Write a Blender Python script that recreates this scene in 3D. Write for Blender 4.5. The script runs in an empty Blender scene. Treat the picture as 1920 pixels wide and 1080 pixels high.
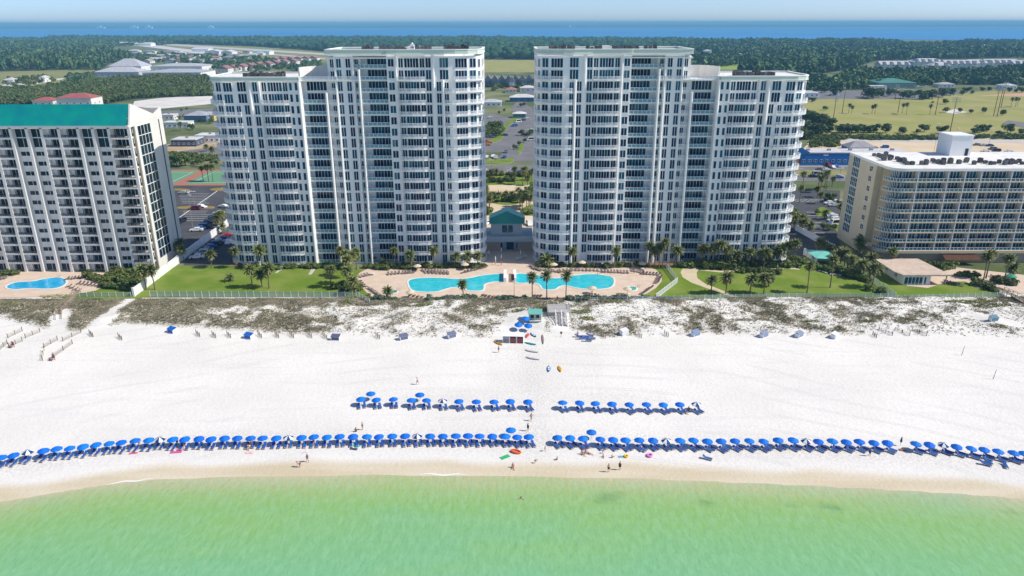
import bpy, bmesh, math, random
import numpy as np
from mathutils import Matrix, Vector
R = math.radians
random.seed(11)
rng = np.random.default_rng(5)
S = bpy.context.scene
COL = S.collection

# ------------------------------------------------------------------ camera
CAMH, FPX, PITCH, ROLL = 80.0, 1360.0, R(20.1), R(0.12)
cp, sp, cr, sr = math.cos(PITCH), math.sin(PITCH), math.cos(ROLL), math.sin(ROLL)
cam_d = bpy.data.cameras.new('camera')
cam_d.sensor_width = 36.0
cam_d.lens = 36.0 * FPX / 1920.0
cam_d.clip_start = 1.0
cam_d.clip_end = 120000.0
cam = bpy.data.objects.new('camera', cam_d)
R0, U0, F0 = Vector((1, 0, 0)), Vector((0, sp, cp)), Vector((0, cp, -sp))
rv, uv = cr * R0 - sr * U0, sr * R0 + cr * U0
cam.matrix_world = Matrix(((rv.x, uv.x, -F0.x, 0), (rv.y, uv.y, -F0.y, 0), (rv.z, uv.z, -F0.z, CAMH), (0, 0, 0, 1)))
COL.objects.link(cam)
S.camera = cam

# ------------------------------------------------------------------ light
SUN_EL, SUN_AZ = R(46), R(97)          # azimuth from +Y towards +X: the sun stands off to the side and grazes the sea fronts
w = bpy.data.worlds.new('World')
S.world = w
w.use_nodes = True
nt = w.node_tree
sky = nt.nodes.new('ShaderNodeTexSky')
sky.sky_type = 'NISHITA'
sky.sun_disc = False
sky.sun_elevation = SUN_EL
sky.sun_rotation = SUN_AZ
sky.altitude = 50
sky.air_density = 0.5
sky.dust_density = 0.6
sky.ozone_density = 5.0
bg = nt.nodes['Background']
bg.inputs['Strength'].default_value = 0.118
nt.links.new(sky.outputs[0], bg.inputs['Color'])
sun_d = bpy.data.lights.new('sun', 'SUN')
sun_d.energy = 3.3
sun_d.angle = R(0.55)
sun_d.color = (1.0, 0.94, 0.84)
sun = bpy.data.objects.new('sun', sun_d)
sdir = Vector((math.sin(SUN_AZ) * math.cos(SUN_EL), math.cos(SUN_AZ) * math.cos(SUN_EL), math.sin(SUN_EL)))
sun.rotation_euler = sdir.to_track_quat('Z', 'Y').to_euler()
sun.location = (200, 0, 300)
COL.objects.link(sun)
S.view_settings.view_transform = 'Standard'
S.view_settings.look = 'None'
S.view_settings.exposure = 0.56
S.view_settings.gamma = 1.0
S.view_settings.use_curve_mapping = False
S.cycles.max_bounces = 6
S.cycles.diffuse_bounces = 4
S.cycles.glossy_bounces = 2
S.cycles.transmission_bounces = 3
S.cycles.volume_bounces = 0
S.cycles.sample_clamp_indirect = 6.0

# ------------------------------------------------------------------ survey helpers: pixel of the photograph -> point on the ground
def ray(px, py):
    u, v = (px - 960) / FPX, (540 - py) / FPX
    u, v = u * cr + v * sr, -u * sr + v * cr
    return (u, cp + v * sp, -sp + v * cp)
def P(px, py, z=0.0):
    d = ray(px, py); t = (z - CAMH) / d[2]
    return (d[0] * t, d[1] * t)
def Zy(px, py, y):
    d = ray(px, py); t = y / d[1]
    return (d[0] * t, CAMH + d[2] * t)
def hgt(px, py_top, y):
    return Zy(px, py_top, y)[1]

# ------------------------------------------------------------------ materials
MATS = {}
def _n(nt, t, **kw):
    n = nt.nodes.new(t)
    for k, v in kw.items(): setattr(n, k, v)
    return n
def mat(name, col, rough=0.7, col2=None, scale=1.0, bump=0.0, bscale=None, spec=0.3, rnd=0.0, island=0.0, metal=0.0, detail=4.0, stretch=None, contrast=(0.35, 0.65)):
    """colour col, mottled with col2 by noise of SCALE; RND / ISLAND vary the value per object / per loose piece"""
    if name in MATS: return MATS[name]
    m = bpy.data.materials.new(name); m.use_nodes = True
    nt = m.node_tree; b = nt.nodes['Principled BSDF']; L = nt.links.new
    b.inputs['Roughness'].default_value = rough
    b.inputs['Specular IOR Level'].default_value = spec
    b.inputs['Metallic'].default_value = metal
    c4 = (*col, 1)
    b.inputs['Base Color'].default_value = c4
    out = None
    geo = None
    if col2 is not None or bump:
        geo = _n(nt, 'ShaderNodeNewGeometry')
        vec = geo.outputs['Position']
        if stretch:
            mp = _n(nt, 'ShaderNodeMapping'); mp.inputs['Scale'].default_value = stretch
            L(vec, mp.inputs['Vector']); vec = mp.outputs[0]
    if col2 is not None:
        no = _n(nt, 'ShaderNodeTexNoise'); no.inputs['Scale'].default_value = scale; no.inputs['Detail'].default_value = detail
        L(vec, no.inputs['Vector'])
        rp = _n(nt, 'ShaderNodeValToRGB')
        rp.color_ramp.elements[0].position, rp.color_ramp.elements[1].position = contrast
        rp.color_ramp.elements[0].color = c4; rp.color_ramp.elements[1].color = (*col2, 1)
        L(no.outputs[0], rp.inputs[0]); out = rp.outputs[0]
    if rnd or island:
        src = _n(nt, 'ShaderNodeObjectInfo').outputs['Random'] if rnd else _n(nt, 'ShaderNodeNewGeometry').outputs['Random Per Island']
        amt = rnd or island
        mr = _n(nt, 'ShaderNodeMapRange'); mr.inputs['To Min'].default_value = 1 - amt; mr.inputs['To Max'].default_value = 1 + amt
        L(src, mr.inputs[0])
        hs = _n(nt, 'ShaderNodeHueSaturation')
        hs.inputs['Color'].default_value = c4
        if out: L(out, hs.inputs['Color'])
        L(mr.outputs[0], hs.inputs['Value'])
        mr2 = _n(nt, 'ShaderNodeMapRange'); mr2.inputs['To Min'].default_value = 0.5 - amt * 0.07; mr2.inputs['To Max'].default_value = 0.5 + amt * 0.05
        fr = _n(nt, 'ShaderNodeMath', operation='FRACT'); mu = _n(nt, 'ShaderNodeMath', operation='MULTIPLY'); mu.inputs[1].default_value = 7.31
        L(src, mu.inputs[0]); L(mu.outputs[0], fr.inputs[0]); L(fr.outputs[0], mr2.inputs[0]); L(mr2.outputs[0], hs.inputs['Hue'])
        out = hs.outputs[0]
    if out: L(out, b.inputs['Base Color'])
    if bump:
        bn = _n(nt, 'ShaderNodeTexNoise'); bn.inputs['Scale'].default_value = bscale or scale * 3; bn.inputs['Detail'].default_value = 5
        L(vec, bn.inputs['Vector'])
        bp = _n(nt, 'ShaderNodeBump'); bp.inputs['Strength'].default_value = bump; bp.inputs['Distance'].default_value = 0.3
        L(bn.outputs[0], bp.inputs['Height']); L(bp.outputs[0], b.inputs['Normal'])
    MATS[name] = m
    return m
def glass_mat(name, cols, rough=0.08, spec=0.6):
    """window glass: dark panes whose tint, blinds and curtains differ from window to window"""
    m = bpy.data.materials.new(name); m.use_nodes = True
    nt = m.node_tree; b = nt.nodes['Principled BSDF']; L = nt.links.new
    b.inputs['Roughness'].default_value = rough
    b.inputs['Specular IOR Level'].default_value = spec
    oi = _n(nt, 'ShaderNodeObjectInfo'); ge = _n(nt, 'ShaderNodeNewGeometry')
    wn = _n(nt, 'ShaderNodeTexWhiteNoise', noise_dimensions='2D')
    cb = _n(nt, 'ShaderNodeCombineXYZ')
    L(oi.outputs['Random'], cb.inputs[0]); L(ge.outputs['Random Per Island'], cb.inputs[1]); L(cb.outputs[0], wn.inputs['Vector'])
    mx = _n(nt, 'ShaderNodeMix'); mx.inputs[0].default_value = 0.45
    L(oi.outputs['Random'], mx.inputs[2]); L(wn.outputs['Value'], mx.inputs[3])
    rp = _n(nt, 'ShaderNodeValToRGB'); rp.color_ramp.interpolation = 'LINEAR'
    while len(rp.color_ramp.elements) < len(cols): rp.color_ramp.elements.new(0.5)
    for i, (p, c) in enumerate(cols):
        rp.color_ramp.elements[i].position = p; rp.color_ramp.elements[i].color = (*c, 1)
    L(mx.outputs[0], rp.inputs[0]); L(rp.outputs[0], b.inputs['Base Color'])
    MATS[name] = m
    return m

M = {}
M['wall'] = mat('white_stucco', (0.88, 0.875, 0.85), 0.8, (0.85, 0.84, 0.81), 0.12)
M['white'] = mat('white_paint', (0.86, 0.86, 0.85), 0.5)
M['seafoam'] = mat('seafoam_stucco', (0.60, 0.70, 0.60), 0.8, (0.55, 0.66, 0.57), 0.3)
M['rail'] = mat('white_railing_paint', (0.84, 0.86, 0.87), 0.4)
M['cream'] = mat('cream_stucco', (0.80, 0.78, 0.73), 0.85, (0.75, 0.73, 0.68), 0.15)
M['beige'] = mat('beige_stucco', (0.70, 0.60, 0.43), 0.85, (0.65, 0.55, 0.39), 0.15)
M['recess'] = mat('shade_toned_stucco', (0.46, 0.37, 0.25), 0.85, (0.41, 0.33, 0.22), 0.2)  # darkened beige: deep shade of the balcony bays put into the colour
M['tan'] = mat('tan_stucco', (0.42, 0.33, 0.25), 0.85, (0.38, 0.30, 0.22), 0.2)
M['roofwhite'] = mat('white_roof_membrane', (0.80, 0.79, 0.76), 0.7, (0.64, 0.62, 0.58), 0.35, contrast=(0.45, 0.75))
M['roofgrey'] = mat('grey_roof_gravel', (0.30, 0.29, 0.28), 0.9, (0.22, 0.22, 0.22), 0.4)
M['teal'] = mat('teal_standing_seam', (0.0, 0.31, 0.255), 0.45, (0.0, 0.235, 0.26), 0.22, spec=0.4)
M['tealpale'] = mat('pale_teal_metal', (0.20, 0.56, 0.47), 0.4, (0.16, 0.50, 0.43), 0.5)
M['glass'] = glass_mat('window_glass', [(0.0, (0.001, 0.006, 0.026)), (0.38, (0.002, 0.020, 0.066)), (0.60, (0.004, 0.060, 0.120)), (0.85, (0.008, 0.110, 0.160)), (1.0, (0.16, 0.22, 0.25))], spec=.22)
M['glassdark'] = glass_mat('dark_window_glass', [(0.0, (0.002, 0.007, 0.018)), (0.6, (0.005, 0.022, 0.035)), (1.0, (0.012, 0.060, 0.075))], spec=.22)
M['glassblue'] = glass_mat('blue_window_glass', [(0.0, (0.002, 0.02, 0.06)), (0.45, (0.004, 0.06, 0.11)), (0.85, (0.008, 0.12, 0.16)), (1.0, (0.14, 0.22, 0.25))], spec=.3)
M['glassrail'] = mat('tinted_rail_glass', (0.16, 0.31, 0.37), 0.2, spec=0.4)
M['ac'] = mat('grey_condenser_metal', (0.20, 0.20, 0.20), 0.6, (0.12, 0.12, 0.12), 2.0, rnd=0.4)
M['dark'] = mat('dark_metal', (0.03, 0.03, 0.035), 0.5)
M['black'] = mat('black_pane_and_slit', (0.012, 0.014, 0.018), 0.8)  # black for hut and car panes, and for the slit's painted recess dark
M['glassrailhotel'] = mat('teal_rail_glass', (0.045, 0.15, 0.17), 0.15, spec=0.4)
M['steel'] = mat('galvanised_steel', (0.35, 0.34, 0.33), 0.5)
M['wood'] = mat('weathered_wood', (0.38, 0.31, 0.23), 0.85, (0.28, 0.23, 0.18), 2.0, rnd=0.15)
M['woodgrey'] = mat('grey_boardwalk_wood', (0.50, 0.48, 0.46), 0.85, (0.40, 0.39, 0.38), 2.0, rnd=0.12)
M['polewood'] = mat('wooden_pole', (0.16, 0.10, 0.06), 0.9)
M['trunk'] = mat('palm_trunk_bark', (0.24, 0.19, 0.13), 0.9, (0.15, 0.12, 0.08), 3.0)
M['bark'] = mat('tree_bark', (0.10, 0.075, 0.05), 0.9)
M['frond'] = mat('palm_frond', (0.10, 0.14, 0.035), 0.55, (0.17, 0.18, 0.055), 1.5, rnd=0.22)
M['deadfrond'] = mat('dry_palm_frond', (0.36, 0.25, 0.10), 0.8, (0.25, 0.19, 0.08), 1.5, rnd=0.2)
M['leafdark'] = mat('dark_oak_leaves', (0.038, 0.075, 0.024), 0.6, (0.075, 0.115, 0.034), 0.8, rnd=0.25, spec=0.2)
M['leafmid'] = mat('mid_green_leaves', (0.065, 0.115, 0.03), 0.6, (0.11, 0.155, 0.04), 1.0, rnd=0.25, spec=0.2)
M['hedge'] = mat('hedge_leaves', (0.075, 0.125, 0.030), 0.6, (0.16, 0.19, 0.05), 0.9, rnd=0.3, spec=0.2)
M['sage'] = mat('sage_green_leaves', (0.13, 0.19, 0.12), 0.7, (0.09, 0.14, 0.08), 1.2, rnd=0.15, spec=0.2)
M['forest'] = mat('forest_leaves', (0.040, 0.110, 0.046), 0.8, (0.16, 0.225, 0.080), 0.05, island=0.35, spec=0.1, detail=8)
M['forestfar'] = mat('far_forest_leaves', (0.014, 0.052, 0.024), 0.8, (0.055, 0.110, 0.040), 0.06, bump=0.8, bscale=0.3, island=0.35, spec=0.1, detail=8)
M['shrubland'] = mat('scrub_oak_leaves', (0.075, 0.130, 0.032), 0.8, (0.17, 0.20, 0.065), 0.06, island=0.35, spec=0.1, detail=8)

# ------------------------------------------------------------------ mesh builder and object helpers
class MB:
    def __init__(s): s.v, s.f, s.m = [], [], []
    def add(s, vs, fs, mi=0):
        o = len(s.v); s.v += [tuple(p) for p in vs]
        for f in fs: s.f.append(tuple(i + o for i in f)); s.m.append(mi)
        return s
    def box(s, x0, x1, y0, y1, z0, z1, mi=0, skip=''):
        vs = [(x0, y0, z0), (x1, y0, z0), (x1, y1, z0), (x0, y1, z0), (x0, y0, z1), (x1, y0, z1), (x1, y1, z1), (x0, y1, z1)]
        fs = {'b': (0, 3, 2, 1), 't': (4, 5, 6, 7), 'f': (0, 1, 5, 4), 'r': (1, 2, 6, 5), 'k': (2, 3, 7, 6), 'l': (3, 0, 4, 7)}
        return s.add(vs, [f for k, f in fs.items() if k not in skip], mi)
    def prism(s, poly, z0, z1, mi=0, mtop=None, bottom=True):
        n = len(poly)
        if sum(poly[i][0] * poly[(i + 1) % n][1] - poly[(i + 1) % n][0] * poly[i][1] for i in range(n)) < 0: poly = poly[::-1]
        vs = [(x, y, z0) for x, y in poly] + [(x, y, z1) for x, y in poly]
        s.add(vs, [(i, (i + 1) % n, (i + 1) % n + n, i + n) for i in range(n)], mi)
        o = len(s.v) - 2 * n
        s.f.append(tuple(o + n + i for i in range(n))); s.m.append(mi if mtop is None else mtop)
        if bottom: s.f.append(tuple(o + n - 1 - i for i in range(n))); s.m.append(mi)
        return s
    def bar(s, a, b, wd, ht, mi=0, skip=''):
        """beam from a to b (WD wide, HT high, bottom centred on the line)"""
        a, b = Vector(a), Vector(b); d = b - a; l = d.length
        if l < 1e-6: return s
        d /= l
        side = d.cross(Vector((0, 0, 1)))
        if side.length < 1e-4: side = Vector((1, 0, 0))
        side.normalize(); up = side.cross(d); side *= wd / 2
        vs = [a - side, b - side, b + side, a + side]; vs += [p + up * ht for p in vs]
        return s.add(vs, [(0, 3, 2, 1), (4, 5, 6, 7), (0, 1, 5, 4), (1, 2, 6, 5), (2, 3, 7, 6), (3, 0, 4, 7)], mi)
    def tube(s, pts, rad, n=6, mi=0, cap=True):
        rings = []
        for i, p in enumerate(pts):
            p = Vector(p)
            d = Vector(pts[min(i + 1, len(pts) - 1)]) - Vector(pts[max(i - 1, 0)])
            d.normalize()
            a = d.cross(Vector((0, 1, 0)))
            if a.length < 1e-3: a = d.cross(Vector((1, 0, 0)))
            a.normalize(); b = d.cross(a)
            r = rad[i] if isinstance(rad, (list, tuple)) else rad
            rings.append([p + a * r * math.cos(2 * math.pi * k / n) + b * r * math.sin(2 * math.pi * k / n) for k in range(n)])
        vs = [q for rg in rings for q in rg]
        fs = [(i * n + k, i * n + (k + 1) % n, (i + 1) * n + (k + 1) % n, (i + 1) * n + k) for i in range(len(rings) - 1) for k in range(n)]
        if cap: fs += [tuple(range(n))[::-1], tuple((len(rings) - 1) * n + k for k in range(n))]
        return s.add(vs, fs, mi)
    def mesh(s, me_tuple, T):
        vs, fs, ms = me_tuple
        o = len(s.v); s.v += [tuple(T @ Vector(p)) for p in vs]
        for f, m in zip(fs, ms): s.f.append(tuple(i + o for i in f)); s.m.append(m)
        return s
    def data(s): return (s.v, s.f, s.m)
    def me(s, name, mats, smooth=False):
        me = bpy.data.meshes.new(name)
        me.from_pydata(s.v, [], s.f)
        for m in (mats if isinstance(mats, (list, tuple)) else [mats]): me.materials.append(m)
        if any(s.m): me.polygons.foreach_set('material_index', s.m)
        if smooth: me.polygons.foreach_set('use_smooth', [True] * len(s.f))
        me.update()
        return me
def ob(name, me, parent=None, loc=(0, 0, 0), rz=0.0, sc=None, label=None, cat=None, group=None, kind=None):
    o = bpy.data.objects.new(name, me)
    COL.objects.link(o)
    o.location = loc
    if rz: o.rotation_euler = (0, 0, rz)
    if sc is not None: o.scale = sc if isinstance(sc, (tuple, list)) else (sc, sc, sc)
    if parent: o.parent = parent
    if label: o['label'] = label
    if cat: o['category'] = cat
    if group: o['group'] = group
    if kind: o['kind'] = kind
    return o
def thing(name, label, cat, loc=(0, 0, 0), rz=0.0, group=None, sc=None): return ob(name, None, None, loc, rz, sc, label, cat, group)
def struct(name, me, loc=(0, 0, 0)): return ob(name, me, None, loc, kind='structure')
def sheet(name, poly, z, m, kind='structure', parent=None, thick=0.0):
    """a flat sheet over POLY (world xy)"""
    mb = MB()
    if thick: mb.prism(poly, z - thick, z)
    else:
        n = len(poly)
        a = sum(poly[i][0] * poly[(i + 1) % n][1] - poly[(i + 1) % n][0] * poly[i][1] for i in range(n))
        if a < 0: poly = poly[::-1]
        mb.add([(x, y, z) for x, y in poly], [tuple(range(n))])
    return ob(name, mb.me(name, m), parent, kind=kind)
def pix(pts, z=0.0): return [P(x, y, z) for x, y in pts]
def smooth_loop(pts, k=4):
    """closed Catmull-Rom through PTS"""
    out = []; n = len(pts)
    for i in range(n):
        p0, p1, p2, p3 = pts[i - 1], pts[i], pts[(i + 1) % n], pts[(i + 2) % n]
        for j in range(k):
            t = j / k
            out.append(tuple(0.5 * (2 * p1[a] + (p2[a] - p0[a]) * t + (2 * p0[a] - 5 * p1[a] + 4 * p2[a] - p3[a]) * t * t + (3 * p1[a] - p0[a] - 3 * p2[a] + p3[a]) * t ** 3) for a in (0, 1)))
    return out
_ones = 'zeroth first second third fourth fifth sixth seventh eighth ninth tenth eleventh twelfth thirteenth fourteenth fifteenth sixteenth seventeenth eighteenth nineteenth'.split()
def ordw(n):
    if n < 20: return _ones[n]
    t = {2: 'twent', 3: 'thirt', 4: 'fort', 5: 'fift', 6: 'sixt', 7: 'sevent', 8: 'eight', 9: 'ninet'}[n // 10]
    return t + 'ieth' if n % 10 == 0 else t + 'y-' + _ones[n % 10]
def np_mesh(name, V, Fq, mats, mi=None, smooth=False):
    """big mesh from numpy arrays: V (n,3), Fq (m,k) faces of equal size"""
    me = bpy.data.meshes.new(name)
    k = Fq.shape[1]
    me.vertices.add(len(V)); me.vertices.foreach_set('co', np.ascontiguousarray(V, dtype=np.float32).ravel())
    me.loops.add(Fq.size); me.loops.foreach_set('vertex_index', np.ascontiguousarray(Fq, dtype=np.int32).ravel())
    me.polygons.add(len(Fq)); me.polygons.foreach_set('loop_start', np.arange(0, Fq.size, k, dtype=np.int32))
    me.polygons.foreach_set('loop_total', np.full(len(Fq), k, dtype=np.int32))
    for m in (mats if isinstance(mats, (list, tuple)) else [mats]): me.materials.append(m)
    if mi is not None: me.polygons.foreach_set('material_index', np.asarray(mi, dtype=np.int32))
    if smooth: me.polygons.foreach_set('use_smooth', np.ones(len(Fq), dtype=bool))
    me.update(calc_edges=True)
    return me
def scatter(name, temps, pos, scl, mats, rot=None, smooth=False):
    """one mesh of many copies of the template shapes TEMPS [(verts, tris)] at POS (n,3) with SCL (n,3)"""
    Vs, Fs = [], []; off = 0
    n = len(pos); ti = rng.integers(0, len(temps), n); a = rng.uniform(0, 2 * np.pi, n) if rot is None else rot
    for t, (tv, tf) in enumerate(temps):
        idx = np.where(ti == t)[0]
        if not len(idx): continue
        c, s_ = np.cos(a[idx])[:, None], np.sin(a[idx])[:, None]
        x, y, z = tv[:, 0][None], tv[:, 1][None], tv[:, 2][None]
        V = np.stack([(x * c - y * s_) * scl[idx, 0:1], (x * s_ + y * c) * scl[idx, 1:2], z * scl[idx, 2:3] + 0 * c], -1) + pos[idx][:, None, :]
        F = tf[None] + (np.arange(len(idx)) * len(tv))[:, None, None] + off
        Vs.append(V.reshape(-1, 3)); Fs.append(F.reshape(-1, tf.shape[1])); off += V.shape[0] * V.shape[1]
    return np_mesh(name, np.concatenate(Vs), np.concatenate(Fs), mats, smooth=smooth)
def in_poly(x, y, poly):
    inside = np.zeros(len(x), bool); n = len(poly)
    for i in range(n):
        (x0, y0), (x1, y1) = poly[i], poly[(i + 1) % n]
        if y0 == y1: continue
        c = ((y0 > y) != (y1 > y)) & (x < (x1 - x0) * (y - y0) / (y1 - y0) + x0)
        inside ^= c
    return inside
def rand_in(poly, n):
    xs, ys = [p[0] for p in poly], [p[1] for p in poly]
    out = np.zeros((0, 2))
    while len(out) < n:
        q = np.stack([rng.uniform(min(xs), max(xs), n * 2), rng.uniform(min(ys), max(ys), n * 2)], 1)
        out = np.concatenate([out, q[in_poly(q[:, 0], q[:, 1], poly)]])
    return out[:n]
def inst(tmpl, loc, rz=0.0, sc=None, label=None, cat=None, group=None, mats=None):
    """one thing from TMPL (name, [(part, mesh, [(sub-part, mesh)])]); alike things share their mesh data"""
    name, parts = tmpl
    r = thing(name, label, cat, loc, rz, group, sc)
    for pn, me, subs in parts:
        p = ob(pn, me, r)
        for sn, sm in subs: ob(sn, sm, p)
    return r

# ================================================================== the setting: ground, beach, water, roads
WL = [P(*q) for q in [(0, 942), (60, 932), (100, 925), (175, 913), (250, 904), (300, 899), (480, 894), (700, 891), (960, 894), (1200, 898), (1440, 908), (1650, 918), (1800, 927), (1920, 936)]]
WLX = np.array([-900, -300] + [p[0] for p in WL] + [300, 900]); WLY = np.array([20, 82] + [p[1] for p in WL] + [88, 30])
def wl(x): return np.interp(x, WLX, WLY)
DUX = np.array([-900, -140, -120, -90, -60, 0, 60, 110, 150, 900])
def dune_foot(x):
    """seaward edge of the dune belt"""
    return np.interp(x, np.array([P(a, 0 * a + b)[0] for a, b in DF]), np.array([P(a, b)[1] for a, b in DF]))
DF = [(-200, 600), (0, 600), (90, 622), (150, 625), (230, 610), (420, 622), (500, 628), (700, 634), (900, 637), (1000, 628), (1080, 622), (1130, 636), (1300, 630), (1500, 632), (1700, 632), (1880, 634), (2100, 640)]
def vnoise(x, y, s, seed=0):
    """smooth value noise on numpy arrays"""
    x, y = x / s + seed * 17.3, y / s - seed * 9.1
    xi, yi = np.floor(x), np.floor(y); fx, fy = x - xi, y - yi
    fx, fy = fx * fx * (3 - 2 * fx), fy * fy * (3 - 2 * fy)
    h = lambda a, b: np.modf(np.abs(np.sin(a * 127.1 + b * 311.7 + seed * 3.7) * 43758.5453))[0]
    return (h(xi, yi) * (1 - fx) + h(xi + 1, yi) * fx) * (1 - fy) + (h(xi, yi + 1) * (1 - fx) + h(xi + 1, yi + 1) * fx) * fy
FENCE_Y = P(960, 560)[1]
def bz(x, y):
    x, y = np.asarray(x, float), np.asarray(y, float)
    d = y - wl(x)
    z = np.where(d < 0, d * 0.06, np.minimum(d * 0.012, 0.25))
    du = np.clip((y - dune_foot(x)) / 6.0, 0, 1) * np.clip((FENCE_Y + 3 - y) / 9.0, 0, 1)
    z = z + du * (0.25 + 0.9 * vnoise(x, y, 7.0, 1) + 0.5 * vnoise(x, y, 2.6, 2)) + 0.05 * (vnoise(x, y, 5, 3) - 0.5) * np.clip(d / 8, 0, 1)
    z = np.where(y > FENCE_Y - 1, np.minimum(z, 0.0) * 0 - 0.04, z)
    return z
def G(px, py):
    z = 0.0
    for _ in range(4):
        x, y = P(px, py, z); z = float(bz(x, y))
    return (x, y, z)

# base ground
mg = mat('open_ground', (0.24, 0.25, 0.13), 0.95, (0.10, 0.13, 0.055), 0.02, detail=8, contrast=(0.35, 0.6), spec=0.05)
mb = MB()
gy = 207.0
mb.add([(-40000, gy, -0.06), (40000, gy, -0.06), (40000, 40000, -0.06), (-40000, 40000, -0.06)], [(0, 1, 2, 3)])
struct('ground', mb.me('ground', mg))

# beach: one sheet from under the water to the fence
xs = np.concatenate([np.linspace(-900, -200, 15)[:-1], np.arange(-200, 201, 0.8), np.linspace(200, 900, 15)[1:]])
ys = np.concatenate([np.linspace(20, 88, 10)[:-1], np.arange(88, 214.5, 0.8)])
X, Y = np.meshgrid(xs, ys)
Z = bz(X, Y)
nx, ny = len(xs), len(ys)
ii = (np.arange(ny - 1)[:, None] * nx + np.arange(nx - 1)[None]).ravel()
bm_ = np_mesh('beach', np.stack([X, Y, Z], -1).reshape(-1, 3), np.stack([ii, ii + 1, ii + nx + 1, ii + nx], 1), [], smooth=True)
dw = (Y - wl(X)).ravel()
wet = np.clip(1 - (dw - (2.6 + 2.2 * vnoise(X, Y, 9, 5).ravel() - 0.4)) / 2.4, 0, 1)
df = ((Y - dune_foot(X)) / 6).ravel()
# where the beach grass grows: thick towards the fence and on the far side of the footpath, sparse elsewhere
def veg(x, y):
    f = np.clip((y - dune_foot(x)) / 3.0, 0, 1) * np.clip((FENCE_Y + 1.0 - y) / 1.0, 0, 1)
    near = np.clip((y - (FENCE_Y - 11)) / 7.0, 0, 1)
    n = 0.55 * vnoise(x, y, 8, 7) + 0.45 * vnoise(x, y, 2.6, 8)
    leftish = np.clip((-30 - x) / 50.0, 0, 1)
    thick = 0.34 + 0.5 * near * np.clip((25 - x) / 40, 0.25, 1) + 0.42 * leftish
    v = np.clip((n - (1 - thick) * 0.78) * 4.0 + 0.1, 0, 1)
    # trodden sand of the two footpaths and round the stairs
    for (ax, ay), (bx, by), wd in PATHS:
        t = np.clip(((x - ax) * (bx - ax) + (y - ay) * (by - ay)) / ((bx - ax) ** 2 + (by - ay) ** 2), 0, 1)
        v = v * np.clip((np.hypot(x - ax - t * (bx - ax), y - ay - t * (by - ay)) - wd) / 1.2, 0, 1)
    return v * f
PATHS = [(P(250, 560), P(205, 600), 1.2), (P(205, 600), P(150, 640), 2.4), (P(1003, 600), P(1000, 640), 3.0), (P(1050, 590), P(1050, 640), 2.6), (P(970, 600), P(950, 640), 3.2), (P(118, 590), P(100, 640), 2.0), (P(1840, 600), P(1900, 615), 2.5)]
vg = veg(X.ravel(), Y.ravel())
at = bm_.attributes.new('wet', 'FLOAT', 'POINT'); at.data.foreach_set('value', wet.astype(np.float32))
tread = np.exp(-((dw - 12.5) / 4.5) ** 2) + .8 * np.exp(-((dw - 30) / 4) ** 2) * (np.abs(X.ravel()) < 36) + .9 * np.exp(-((X.ravel() - 4.5) / 3.0) ** 2) * (dw > 6) + .35 * (np.abs(X.ravel() - 8) < 14) * (dw > 34)
at = bm_.attributes.new('tread', 'FLOAT', 'POINT'); at.data.foreach_set('value', np.clip(tread, 0, 1).astype(np.float32))
at = bm_.attributes.new('humus', 'FLOAT', 'POINT'); at.data.foreach_set('value', vg.astype(np.float32))
ms = bpy.data.materials.new('white_quartz_sand'); ms.use_nodes = True
nt = ms.node_tree; b = nt.nodes['Principled BSDF']; L = nt.links.new
geo = _n(nt, 'ShaderNodeNewGeometry')
def noise(sc, det=5, st=None, vec=None):
    n = _n(nt, 'ShaderNodeTexNoise'); n.inputs['Scale'].default_value = sc; n.inputs['Detail'].default_value = det
    v = vec or geo.outputs['Position']
    if st:
        mp = _n(nt, 'ShaderNodeMapping'); mp.inputs['Scale'].default_value = st; L(v, mp.inputs['Vector']); v = mp.outputs[0]
    L(v, n.inputs['Vector']); return n
def mixc(fac, a, bcol):
    mx = _n(nt, 'ShaderNodeMix', data_type='RGBA')
    for s_, v in ((0, fac), (6, a), (7, bcol)):
        if isinstance(v, (float, int)): mx.inputs[s_].default_value = v
        elif isinstance(v, tuple): mx.inputs[s_].default_value = (*v, 1)
        else: L(v, mx.inputs[s_])
    return mx.outputs[2]
def ramp(src, stops):
    rp = _n(nt, 'ShaderNodeValToRGB')
    while len(rp.color_ramp.elements) < len(stops): rp.color_ramp.elements.new(0.5)
    for i, (p, c) in enumerate(stops):
        rp.color_ramp.elements[i].position = p; rp.color_ramp.elements[i].color = (*c, 1) if isinstance(c, tuple) else (c, c, c, 1)
    L(src, rp.inputs[0]); return rp.outputs[0]
def attr(nm):
    a = _n(nt, 'ShaderNodeAttribute'); a.attribute_name = nm; return a.outputs['Fac']
dry = mixc(ramp(noise(0.05, 9).outputs[0], [(0.38, 0.0), (0.62, 1.0)]), (0.80, 0.772, 0.725), (0.74, 0.715, 0.67))
dry = mixc(ramp(noise(0.9, 8, (1, 2.2, 1)).outputs[0], [(0.50, 0.0), (0.70, 0.35)]), dry, (0.61, 0.60, 0.58))
dry = mixc(ramp(noise(0.30, 5, (0.12, 1.6, 1)).outputs[0], [(0.56, 0.0), (0.64, 0.30)]), dry, (0.66, 0.65, 0.64))
hum = mixc(ramp(noise(1.6, 6).outputs[0], [(0.35, 0.0), (0.65, 1.0)]), (0.54, 0.48, 0.37), (0.36, 0.33, 0.22))
mm = _n(nt, 'ShaderNodeMath', operation='MULTIPLY'); L(attr('humus'), mm.inputs[0]); L(ramp(noise(1.1, 6).outputs[0], [(0.30, 0.35), (0.55, 1.0)]), mm.inputs[1])
wv = _n(nt, 'ShaderNodeTexWave'); wv.wave_type = 'RINGS'; wv.rings_direction = 'Z'; wv.inputs['Scale'].default_value = 0.045; wv.inputs['Distortion'].default_value = 9.0; wv.inputs['Detail'].default_value = 1.5; wv.inputs['Detail Scale'].default_value = 0.35
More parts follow.
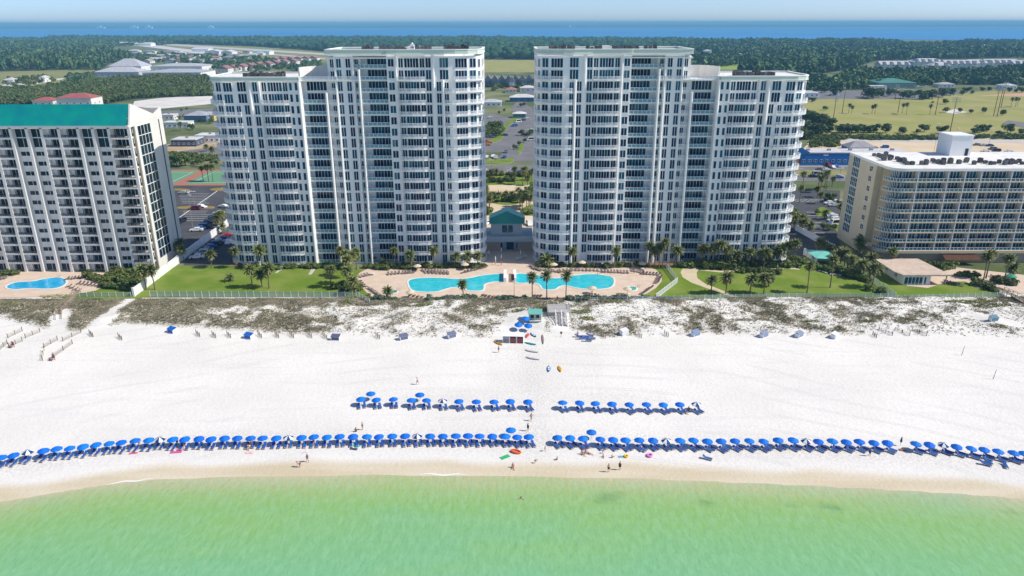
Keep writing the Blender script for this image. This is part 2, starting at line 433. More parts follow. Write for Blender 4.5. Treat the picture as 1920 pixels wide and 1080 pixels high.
L(geo.outputs['Position'], wv.inputs['Vector'])
trk = _n(nt, 'ShaderNodeMath', operation='MULTIPLY'); L(ramp(wv.outputs[0], [(0.90, 0.0), (0.97, 0.7), (1.0, 0.1)]), trk.inputs[0]); L(ramp(noise(0.035, 3).outputs[0], [(0.47, 0.0), (0.56, 1.0)]), trk.inputs[1])
dry = mixc(trk.outputs[0], dry, (0.62, 0.61, 0.585))
trd = _n(nt, 'ShaderNodeMath', operation='MULTIPLY'); L(attr('tread'), trd.inputs[0]); L(ramp(noise(3.2, 4).outputs[0], [(0.46, 0.0), (0.62, 0.75)]), trd.inputs[1])
dry = mixc(trd.outputs[0], dry, (0.52, 0.505, 0.48))
c1 = mixc(mm.outputs[0], dry, hum)
wetc = mixc(ramp(noise(0.10, 6, (0.4, 2.5, 1)).outputs[0], [(0.35, 0.0), (0.65, 1.0)]), (0.60, 0.51, 0.355), (0.68, 0.60, 0.455))
c2 = mixc(attr('wet'), c1, wetc)
L(c2, b.inputs['Base Color'])
rr = _n(nt, 'ShaderNodeMapRange'); rr.inputs['To Min'].default_value = 0.95; rr.inputs['To Max'].default_value = 0.45; L(attr('wet'), rr.inputs[0]); L(rr.outputs[0], b.inputs['Roughness'])
b.inputs['Specular IOR Level'].default_value = 0.15
bp = _n(nt, 'ShaderNodeBump'); bp.inputs['Strength'].default_value = 0.4; bp.inputs['Distance'].default_value = 0.25
L(noise(1.3, 8).outputs[0], bp.inputs['Height']); L(bp.outputs[0], b.inputs['Normal'])
bm_.materials.append(ms)
ob('beach', bm_, kind='structure')

# the sea in front: shallow green water over sand, clearer blue-green further out
mw = bpy.data.materials.new('shallow_green_sea'); mw.use_nodes = True
nt = mw.node_tree; b = nt.nodes['Principled BSDF']; L = nt.links.new
geo = _n(nt, 'ShaderNodeNewGeometry')
dep = attr('depth')
c = ramp(dep, [(0.0, (0.56, 0.49, 0.32)), (0.04, (0.48, 0.48, 0.275)), (0.15, (0.335, 0.465, 0.185)), (0.28, (0.255, 0.46, 0.155)), (0.58, (0.215, 0.46, 0.20)), (1.0, (0.185, 0.46, 0.265))])
c = mixc(ramp(noise(0.045, 4, (0.7, 1.8, 1)).outputs[0], [(0.48, 0.0), (0.70, 0.4)]), c, (0.27, 0.46, 0.11))
c = mixc(ramp(noise(0.035, 4, (0.6, 1.6, 1), None).outputs[0], [(0.25, 0.55), (0.45, 0.0)]), c, (0.19, 0.455, 0.255))
c = mixc(ramp(noise(0.75, 6, (1.0, 0.55, 1)).outputs[0], [(0.42, 0.0), (0.66, 0.25)]), c, (0.33, 0.58, 0.34))  # paler ripple flecks: glints on the water mixed into the colour
c = mixc(ramp(noise(2.2, 4, (1.0, 0.45, 1)).outputs[0], [(0.52, 0.0), (0.68, 0.20)]), c, (0.12, 0.32, 0.15))
c = mixc(attr('weed'), c, (0.10, 0.26, 0.09))
L(c, b.inputs['Base Color'])
b.inputs['Roughness'].default_value = 0.12
b.inputs['Specular IOR Level'].default_value = 0.4
w1 = noise(0.9, 9, (1.0, 0.5, 1)); bp = _n(nt, 'ShaderNodeBump'); bp.inputs['Strength'].default_value = 0.35; bp.inputs['Distance'].default_value = 0.4
L(w1.outputs[0], bp.inputs['Height']); L(bp.outputs[0], b.inputs['Normal'])
xs = np.concatenate([np.linspace(-3000, -120, 40)[:-1], np.arange(-120, 121, 1.5), np.linspace(120, 3000, 40)[1:]])
ts = np.concatenate([np.linspace(0, 45, 50), np.linspace(50, 3000, 12)])
X, T = np.meshgrid(xs, ts)
Yw = wl(np.clip(X, -900, 900)) + 0.25 - T
Yw = np.where(T > 45, 115 - T - 0.0 * X, Yw)
nx, ny = len(xs), len(ts)
ii = (np.arange(ny - 1)[:, None] * nx + np.arange(nx - 1)[None]).ravel()
sm_ = np_mesh('sea', np.stack([X, Yw, 0 * X - 0.002], -1).reshape(-1, 3), np.stack([ii, ii + nx, ii + nx + 1, ii + 1], 1), mw)
at = sm_.attributes.new('depth', 'FLOAT', 'POINT'); at.data.foreach_set('value', np.clip(T / 32.0, 0, 1).ravel().astype(np.float32))
wd = np.zeros(X.shape)
for px, py, r_ in [(1140, 932, 1.7), (1128, 940, 0.9), (1325, 943, 1.1), (1555, 950, 1.2), (1570, 954, 0.7), (1895, 960, 0.9), (1160, 925, 0.8), (1480, 946, 0.7)]:
    x0, y0 = P(px, py); q = np.hypot((X - x0) / 1.6, Yw - y0) / r_
    wd = np.maximum(wd, np.clip(1.2 - q, 0, 1) * (0.35 + 0.65 * vnoise(X, Yw, 0.8, 4)))
at = sm_.attributes.new('weed', 'FLOAT', 'POINT'); at.data.foreach_set('value', (wd * 0.75).ravel().astype(np.float32))
ob('sea', sm_, kind='structure')
# thin line of foam where the swell runs up
mb = MB()
for a, b_ in ((205, 285), (785, 880)):
    top, bot = [], []
    for i in range(13):
        px = a + (b_ - a) * i / 12; x = P(px, 900)[0]; y = float(wl(x)); hw = 0.16 * math.sin(math.pi * i / 12) + 0.02 + 0.05 * random.random()
        yy = y + 0.45 + 0.25 * math.sin(i * 0.9 + a)
        top.append((x, yy + hw, 0.03)); bot.append((x, yy - hw, 0.03))
    n = len(top); mb.add(bot + top, [(i, i + 1, n + i + 1, n + i) for i in range(n - 1)])
ob('sea_foam', mb.me('sea_foam', mat('sea_foam', (0.85, 0.84, 0.80), 0.8)), kind='stuff')

# bay and the far shore
mbay = mat('bay_water', (0.010, 0.18, 0.46), 0.35, (0.030, 0.25, 0.55), 0.0012, spec=0.08, stretch=(0.3, 1.5, 1))
bx = np.linspace(-9000, 9000, 120)
near = 3950 + 250 * (vnoise(bx, bx * 0, 1100, 3) - 0.5) - 420 * np.clip((bx - 1500) / 900, 0, 1) * np.clip((3400 - bx) / 800, 0, 1)
near = near - 250 * np.clip((-1300 - bx) / 1200, 0, 1)
poly = [(x, y) for x, y in zip(bx, near)] + [(26000, 13000), (-26000, 13000)]
mb = MB(); n = len(bx)
mb.add([(x, y, 0.2) for x, y in zip(bx, near)] + [(x * 2.9, 13500, 0.2) for x in bx], [(i, i + 1, n + i + 1, n + i) for i in range(n - 1)])
struct('bay_water', mb.me('bay_water', mbay))
mh = mat('far_shore_woods', (0.03, 0.07, 0.03), 0.95, (0.06, 0.10, 0.05), 0.004, spec=0.0)
hx = np.linspace(-26000, 26000, 900); rows_ = []
for k, (yy, hh) in enumerate([(13000, 0), (13050, 14), (14500, 18), (17500, 26), (22000, 36), (30000, 44)]):
    rows_.append(np.stack([hx, yy + 250 * (vnoise(hx, hx * 0 + k * 50, 2500, 6) - 0.5), hh * (0.55 + 0.7 * vnoise(hx, hx * 0 + k * 99, 700, 2)) + (0.3 if k else 0)], -1))
V = np.concatenate(rows_); n = len(hx)
ii = (np.arange(5)[:, None] * n + np.arange(n - 1)[None]).ravel()
struct('far_shore_hills', np_mesh('far_shore_hills', V, np.stack([ii, ii + 1, ii + n + 1, ii + n], 1), mh, smooth=True))

# -------- land cover
m_lawn = mat('lawn_grass', (0.135, 0.215, 0.024), 0.9, (0.225, 0.275, 0.060), 0.11, bump=0.3, bscale=3.0, detail=7, spec=0.1, contrast=(0.4, 0.7))
m_field = mat('playing_field_grass', (0.29, 0.30, 0.085), 0.95, (0.38, 0.34, 0.15), 0.03, detail=6, spec=0.05, contrast=(0.35, 0.7))
m_drygrass = mat('dry_airfield_grass', (0.30, 0.27, 0.12), 0.95, (0.21, 0.24, 0.09), 0.008, detail=6, spec=0.05)
m_sandlot = mat('bare_sand', (0.62, 0.49, 0.33), 0.95, (0.68, 0.56, 0.40), 0.05, detail=6, spec=0.05)
m_whitesand = mat('white_sand_lot', (0.74, 0.71, 0.68), 0.95, (0.60, 0.57, 0.52), 0.06, detail=6, spec=0.05)
m_asphalt = mat('asphalt', (0.060, 0.062, 0.070), 0.9, (0.085, 0.085, 0.092), 0.12, bump=0.1, bscale=6, detail=7)
m_oldasphalt = mat('worn_asphalt', (0.20, 0.195, 0.20), 0.9, (0.155, 0.152, 0.155), 0.07, detail=7)
m_conc = mat('pale_concrete', (0.56, 0.53, 0.48), 0.9, (0.49, 0.46, 0.42), 0.2, detail=6)
m_paver = mat('pale_pool_deck_pavers', (0.68, 0.54, 0.43), 0.85, (0.60, 0.47, 0.37), 0.35, bump=0.1, bscale=4, detail=8)
m_path = mat('tan_concrete_path', (0.62, 0.52, 0.36), 0.9, (0.56, 0.47, 0.32), 0.4, detail=6)
m_mulch = mat('red_mulch', (0.20, 0.11, 0.06), 0.95, (0.26, 0.15, 0.08), 1.0)
m_paint = mat('road_paint_white', (0.72, 0.72, 0.70), 0.7)
m_paintY = mat('road_paint_yellow', (0.70, 0.42, 0.04), 0.7)
m_dirt = mat('forest_floor', (0.035, 0.050, 0.022), 0.95, (0.06, 0.07, 0.032), 0.05, spec=0.05)

def land(name, pts, z, m): return sheet(name, pix(pts), z, m)
# near strip behind the fence
land('lawn', [(262, 558), (285, 512), (330, 500), (470, 496), (600, 494), (655, 498), (690, 512), (700, 545), (700, 562), (640, 557)], 0.03, m_lawn)
land('lawn', [(640, 557), (700, 535), (730, 566), (690, 568)], 0.05, m_lawn)
land('lawn', [(1165, 567), (1190, 556), (1222, 540), (1234, 520), (1215, 498), (1290, 492), (1490, 478), (1540, 490), (1600, 510), (1690, 562), (1500, 562)], 0.03, m_lawn)
land('lawn', [(1600, 505), (1660, 498), (1760, 505), (1820, 520), (1890, 560), (1690, 563), (1660, 545)], 0.025, m_lawn)
deck_px = [(668, 520), (674, 512), (690, 504), (740, 497), (770, 499), (830, 494), (905, 484), (907, 466), (1003, 466), (1006, 484), (1090, 490), (1190, 494), (1230, 506), (1240, 517), (1241, 527), (1230, 540), (1214, 550), (1185, 560), (1100, 566), (960, 567), (760, 567), (715, 566), (690, 552), (676, 536)]
dk = MB().prism(pix(deck_px), -0.05, 0.09)
struct('pool_deck', dk.me('pool_deck', m_paver))
land('lawn', [(118, 560), (128, 543), (215, 522), (266, 520), (266, 561)], 0.04, m_lawn)
land('pool_deck', [(-60, 560), (-60, 512), (60, 508), (130, 510), (210, 512), (215, 525), (180, 545), (120, 556)], 0.06, m_paver)
land('path', [(1280, 503), (1312, 502), (1306, 512), (1308, 522), (1322, 532), (1345, 541), (1385, 557), (1372, 557), (1335, 544), (1296, 530), (1280, 520), (1276, 511)], 0.05, m_path)
land('path', [(1312, 507), (1350, 511), (1390, 508), (1440, 505), (1470, 504), (1500, 506), (1476, 486), (1470, 486), (1490, 502), (1440, 502), (1390, 505), (1350, 508), (1312, 504)], 0.055, m_path)
land('path', [(578, 515), (584, 515), (598, 497), (588, 497)], 0.05, m_conc)
land('path', [(515, 512), (520, 512), (536, 500), (530, 500)], 0.05, m_conc)
land('path', [(1700, 520), (1780, 512), (1830, 525), (1870, 541), (1835, 541), (1810, 528), (1780, 528), (1740, 540), (1700, 536)], 0.045, m_paver)
land('path', [(1780, 500), (1960, 520), (1960, 560), (1890, 545), (1830, 525), (1760, 512)], 0.04, m_paver)
# planting beds along the tower feet
for bed in ([(690, 494), (760, 504), (830, 503), (905, 488), (905, 484), (690, 486)], [(1010, 484), (1010, 496), (1100, 502), (1190, 497), (1290, 500), (1470, 488), (1465, 476), (1010, 482)], [(430, 500), (600, 494), (670, 488), (600, 484), (440, 488)]):
    land('planting_bed', bed, 0.11, m_mulch)
# drives, car parks and roads inland
def rect(name, x0, x1, y0, y1, z, m): return sheet(name, [(x0, y0), (x1, y0), (x1, y1), (x0, y1)], z, m)
land('parking_lot', [(312, 346), (432, 343), (470, 420), (470, 500), (345, 497), (322, 420)], 0.02, m_asphalt)
rect('parking_lot', -64, 64, 262, 300, 0.02, m_conc)
land('lawn', [(890, 347), (890, 326), (1015, 323), (1015, 347)], 0.05, m_lawn)
rect('forecourt', -22, 24, 275, 384, 0.045, m_sandlot)
land('parking_lot', [(1466, 500), (1478, 440), (1470, 357), (1575, 357), (1572, 450), (1585, 478), (1500, 492)], 0.02, m_asphalt)
HX0, HX1 = 384.0, 432.0
rect('highway', -85, 700, HX0, HX0 + 17, 0.03, m_oldasphalt)
rect('highway', -700, -240, HX0, HX0 + 17, 0.03, m_oldasphalt)
rect('highway', -85, 700, HX1 - 19, HX1, 0.03, m_oldasphalt)
rect('road_median', -85, 700, HX0 + 17.0, HX1 - 19.0, 0.05, mat('median_grass', (0.30, 0.27, 0.10), 0.95, (0.18, 0.22, 0.05), 0.1))
sheet('side_road', [P(928, 303), P(1008, 303), P(1010, 262), P(1003, 235), P(1000, 205), P(985, 195), P(1010, 165), P(995, 165), P(960, 200), P(962, 215), P(945, 262), P(940, 290)], 0.035, m_oldasphalt)
sheet('parking_lot', [P(860, 285), P(955, 285), P(968, 225), P(930, 214), P(860, 214)], 0.028, m_oldasphalt)
for k in range(60):
    x = -700 + k * 24
    for yy in (HX0 + 6, HX1 - 13, HX1 - 6.5):
        if -80 < x < 300: sheet('lane_marking', [(x, yy), (x + 5, yy), (x + 5, yy + 0.35), (x, yy + 0.35)], 0.04, m_paint)
for yy in (HX0 + 16.2, HX1 - 18.2): sheet('lane_marking', [(-85, yy), (700, yy), (700, yy + 0.3), (-85, yy + 0.3)], 0.042, m_paintY)
# parking bays
for i, py in enumerate([363, 366, 369, 372, 375, 378, 381, 396, 399.5, 403, 406.5, 410, 414]):
    x0, y = P(334 + i * 1.2, py); x1 = P(392 - (i % 3) * 3, py)[0]; sheet('parking_line', [(x0, y), (x1, y), (x1, y + 0.28), (x0, y + 0.28)], 0.03, m_paint)
for a, b_ in (((335, 408), (415, 352)),):
    p0, p1 = P(*a), P(*b_); sheet('parking_line', [p0, (p0[0] + .5, p0[1]), (p1[0] + .5, p1[1]), p1], 0.034, m_paint)
for i in range(11):
    p = P(1478 + i * 9.5, 373); sheet('parking_line', [p, (p[0] + .3, p[1]), (p[0] + 3.0, p[1] - 6), (p[0] + 2.7, p[1] - 6)], 0.03, m_paint)
for i in range(9):
    p = P(1512 + i * 1.5, 398 + i * 6.5); sheet('parking_line', [p, (p[0] + 5.5, p[1]), (p[0] + 5.5, p[1] + .3), (p[0], p[1] + .3)], 0.03, m_paint)
# traffic islands
def island(pts, m=m_lawn, name='traffic_island', h=0.15):
    mb = MB().prism(smooth_loop(pix(pts), 3), 0, h, 1, 0, bottom=False)
    return struct(name, mb.me(name, [m, m_conc]))
island([(1530, 405), (1536, 390), (1552, 392), (1576, 412), (1586, 438), (1570, 436), (1545, 408)])
island([(907, 306), (907, 300), (940, 299), (958, 296), (964, 300), (950, 307)])
island([(910, 270), (940, 262), (953, 236), (978, 222), (975, 216), (950, 230), (928, 258), (908, 266)])
island([(970, 290), (975, 270), (982, 272), (978, 285)])
island([(917, 377), (945, 362), (990, 372), (970, 383), (940, 384)])
island([(902, 403), (902, 380), (912, 384), (921, 395), (923, 403)])
island([(902, 372), (902, 348), (916, 352), (913, 364)])
island([(976, 403), (981, 390), (1012, 382), (1012, 403)])
island([(985, 372), (990, 350), (1012, 346), (1012, 374), (996, 378)])
island([(336, 392), (340, 387), (396, 387), (396, 391)], mat('dry_island_grass', (0.28, 0.20, 0.05), 0.95))
island([(326, 357), (330, 354), (354, 355), (354, 359)], MATS['dry_island_grass'])
island([(395, 357), (398, 354), (418, 353), (418, 358)], MATS['dry_island_grass'])
TX = P(366, 330)[0]
rect('tennis_surround', TX - 31, TX + 31, 376, 420, 0.055, mat('tennis_red', (0.40, 0.16, 0.11), 0.9))
for x0 in (TX - 28, TX + 3):
    rect('tennis_court', x0, x0 + 25, 380, 416, 0.06, mat('tennis_green', (0.13, 0.30, 0.17), 0.9))
    for ln in ([x0 + 3, x0 + 22, 383, 383.3], [x0 + 3, x0 + 22, 412, 412.3], [x0 + 3, x0 + 3.3, 383, 412], [x0 + 22, x0 + 22.3, 383, 412]):
        rect('court_line', *ln, 0.066, m_paint)
# inland patches
land('street', [(300, 296), (300, 288), (420, 274), (420, 290)], 0.06, m_oldasphalt)
land('sandy_ground', [(300, 288), (300, 272), (420, 262), (420, 274)], 0.05, mat('orange_sand', (0.42, 0.29, 0.17), 0.95, (0.50, 0.40, 0.27), 0.08))
land('white_sand_lot', [(248, 200), (252, 190), (300, 184), (398, 178), (398, 195), (300, 204)], 0.10, m_whitesand)
land('street', [(230, 228), (300, 208), (400, 203), (400, 214), (300, 222), (230, 240)], 0.08, m_oldasphalt)
land('dry_field', [(-20, 162), (-20, 137), (90, 131), (178, 131), (176, 146), (120, 154), (60, 162)], 0.15, m_drygrass)
land('sand_track', [(-20, 166), (60, 159), (140, 145), (175, 139), (175, 137), (130, 145), (50, 155), (-20, 160)], 0.2, m_whitesand)
land('airfield', [(330, 82), (480, 86), (620, 98), (620, 118), (430, 104), (330, 92), (200, 84), (205, 80)], 0.3, m_drygrass)
land('runway', [(300, 84.5), (330, 83), (620, 101.0), (620, 104.5)], 0.6, m_conc)
land('taxiway', [(420, 96), (420, 94.3), (620, 110), (620, 112.5)], 0.6, m_conc)
land('airport_apron', [(215, 81), (260, 80), (330, 90), (398, 98), (395, 104), (330, 95)], 0.5, mat('white_apron', (0.62, 0.60, 0.58), 0.9))
land('airfield', [(880, 136), (880, 108), (1010, 108), (1010, 136)], 0.3, m_field)
land('golf_green', [(1290, 132), (1298, 115), (1400, 113), (1385, 122), (1410, 131)], 0.3, mat('golf_grass', (0.30, 0.38, 0.06), 0.95, (0.22, 0.30, 0.05), 0.03))
# right-hand inland: playing fields, sand lot, running track
land('playing_field', [(1500, 254), (1500, 190), (1535, 186), (1800, 186), (1960, 172), (1960, 262), (1700, 254)], 0.15, m_field)
land('playing_field', [(1700, 190), (1830, 172), (1960, 170), (1960, 215), (1860, 205)], 0.2, m_field)
land('red_infield', [(1830, 180), (1960, 172), (1960, 182)], 0.3, mat('clay_infield', (0.55, 0.33, 0.20), 0.95))
land('sand_patch', [(1770, 211), (1790, 205), (1815, 211), (1790, 214)], 0.3, m_whitesand)
land('sandy_lot', [(1480, 312), (1520, 262), (1960, 258), (1960, 300), (1700, 312)], 0.05, m_sandlot)
land('track_road', [(1555, 266), (1560, 259), (1960, 262), (1960, 268)], 0.10, m_conc)
land('parking_lot', [(1480, 192), (1480, 168), (1700, 172), (1860, 172), (1860, 178), (1700, 189), (1540, 188)], 0.12, m_oldasphalt)
land('street', [(1880, 232), (1890, 226), (1960, 236), (1960, 248)], 0.3, m_oldasphalt)

# ================================================================== buildings
def Yx(px, py, x):
    d = ray(px, py); t = x / d[0]
    return (d[1] * t, CAMH + d[2] * t)
WIN = {}
def win(wd, h, n, gm='glass', rows=1, fm='white', fr=0.075):
    """window facing -Y, origin bottom centre on the wall: white frame with N panes recessed in it"""
    key = (round(wd, 2), round(h, 2), n, gm, rows, fm)
    if key in WIN: return WIN[key]
    mb = MB(); a = wd / 2
    def bar(x0, x1, z0, z1): mb.box(x0, x1, -0.13, 0.0, z0, z1, 0, 'k')
    bar(-a, a, 0, fr); bar(-a, a, h - fr, h); bar(-a, -a + fr, fr, h - fr); bar(a - fr, a, fr, h - fr)
    for i in range(n):
        x0 = -a + fr + (wd - 2 * fr) * i / n; x1 = -a + fr + (wd - 2 * fr) * (i + 1) / n
        if i: bar(x0 - fr * 0.75, x0 + fr * 0.75, fr, h - fr)
        mb.add([(x0, -0.04, fr), (x1, -0.04, fr), (x1, -0.04, h - fr), (x0, -0.04, h - fr)], [(0, 1, 2, 3)], 1)
    for r in range(1, rows):
        z = fr + (h - 2 * fr) * r / rows; bar(-a + fr, a - fr, z - fr * 0.4, z + fr * 0.4)
    WIN[key] = (mb.me('window', [MATS_BY[fm], MATS[{'glass': 'window_glass', 'glassdark': 'dark_window_glass', 'glassblue': 'blue_window_glass'}[gm]]]), mb.data(), wd * h)
    return WIN[key]
MATS_BY = M
class Wins:
    """collects a building's windows; the 300 that show largest become parts, the rest one joined part"""
    def __init__(s, root): s.root, s.l = root, []
    def add(s, wd, h, n, x, y, z, rz=0.0, **kw):
        me, data, area = win(wd, h, n, **kw)
        rx, ry, rz_ = s.root.location
        dx, dy, dz = rx + x, ry + y, rz_ + z - CAMH
        dist = math.sqrt(dx * dx + dy * dy + dz * dz)
        nx, ny = math.sin(rz), -math.cos(rz)
        facing = max(0.02, -(nx * dx + ny * dy) / dist)
        s.l.append((area * facing / dist ** 2, me, data, (x, y, z), rz))
    def done(s, most=300):
        s.l.sort(key=lambda t: -t[0])
        for _, me, _d, loc, rz in s.l[:most]: ob('window', me, s.root, loc, rz)
        rest = s.l[most:]
        if rest:
            mb = MB(); mats = []
            for _, me, (vs, fs, mi), loc, rz in rest:
                idx = []
                for m in me.materials:
                    if m not in mats: mats.append(m)
                    idx.append(mats.index(m))
                T = Matrix.Translation(loc) @ Matrix.Rotation(rz, 4, 'Z')
                mb.mesh((vs, fs, [idx[k] for k in mi]), T)
            ob('window', mb.me('window_rest', mats), s.root, kind='stuff')
def rail_mesh(pts, h=1.12, gap=0.2, m='rail', glass=None, gm='glassrail'):
    """railing along PTS (x, y): posts, top and bottom rails and thin pickets (or glass)"""
    mb = MB()
    first = True
    for (x0, y0), (x1, y1) in zip(pts, pts[1:]):
        a, b = Vector((x0, y0, 0)), Vector((x1, y1, 0)); l = (b - a).length
        if l < 0.05: continue
        mb.bar(a + Vector((0, 0, h - 0.10)), b + Vector((0, 0, h - 0.10)), 0.10, 0.10)
        mb.bar(a + Vector((0, 0, 0.08)), b + Vector((0, 0, 0.08)), 0.06, 0.07)
        n = max(1, round(l / 1.5))
        for i in range(0 if first else 1, n + 1):
            p = a + (b - a) * i / n
            mb.box(p.x - .06, p.x + .06, p.y - .06, p.y + .06, 0, h, 0, 'b')
        first = False
        if glass:
            q = (b - a).normalized().cross(Vector((0, 0, 1))) * 0.015
            mb.add([a - q + Vector((0, 0, .15)), b - q + Vector((0, 0, .15)), b - q + Vector((0, 0, h - .1)), a - q + Vector((0, 0, h - .1))], [(0, 1, 2, 3)], 1)
        else:
            k = max(1, int(l / gap))
            for i in range(1, k):
                p = a + (b - a) * i / k; d = (b - a).normalized() * 0.055
                mb.add([p - d + Vector((0, 0, .12)), p + d + Vector((0, 0, .12)), p + d + Vector((0, 0, h - .08)), p - d + Vector((0, 0, h - .08))], [(0, 1, 2, 3)])
    return mb.me('railing', [M[m], M[gm]] if glass else [M[m]])
def balcony_mesh(front, back, th=0.32, m='white'):
    poly = list(front) + list(back)[::-1]
    return MB().prism(poly, -th, 0).me('balcony', M[m])
def ac_mesh():
    mb = MB(); mb.box(-.5, .5, -.5, .5, 0.12, 1.15, 0)
    mb.box(-.42, .42, -.42, .42, 0.0, 0.12, 1, 'b')
    mb.tube([(0, 0, 1.14), (0, 0, 1.24)], [.42, .40], 10, 1)
    for k in range(3): mb.box(-.515, .515, -.515, .515, .32 + k * .27, .40 + k * .27, 1)
    return mb.me('condenser', [M['ac'], M['dark']])
AC = ac_mesh()
AC_ALL = []
def ac_units(where, pts, z):
    pts = sorted(pts)
    for i, (x, y, s_) in enumerate(pts):
        AC_ALL.append(ob('condenser_unit', AC, None, (x, y, z), random.choice((0, 0, .05, -.05)), (s_, s_, s_ * random.uniform(.8, 1.15)),
            f'{ordw(i + 1)} grey condenser from the green-roofed block on {where}', 'condenser', f'condensers on {where}'))

TY = 243.4
FH, Z0 = 3.66, 0.4
def tower(cx, sg, name_label, which):
    rt = thing('condo_tower', name_label, 'apartment tower', (cx, TY, 0))
    T = lambda u, d: (sg * u, d)
    def pl(pts): return [T(*p) for p in pts]
    DEP = 24.0
    NT, NL = 19, 17
    ztop, zlow = Z0 + FH * NT, Z0 + FH * NL          # roof decks
    wl_ = MB(); W = Wins(rt)
    def sec(u0, u1, d, top, mi=0): wl_.prism(pl([(u0, d), (u1, d), (u1, DEP), (u0, DEP)]), -0.3, top, mi, 2)
    # rounded inner end and rounded outer end as plan curves
    rc = [(12.0, 0.0), (8.6, 0.1), (4.6, 1.0), (1.7, 2.9), (0.35, 5.6), (0.0, 9.0)]
    ro = [(78.6, 0.0), (84.3, 0.1), (87.2, 1.4), (88.9, 3.6), (89.5, 6.8)]
    wl_.prism(pl(rc + [(0.0, DEP), (12.0, DEP)]), -0.3, ztop, 0, 2)
    wl_.prism(pl([(.4, 8), (12, 1.0), (49.4, 1.0), (49.4, DEP - .6), (.4, DEP - .6)]), ztop + .01, 71.45, 0, 2)
    wl_.prism(pl([(59.6, 1.0), (84, 1.0), (88.6, 5.5), (88.6, DEP - .6), (59.6, DEP - .6)]), zlow + .01, zlow + .7, 0, 2)
    wl_.prism(pl(ro + [(89.5, DEP), (78.6, DEP)]), -0.3, zlow, 0, 2)
    for u0, u1, d in ((12.0, 16.2, 0.0), (16.2, 18.3, .15), (18.3, 27.2, 1.3), (27.2, 30.6, 0.0), (30.6, 39.3, 3.6), (39.3, 41.4, 2.6), (41.4, 47.6, .8), (47.6, 50.2, 2.6)): sec(u0, u1, d, ztop)
    for u0, u1, d in ((50.2, 58.7, 3.6), (58.7, 62.9, -.5), (62.9, 72.3, .8), (72.3, 75.0, -.1), (75.0, 78.6, 0.0)): sec(u0, u1, d, zlow)
    # piers and fins that stand proud of the wall
    for u0, u1, d0, d1, t in ((12.15, 12.95, -1.5, 0, ztop - FH * 2), (15.1, 16.2, -.55, 0, ztop + 1.0), (27.2, 28.0, -.35, 0, ztop + .5), (74.75, 75.85, -.9, -.12, zlow + .8), (58.72, 59.5, -1.15, -.52, zlow + .8), (41.3, 42.0, .3, .79, ztop), (47.0, 47.7, .3, .79, ztop)):
        ch = (u1 - u0) * .34; wl_.prism(pl([(u0, d0 + ch), (u0 + ch, d0), (u1 - ch, d0), (u1, d0 + ch), (u1, d1), (u0, d1)]), -0.3, t)
    # floor bands: a shallow ledge under each window row on the flush bays
    for k in range(1, NT):
        z = Z0 + FH * k
        for u0, u1, d in ((13.0, 15.0, 0), (16.25, 18.25, .15), (28.05, 30.55, 0), (42.05, 46.95, .8)):
            wl_.prism(pl([(u0, d - .10), (u1, d - .10), (u1, d), (u0, d)]), z - .22, z + .05)
        if k < NL:
            for u0, u1, d in ((59.55, 62.85, -.5), (72.35, 74.7, -.1), (75.9, 78.55, 0)):
                wl_.prism(pl([(u0, d - .10), (u1, d - .10), (u1, d), (u0, d)]), z - .22, z + .05)
    ob('wall', wl_.me('wall', [M['wall'], M['seafoam'], M['roofwhite']]), rt)
    # free-standing columns in front of the recesses
    for u0, u1, d0, d1, t in ((39.25, 40.15, -.2, .8, ztop - FH - .35), (50.25, 51.25, -.4, .8, zlow - FH - .3)):
        um, dm, rr = (u0 + u1) / 2, (d0 + d1) / 2, (u1 - u0) * .43
        ob('column', MB().prism(pl([(um + rr * math.cos(q), dm + rr * math.sin(q)) for q in [j * math.pi / 6 for j in range(12)]]), -0.3, t).me('column', M['wall']), rt)
    # roof parapets with the pale green frieze
    def ring(name, pts, z0, z1, th):
        mb = MB()
        for a, b in zip(pts, pts[1:]):
            mb.bar((a[0], a[1], z0), (b[0], b[1], z0), th, z1 - z0 - .25, 0)
            mb.bar((a[0], a[1], z1 - .25), (b[0], b[1], z1 - .25), th + .25, .25, 1)
            mb.bar((a[0], a[1], z0 - .22), (b[0], b[1], z0 - .22), th + .3, .2, 1)
        ob(name, mb.me(name, [M['seafoam'], M['wall']]), rt)
    rco = [(u, d - .55) for u, d in rc]
    ring('parapet', pl([(50.0, DEP), (50.0, .3), (47.6, .15), (40.0, .15), (30.6, .15), (30.4, -.45), (27.0, -.45), (18.3, -.15), (12.0, -.6)] + [(a, b) for a, b in rco[1:-1]] + [(.1, 9.0), (.1, DEP), (50, DEP)]), 70.75, 72.1, .5)
    ring('parapet', pl([(58.9, 14), (58.9, -.9), (62.9, -.9), (72.3, -.75), (75.9, -.75), (78.6, -.75)] + [(u, d - .5) for u, d in ro[1:]] + [(89.6, DEP), (59, DEP)]), zlow - .05, zlow + 1.15, .5)
    # overhang that carries the tall parapet across the recess
    ob('roof_slab', MB().prism(pl([(28, .1), (50.2, .1), (50.2, 3.7), (28, 3.7)]), ztop - .75, ztop - .36).me('roof_slab', M['wall']), rt)
    # terrace on the step: slab, railing, curved back wall
    ter = ob('terrace', MB().prism(pl([(39.2, .2), (58.6, .2), (58.6, 3.7), (39.2, 3.7)]), zlow - .35, zlow + .02).me('terrace', M['wall']), rt)
    ob('railing', rail_mesh(pl([(39.6, .3), (58.5, .3)])), ter, (0, 0, zlow + .02))
    tw = MB()
    pts = pl([(59.2, 1.0), (58.4, 5.0), (57.2, 9.0), (55.2, 11.0), (50.3, 11.6)])
    for a, b in zip(pts, pts[1:]): tw.bar((a[0], a[1], zlow), (b[0], b[1], zlow), .5, 3.9)
    ob('terrace_wall', tw.me('terrace_wall', M['cream']), rt)
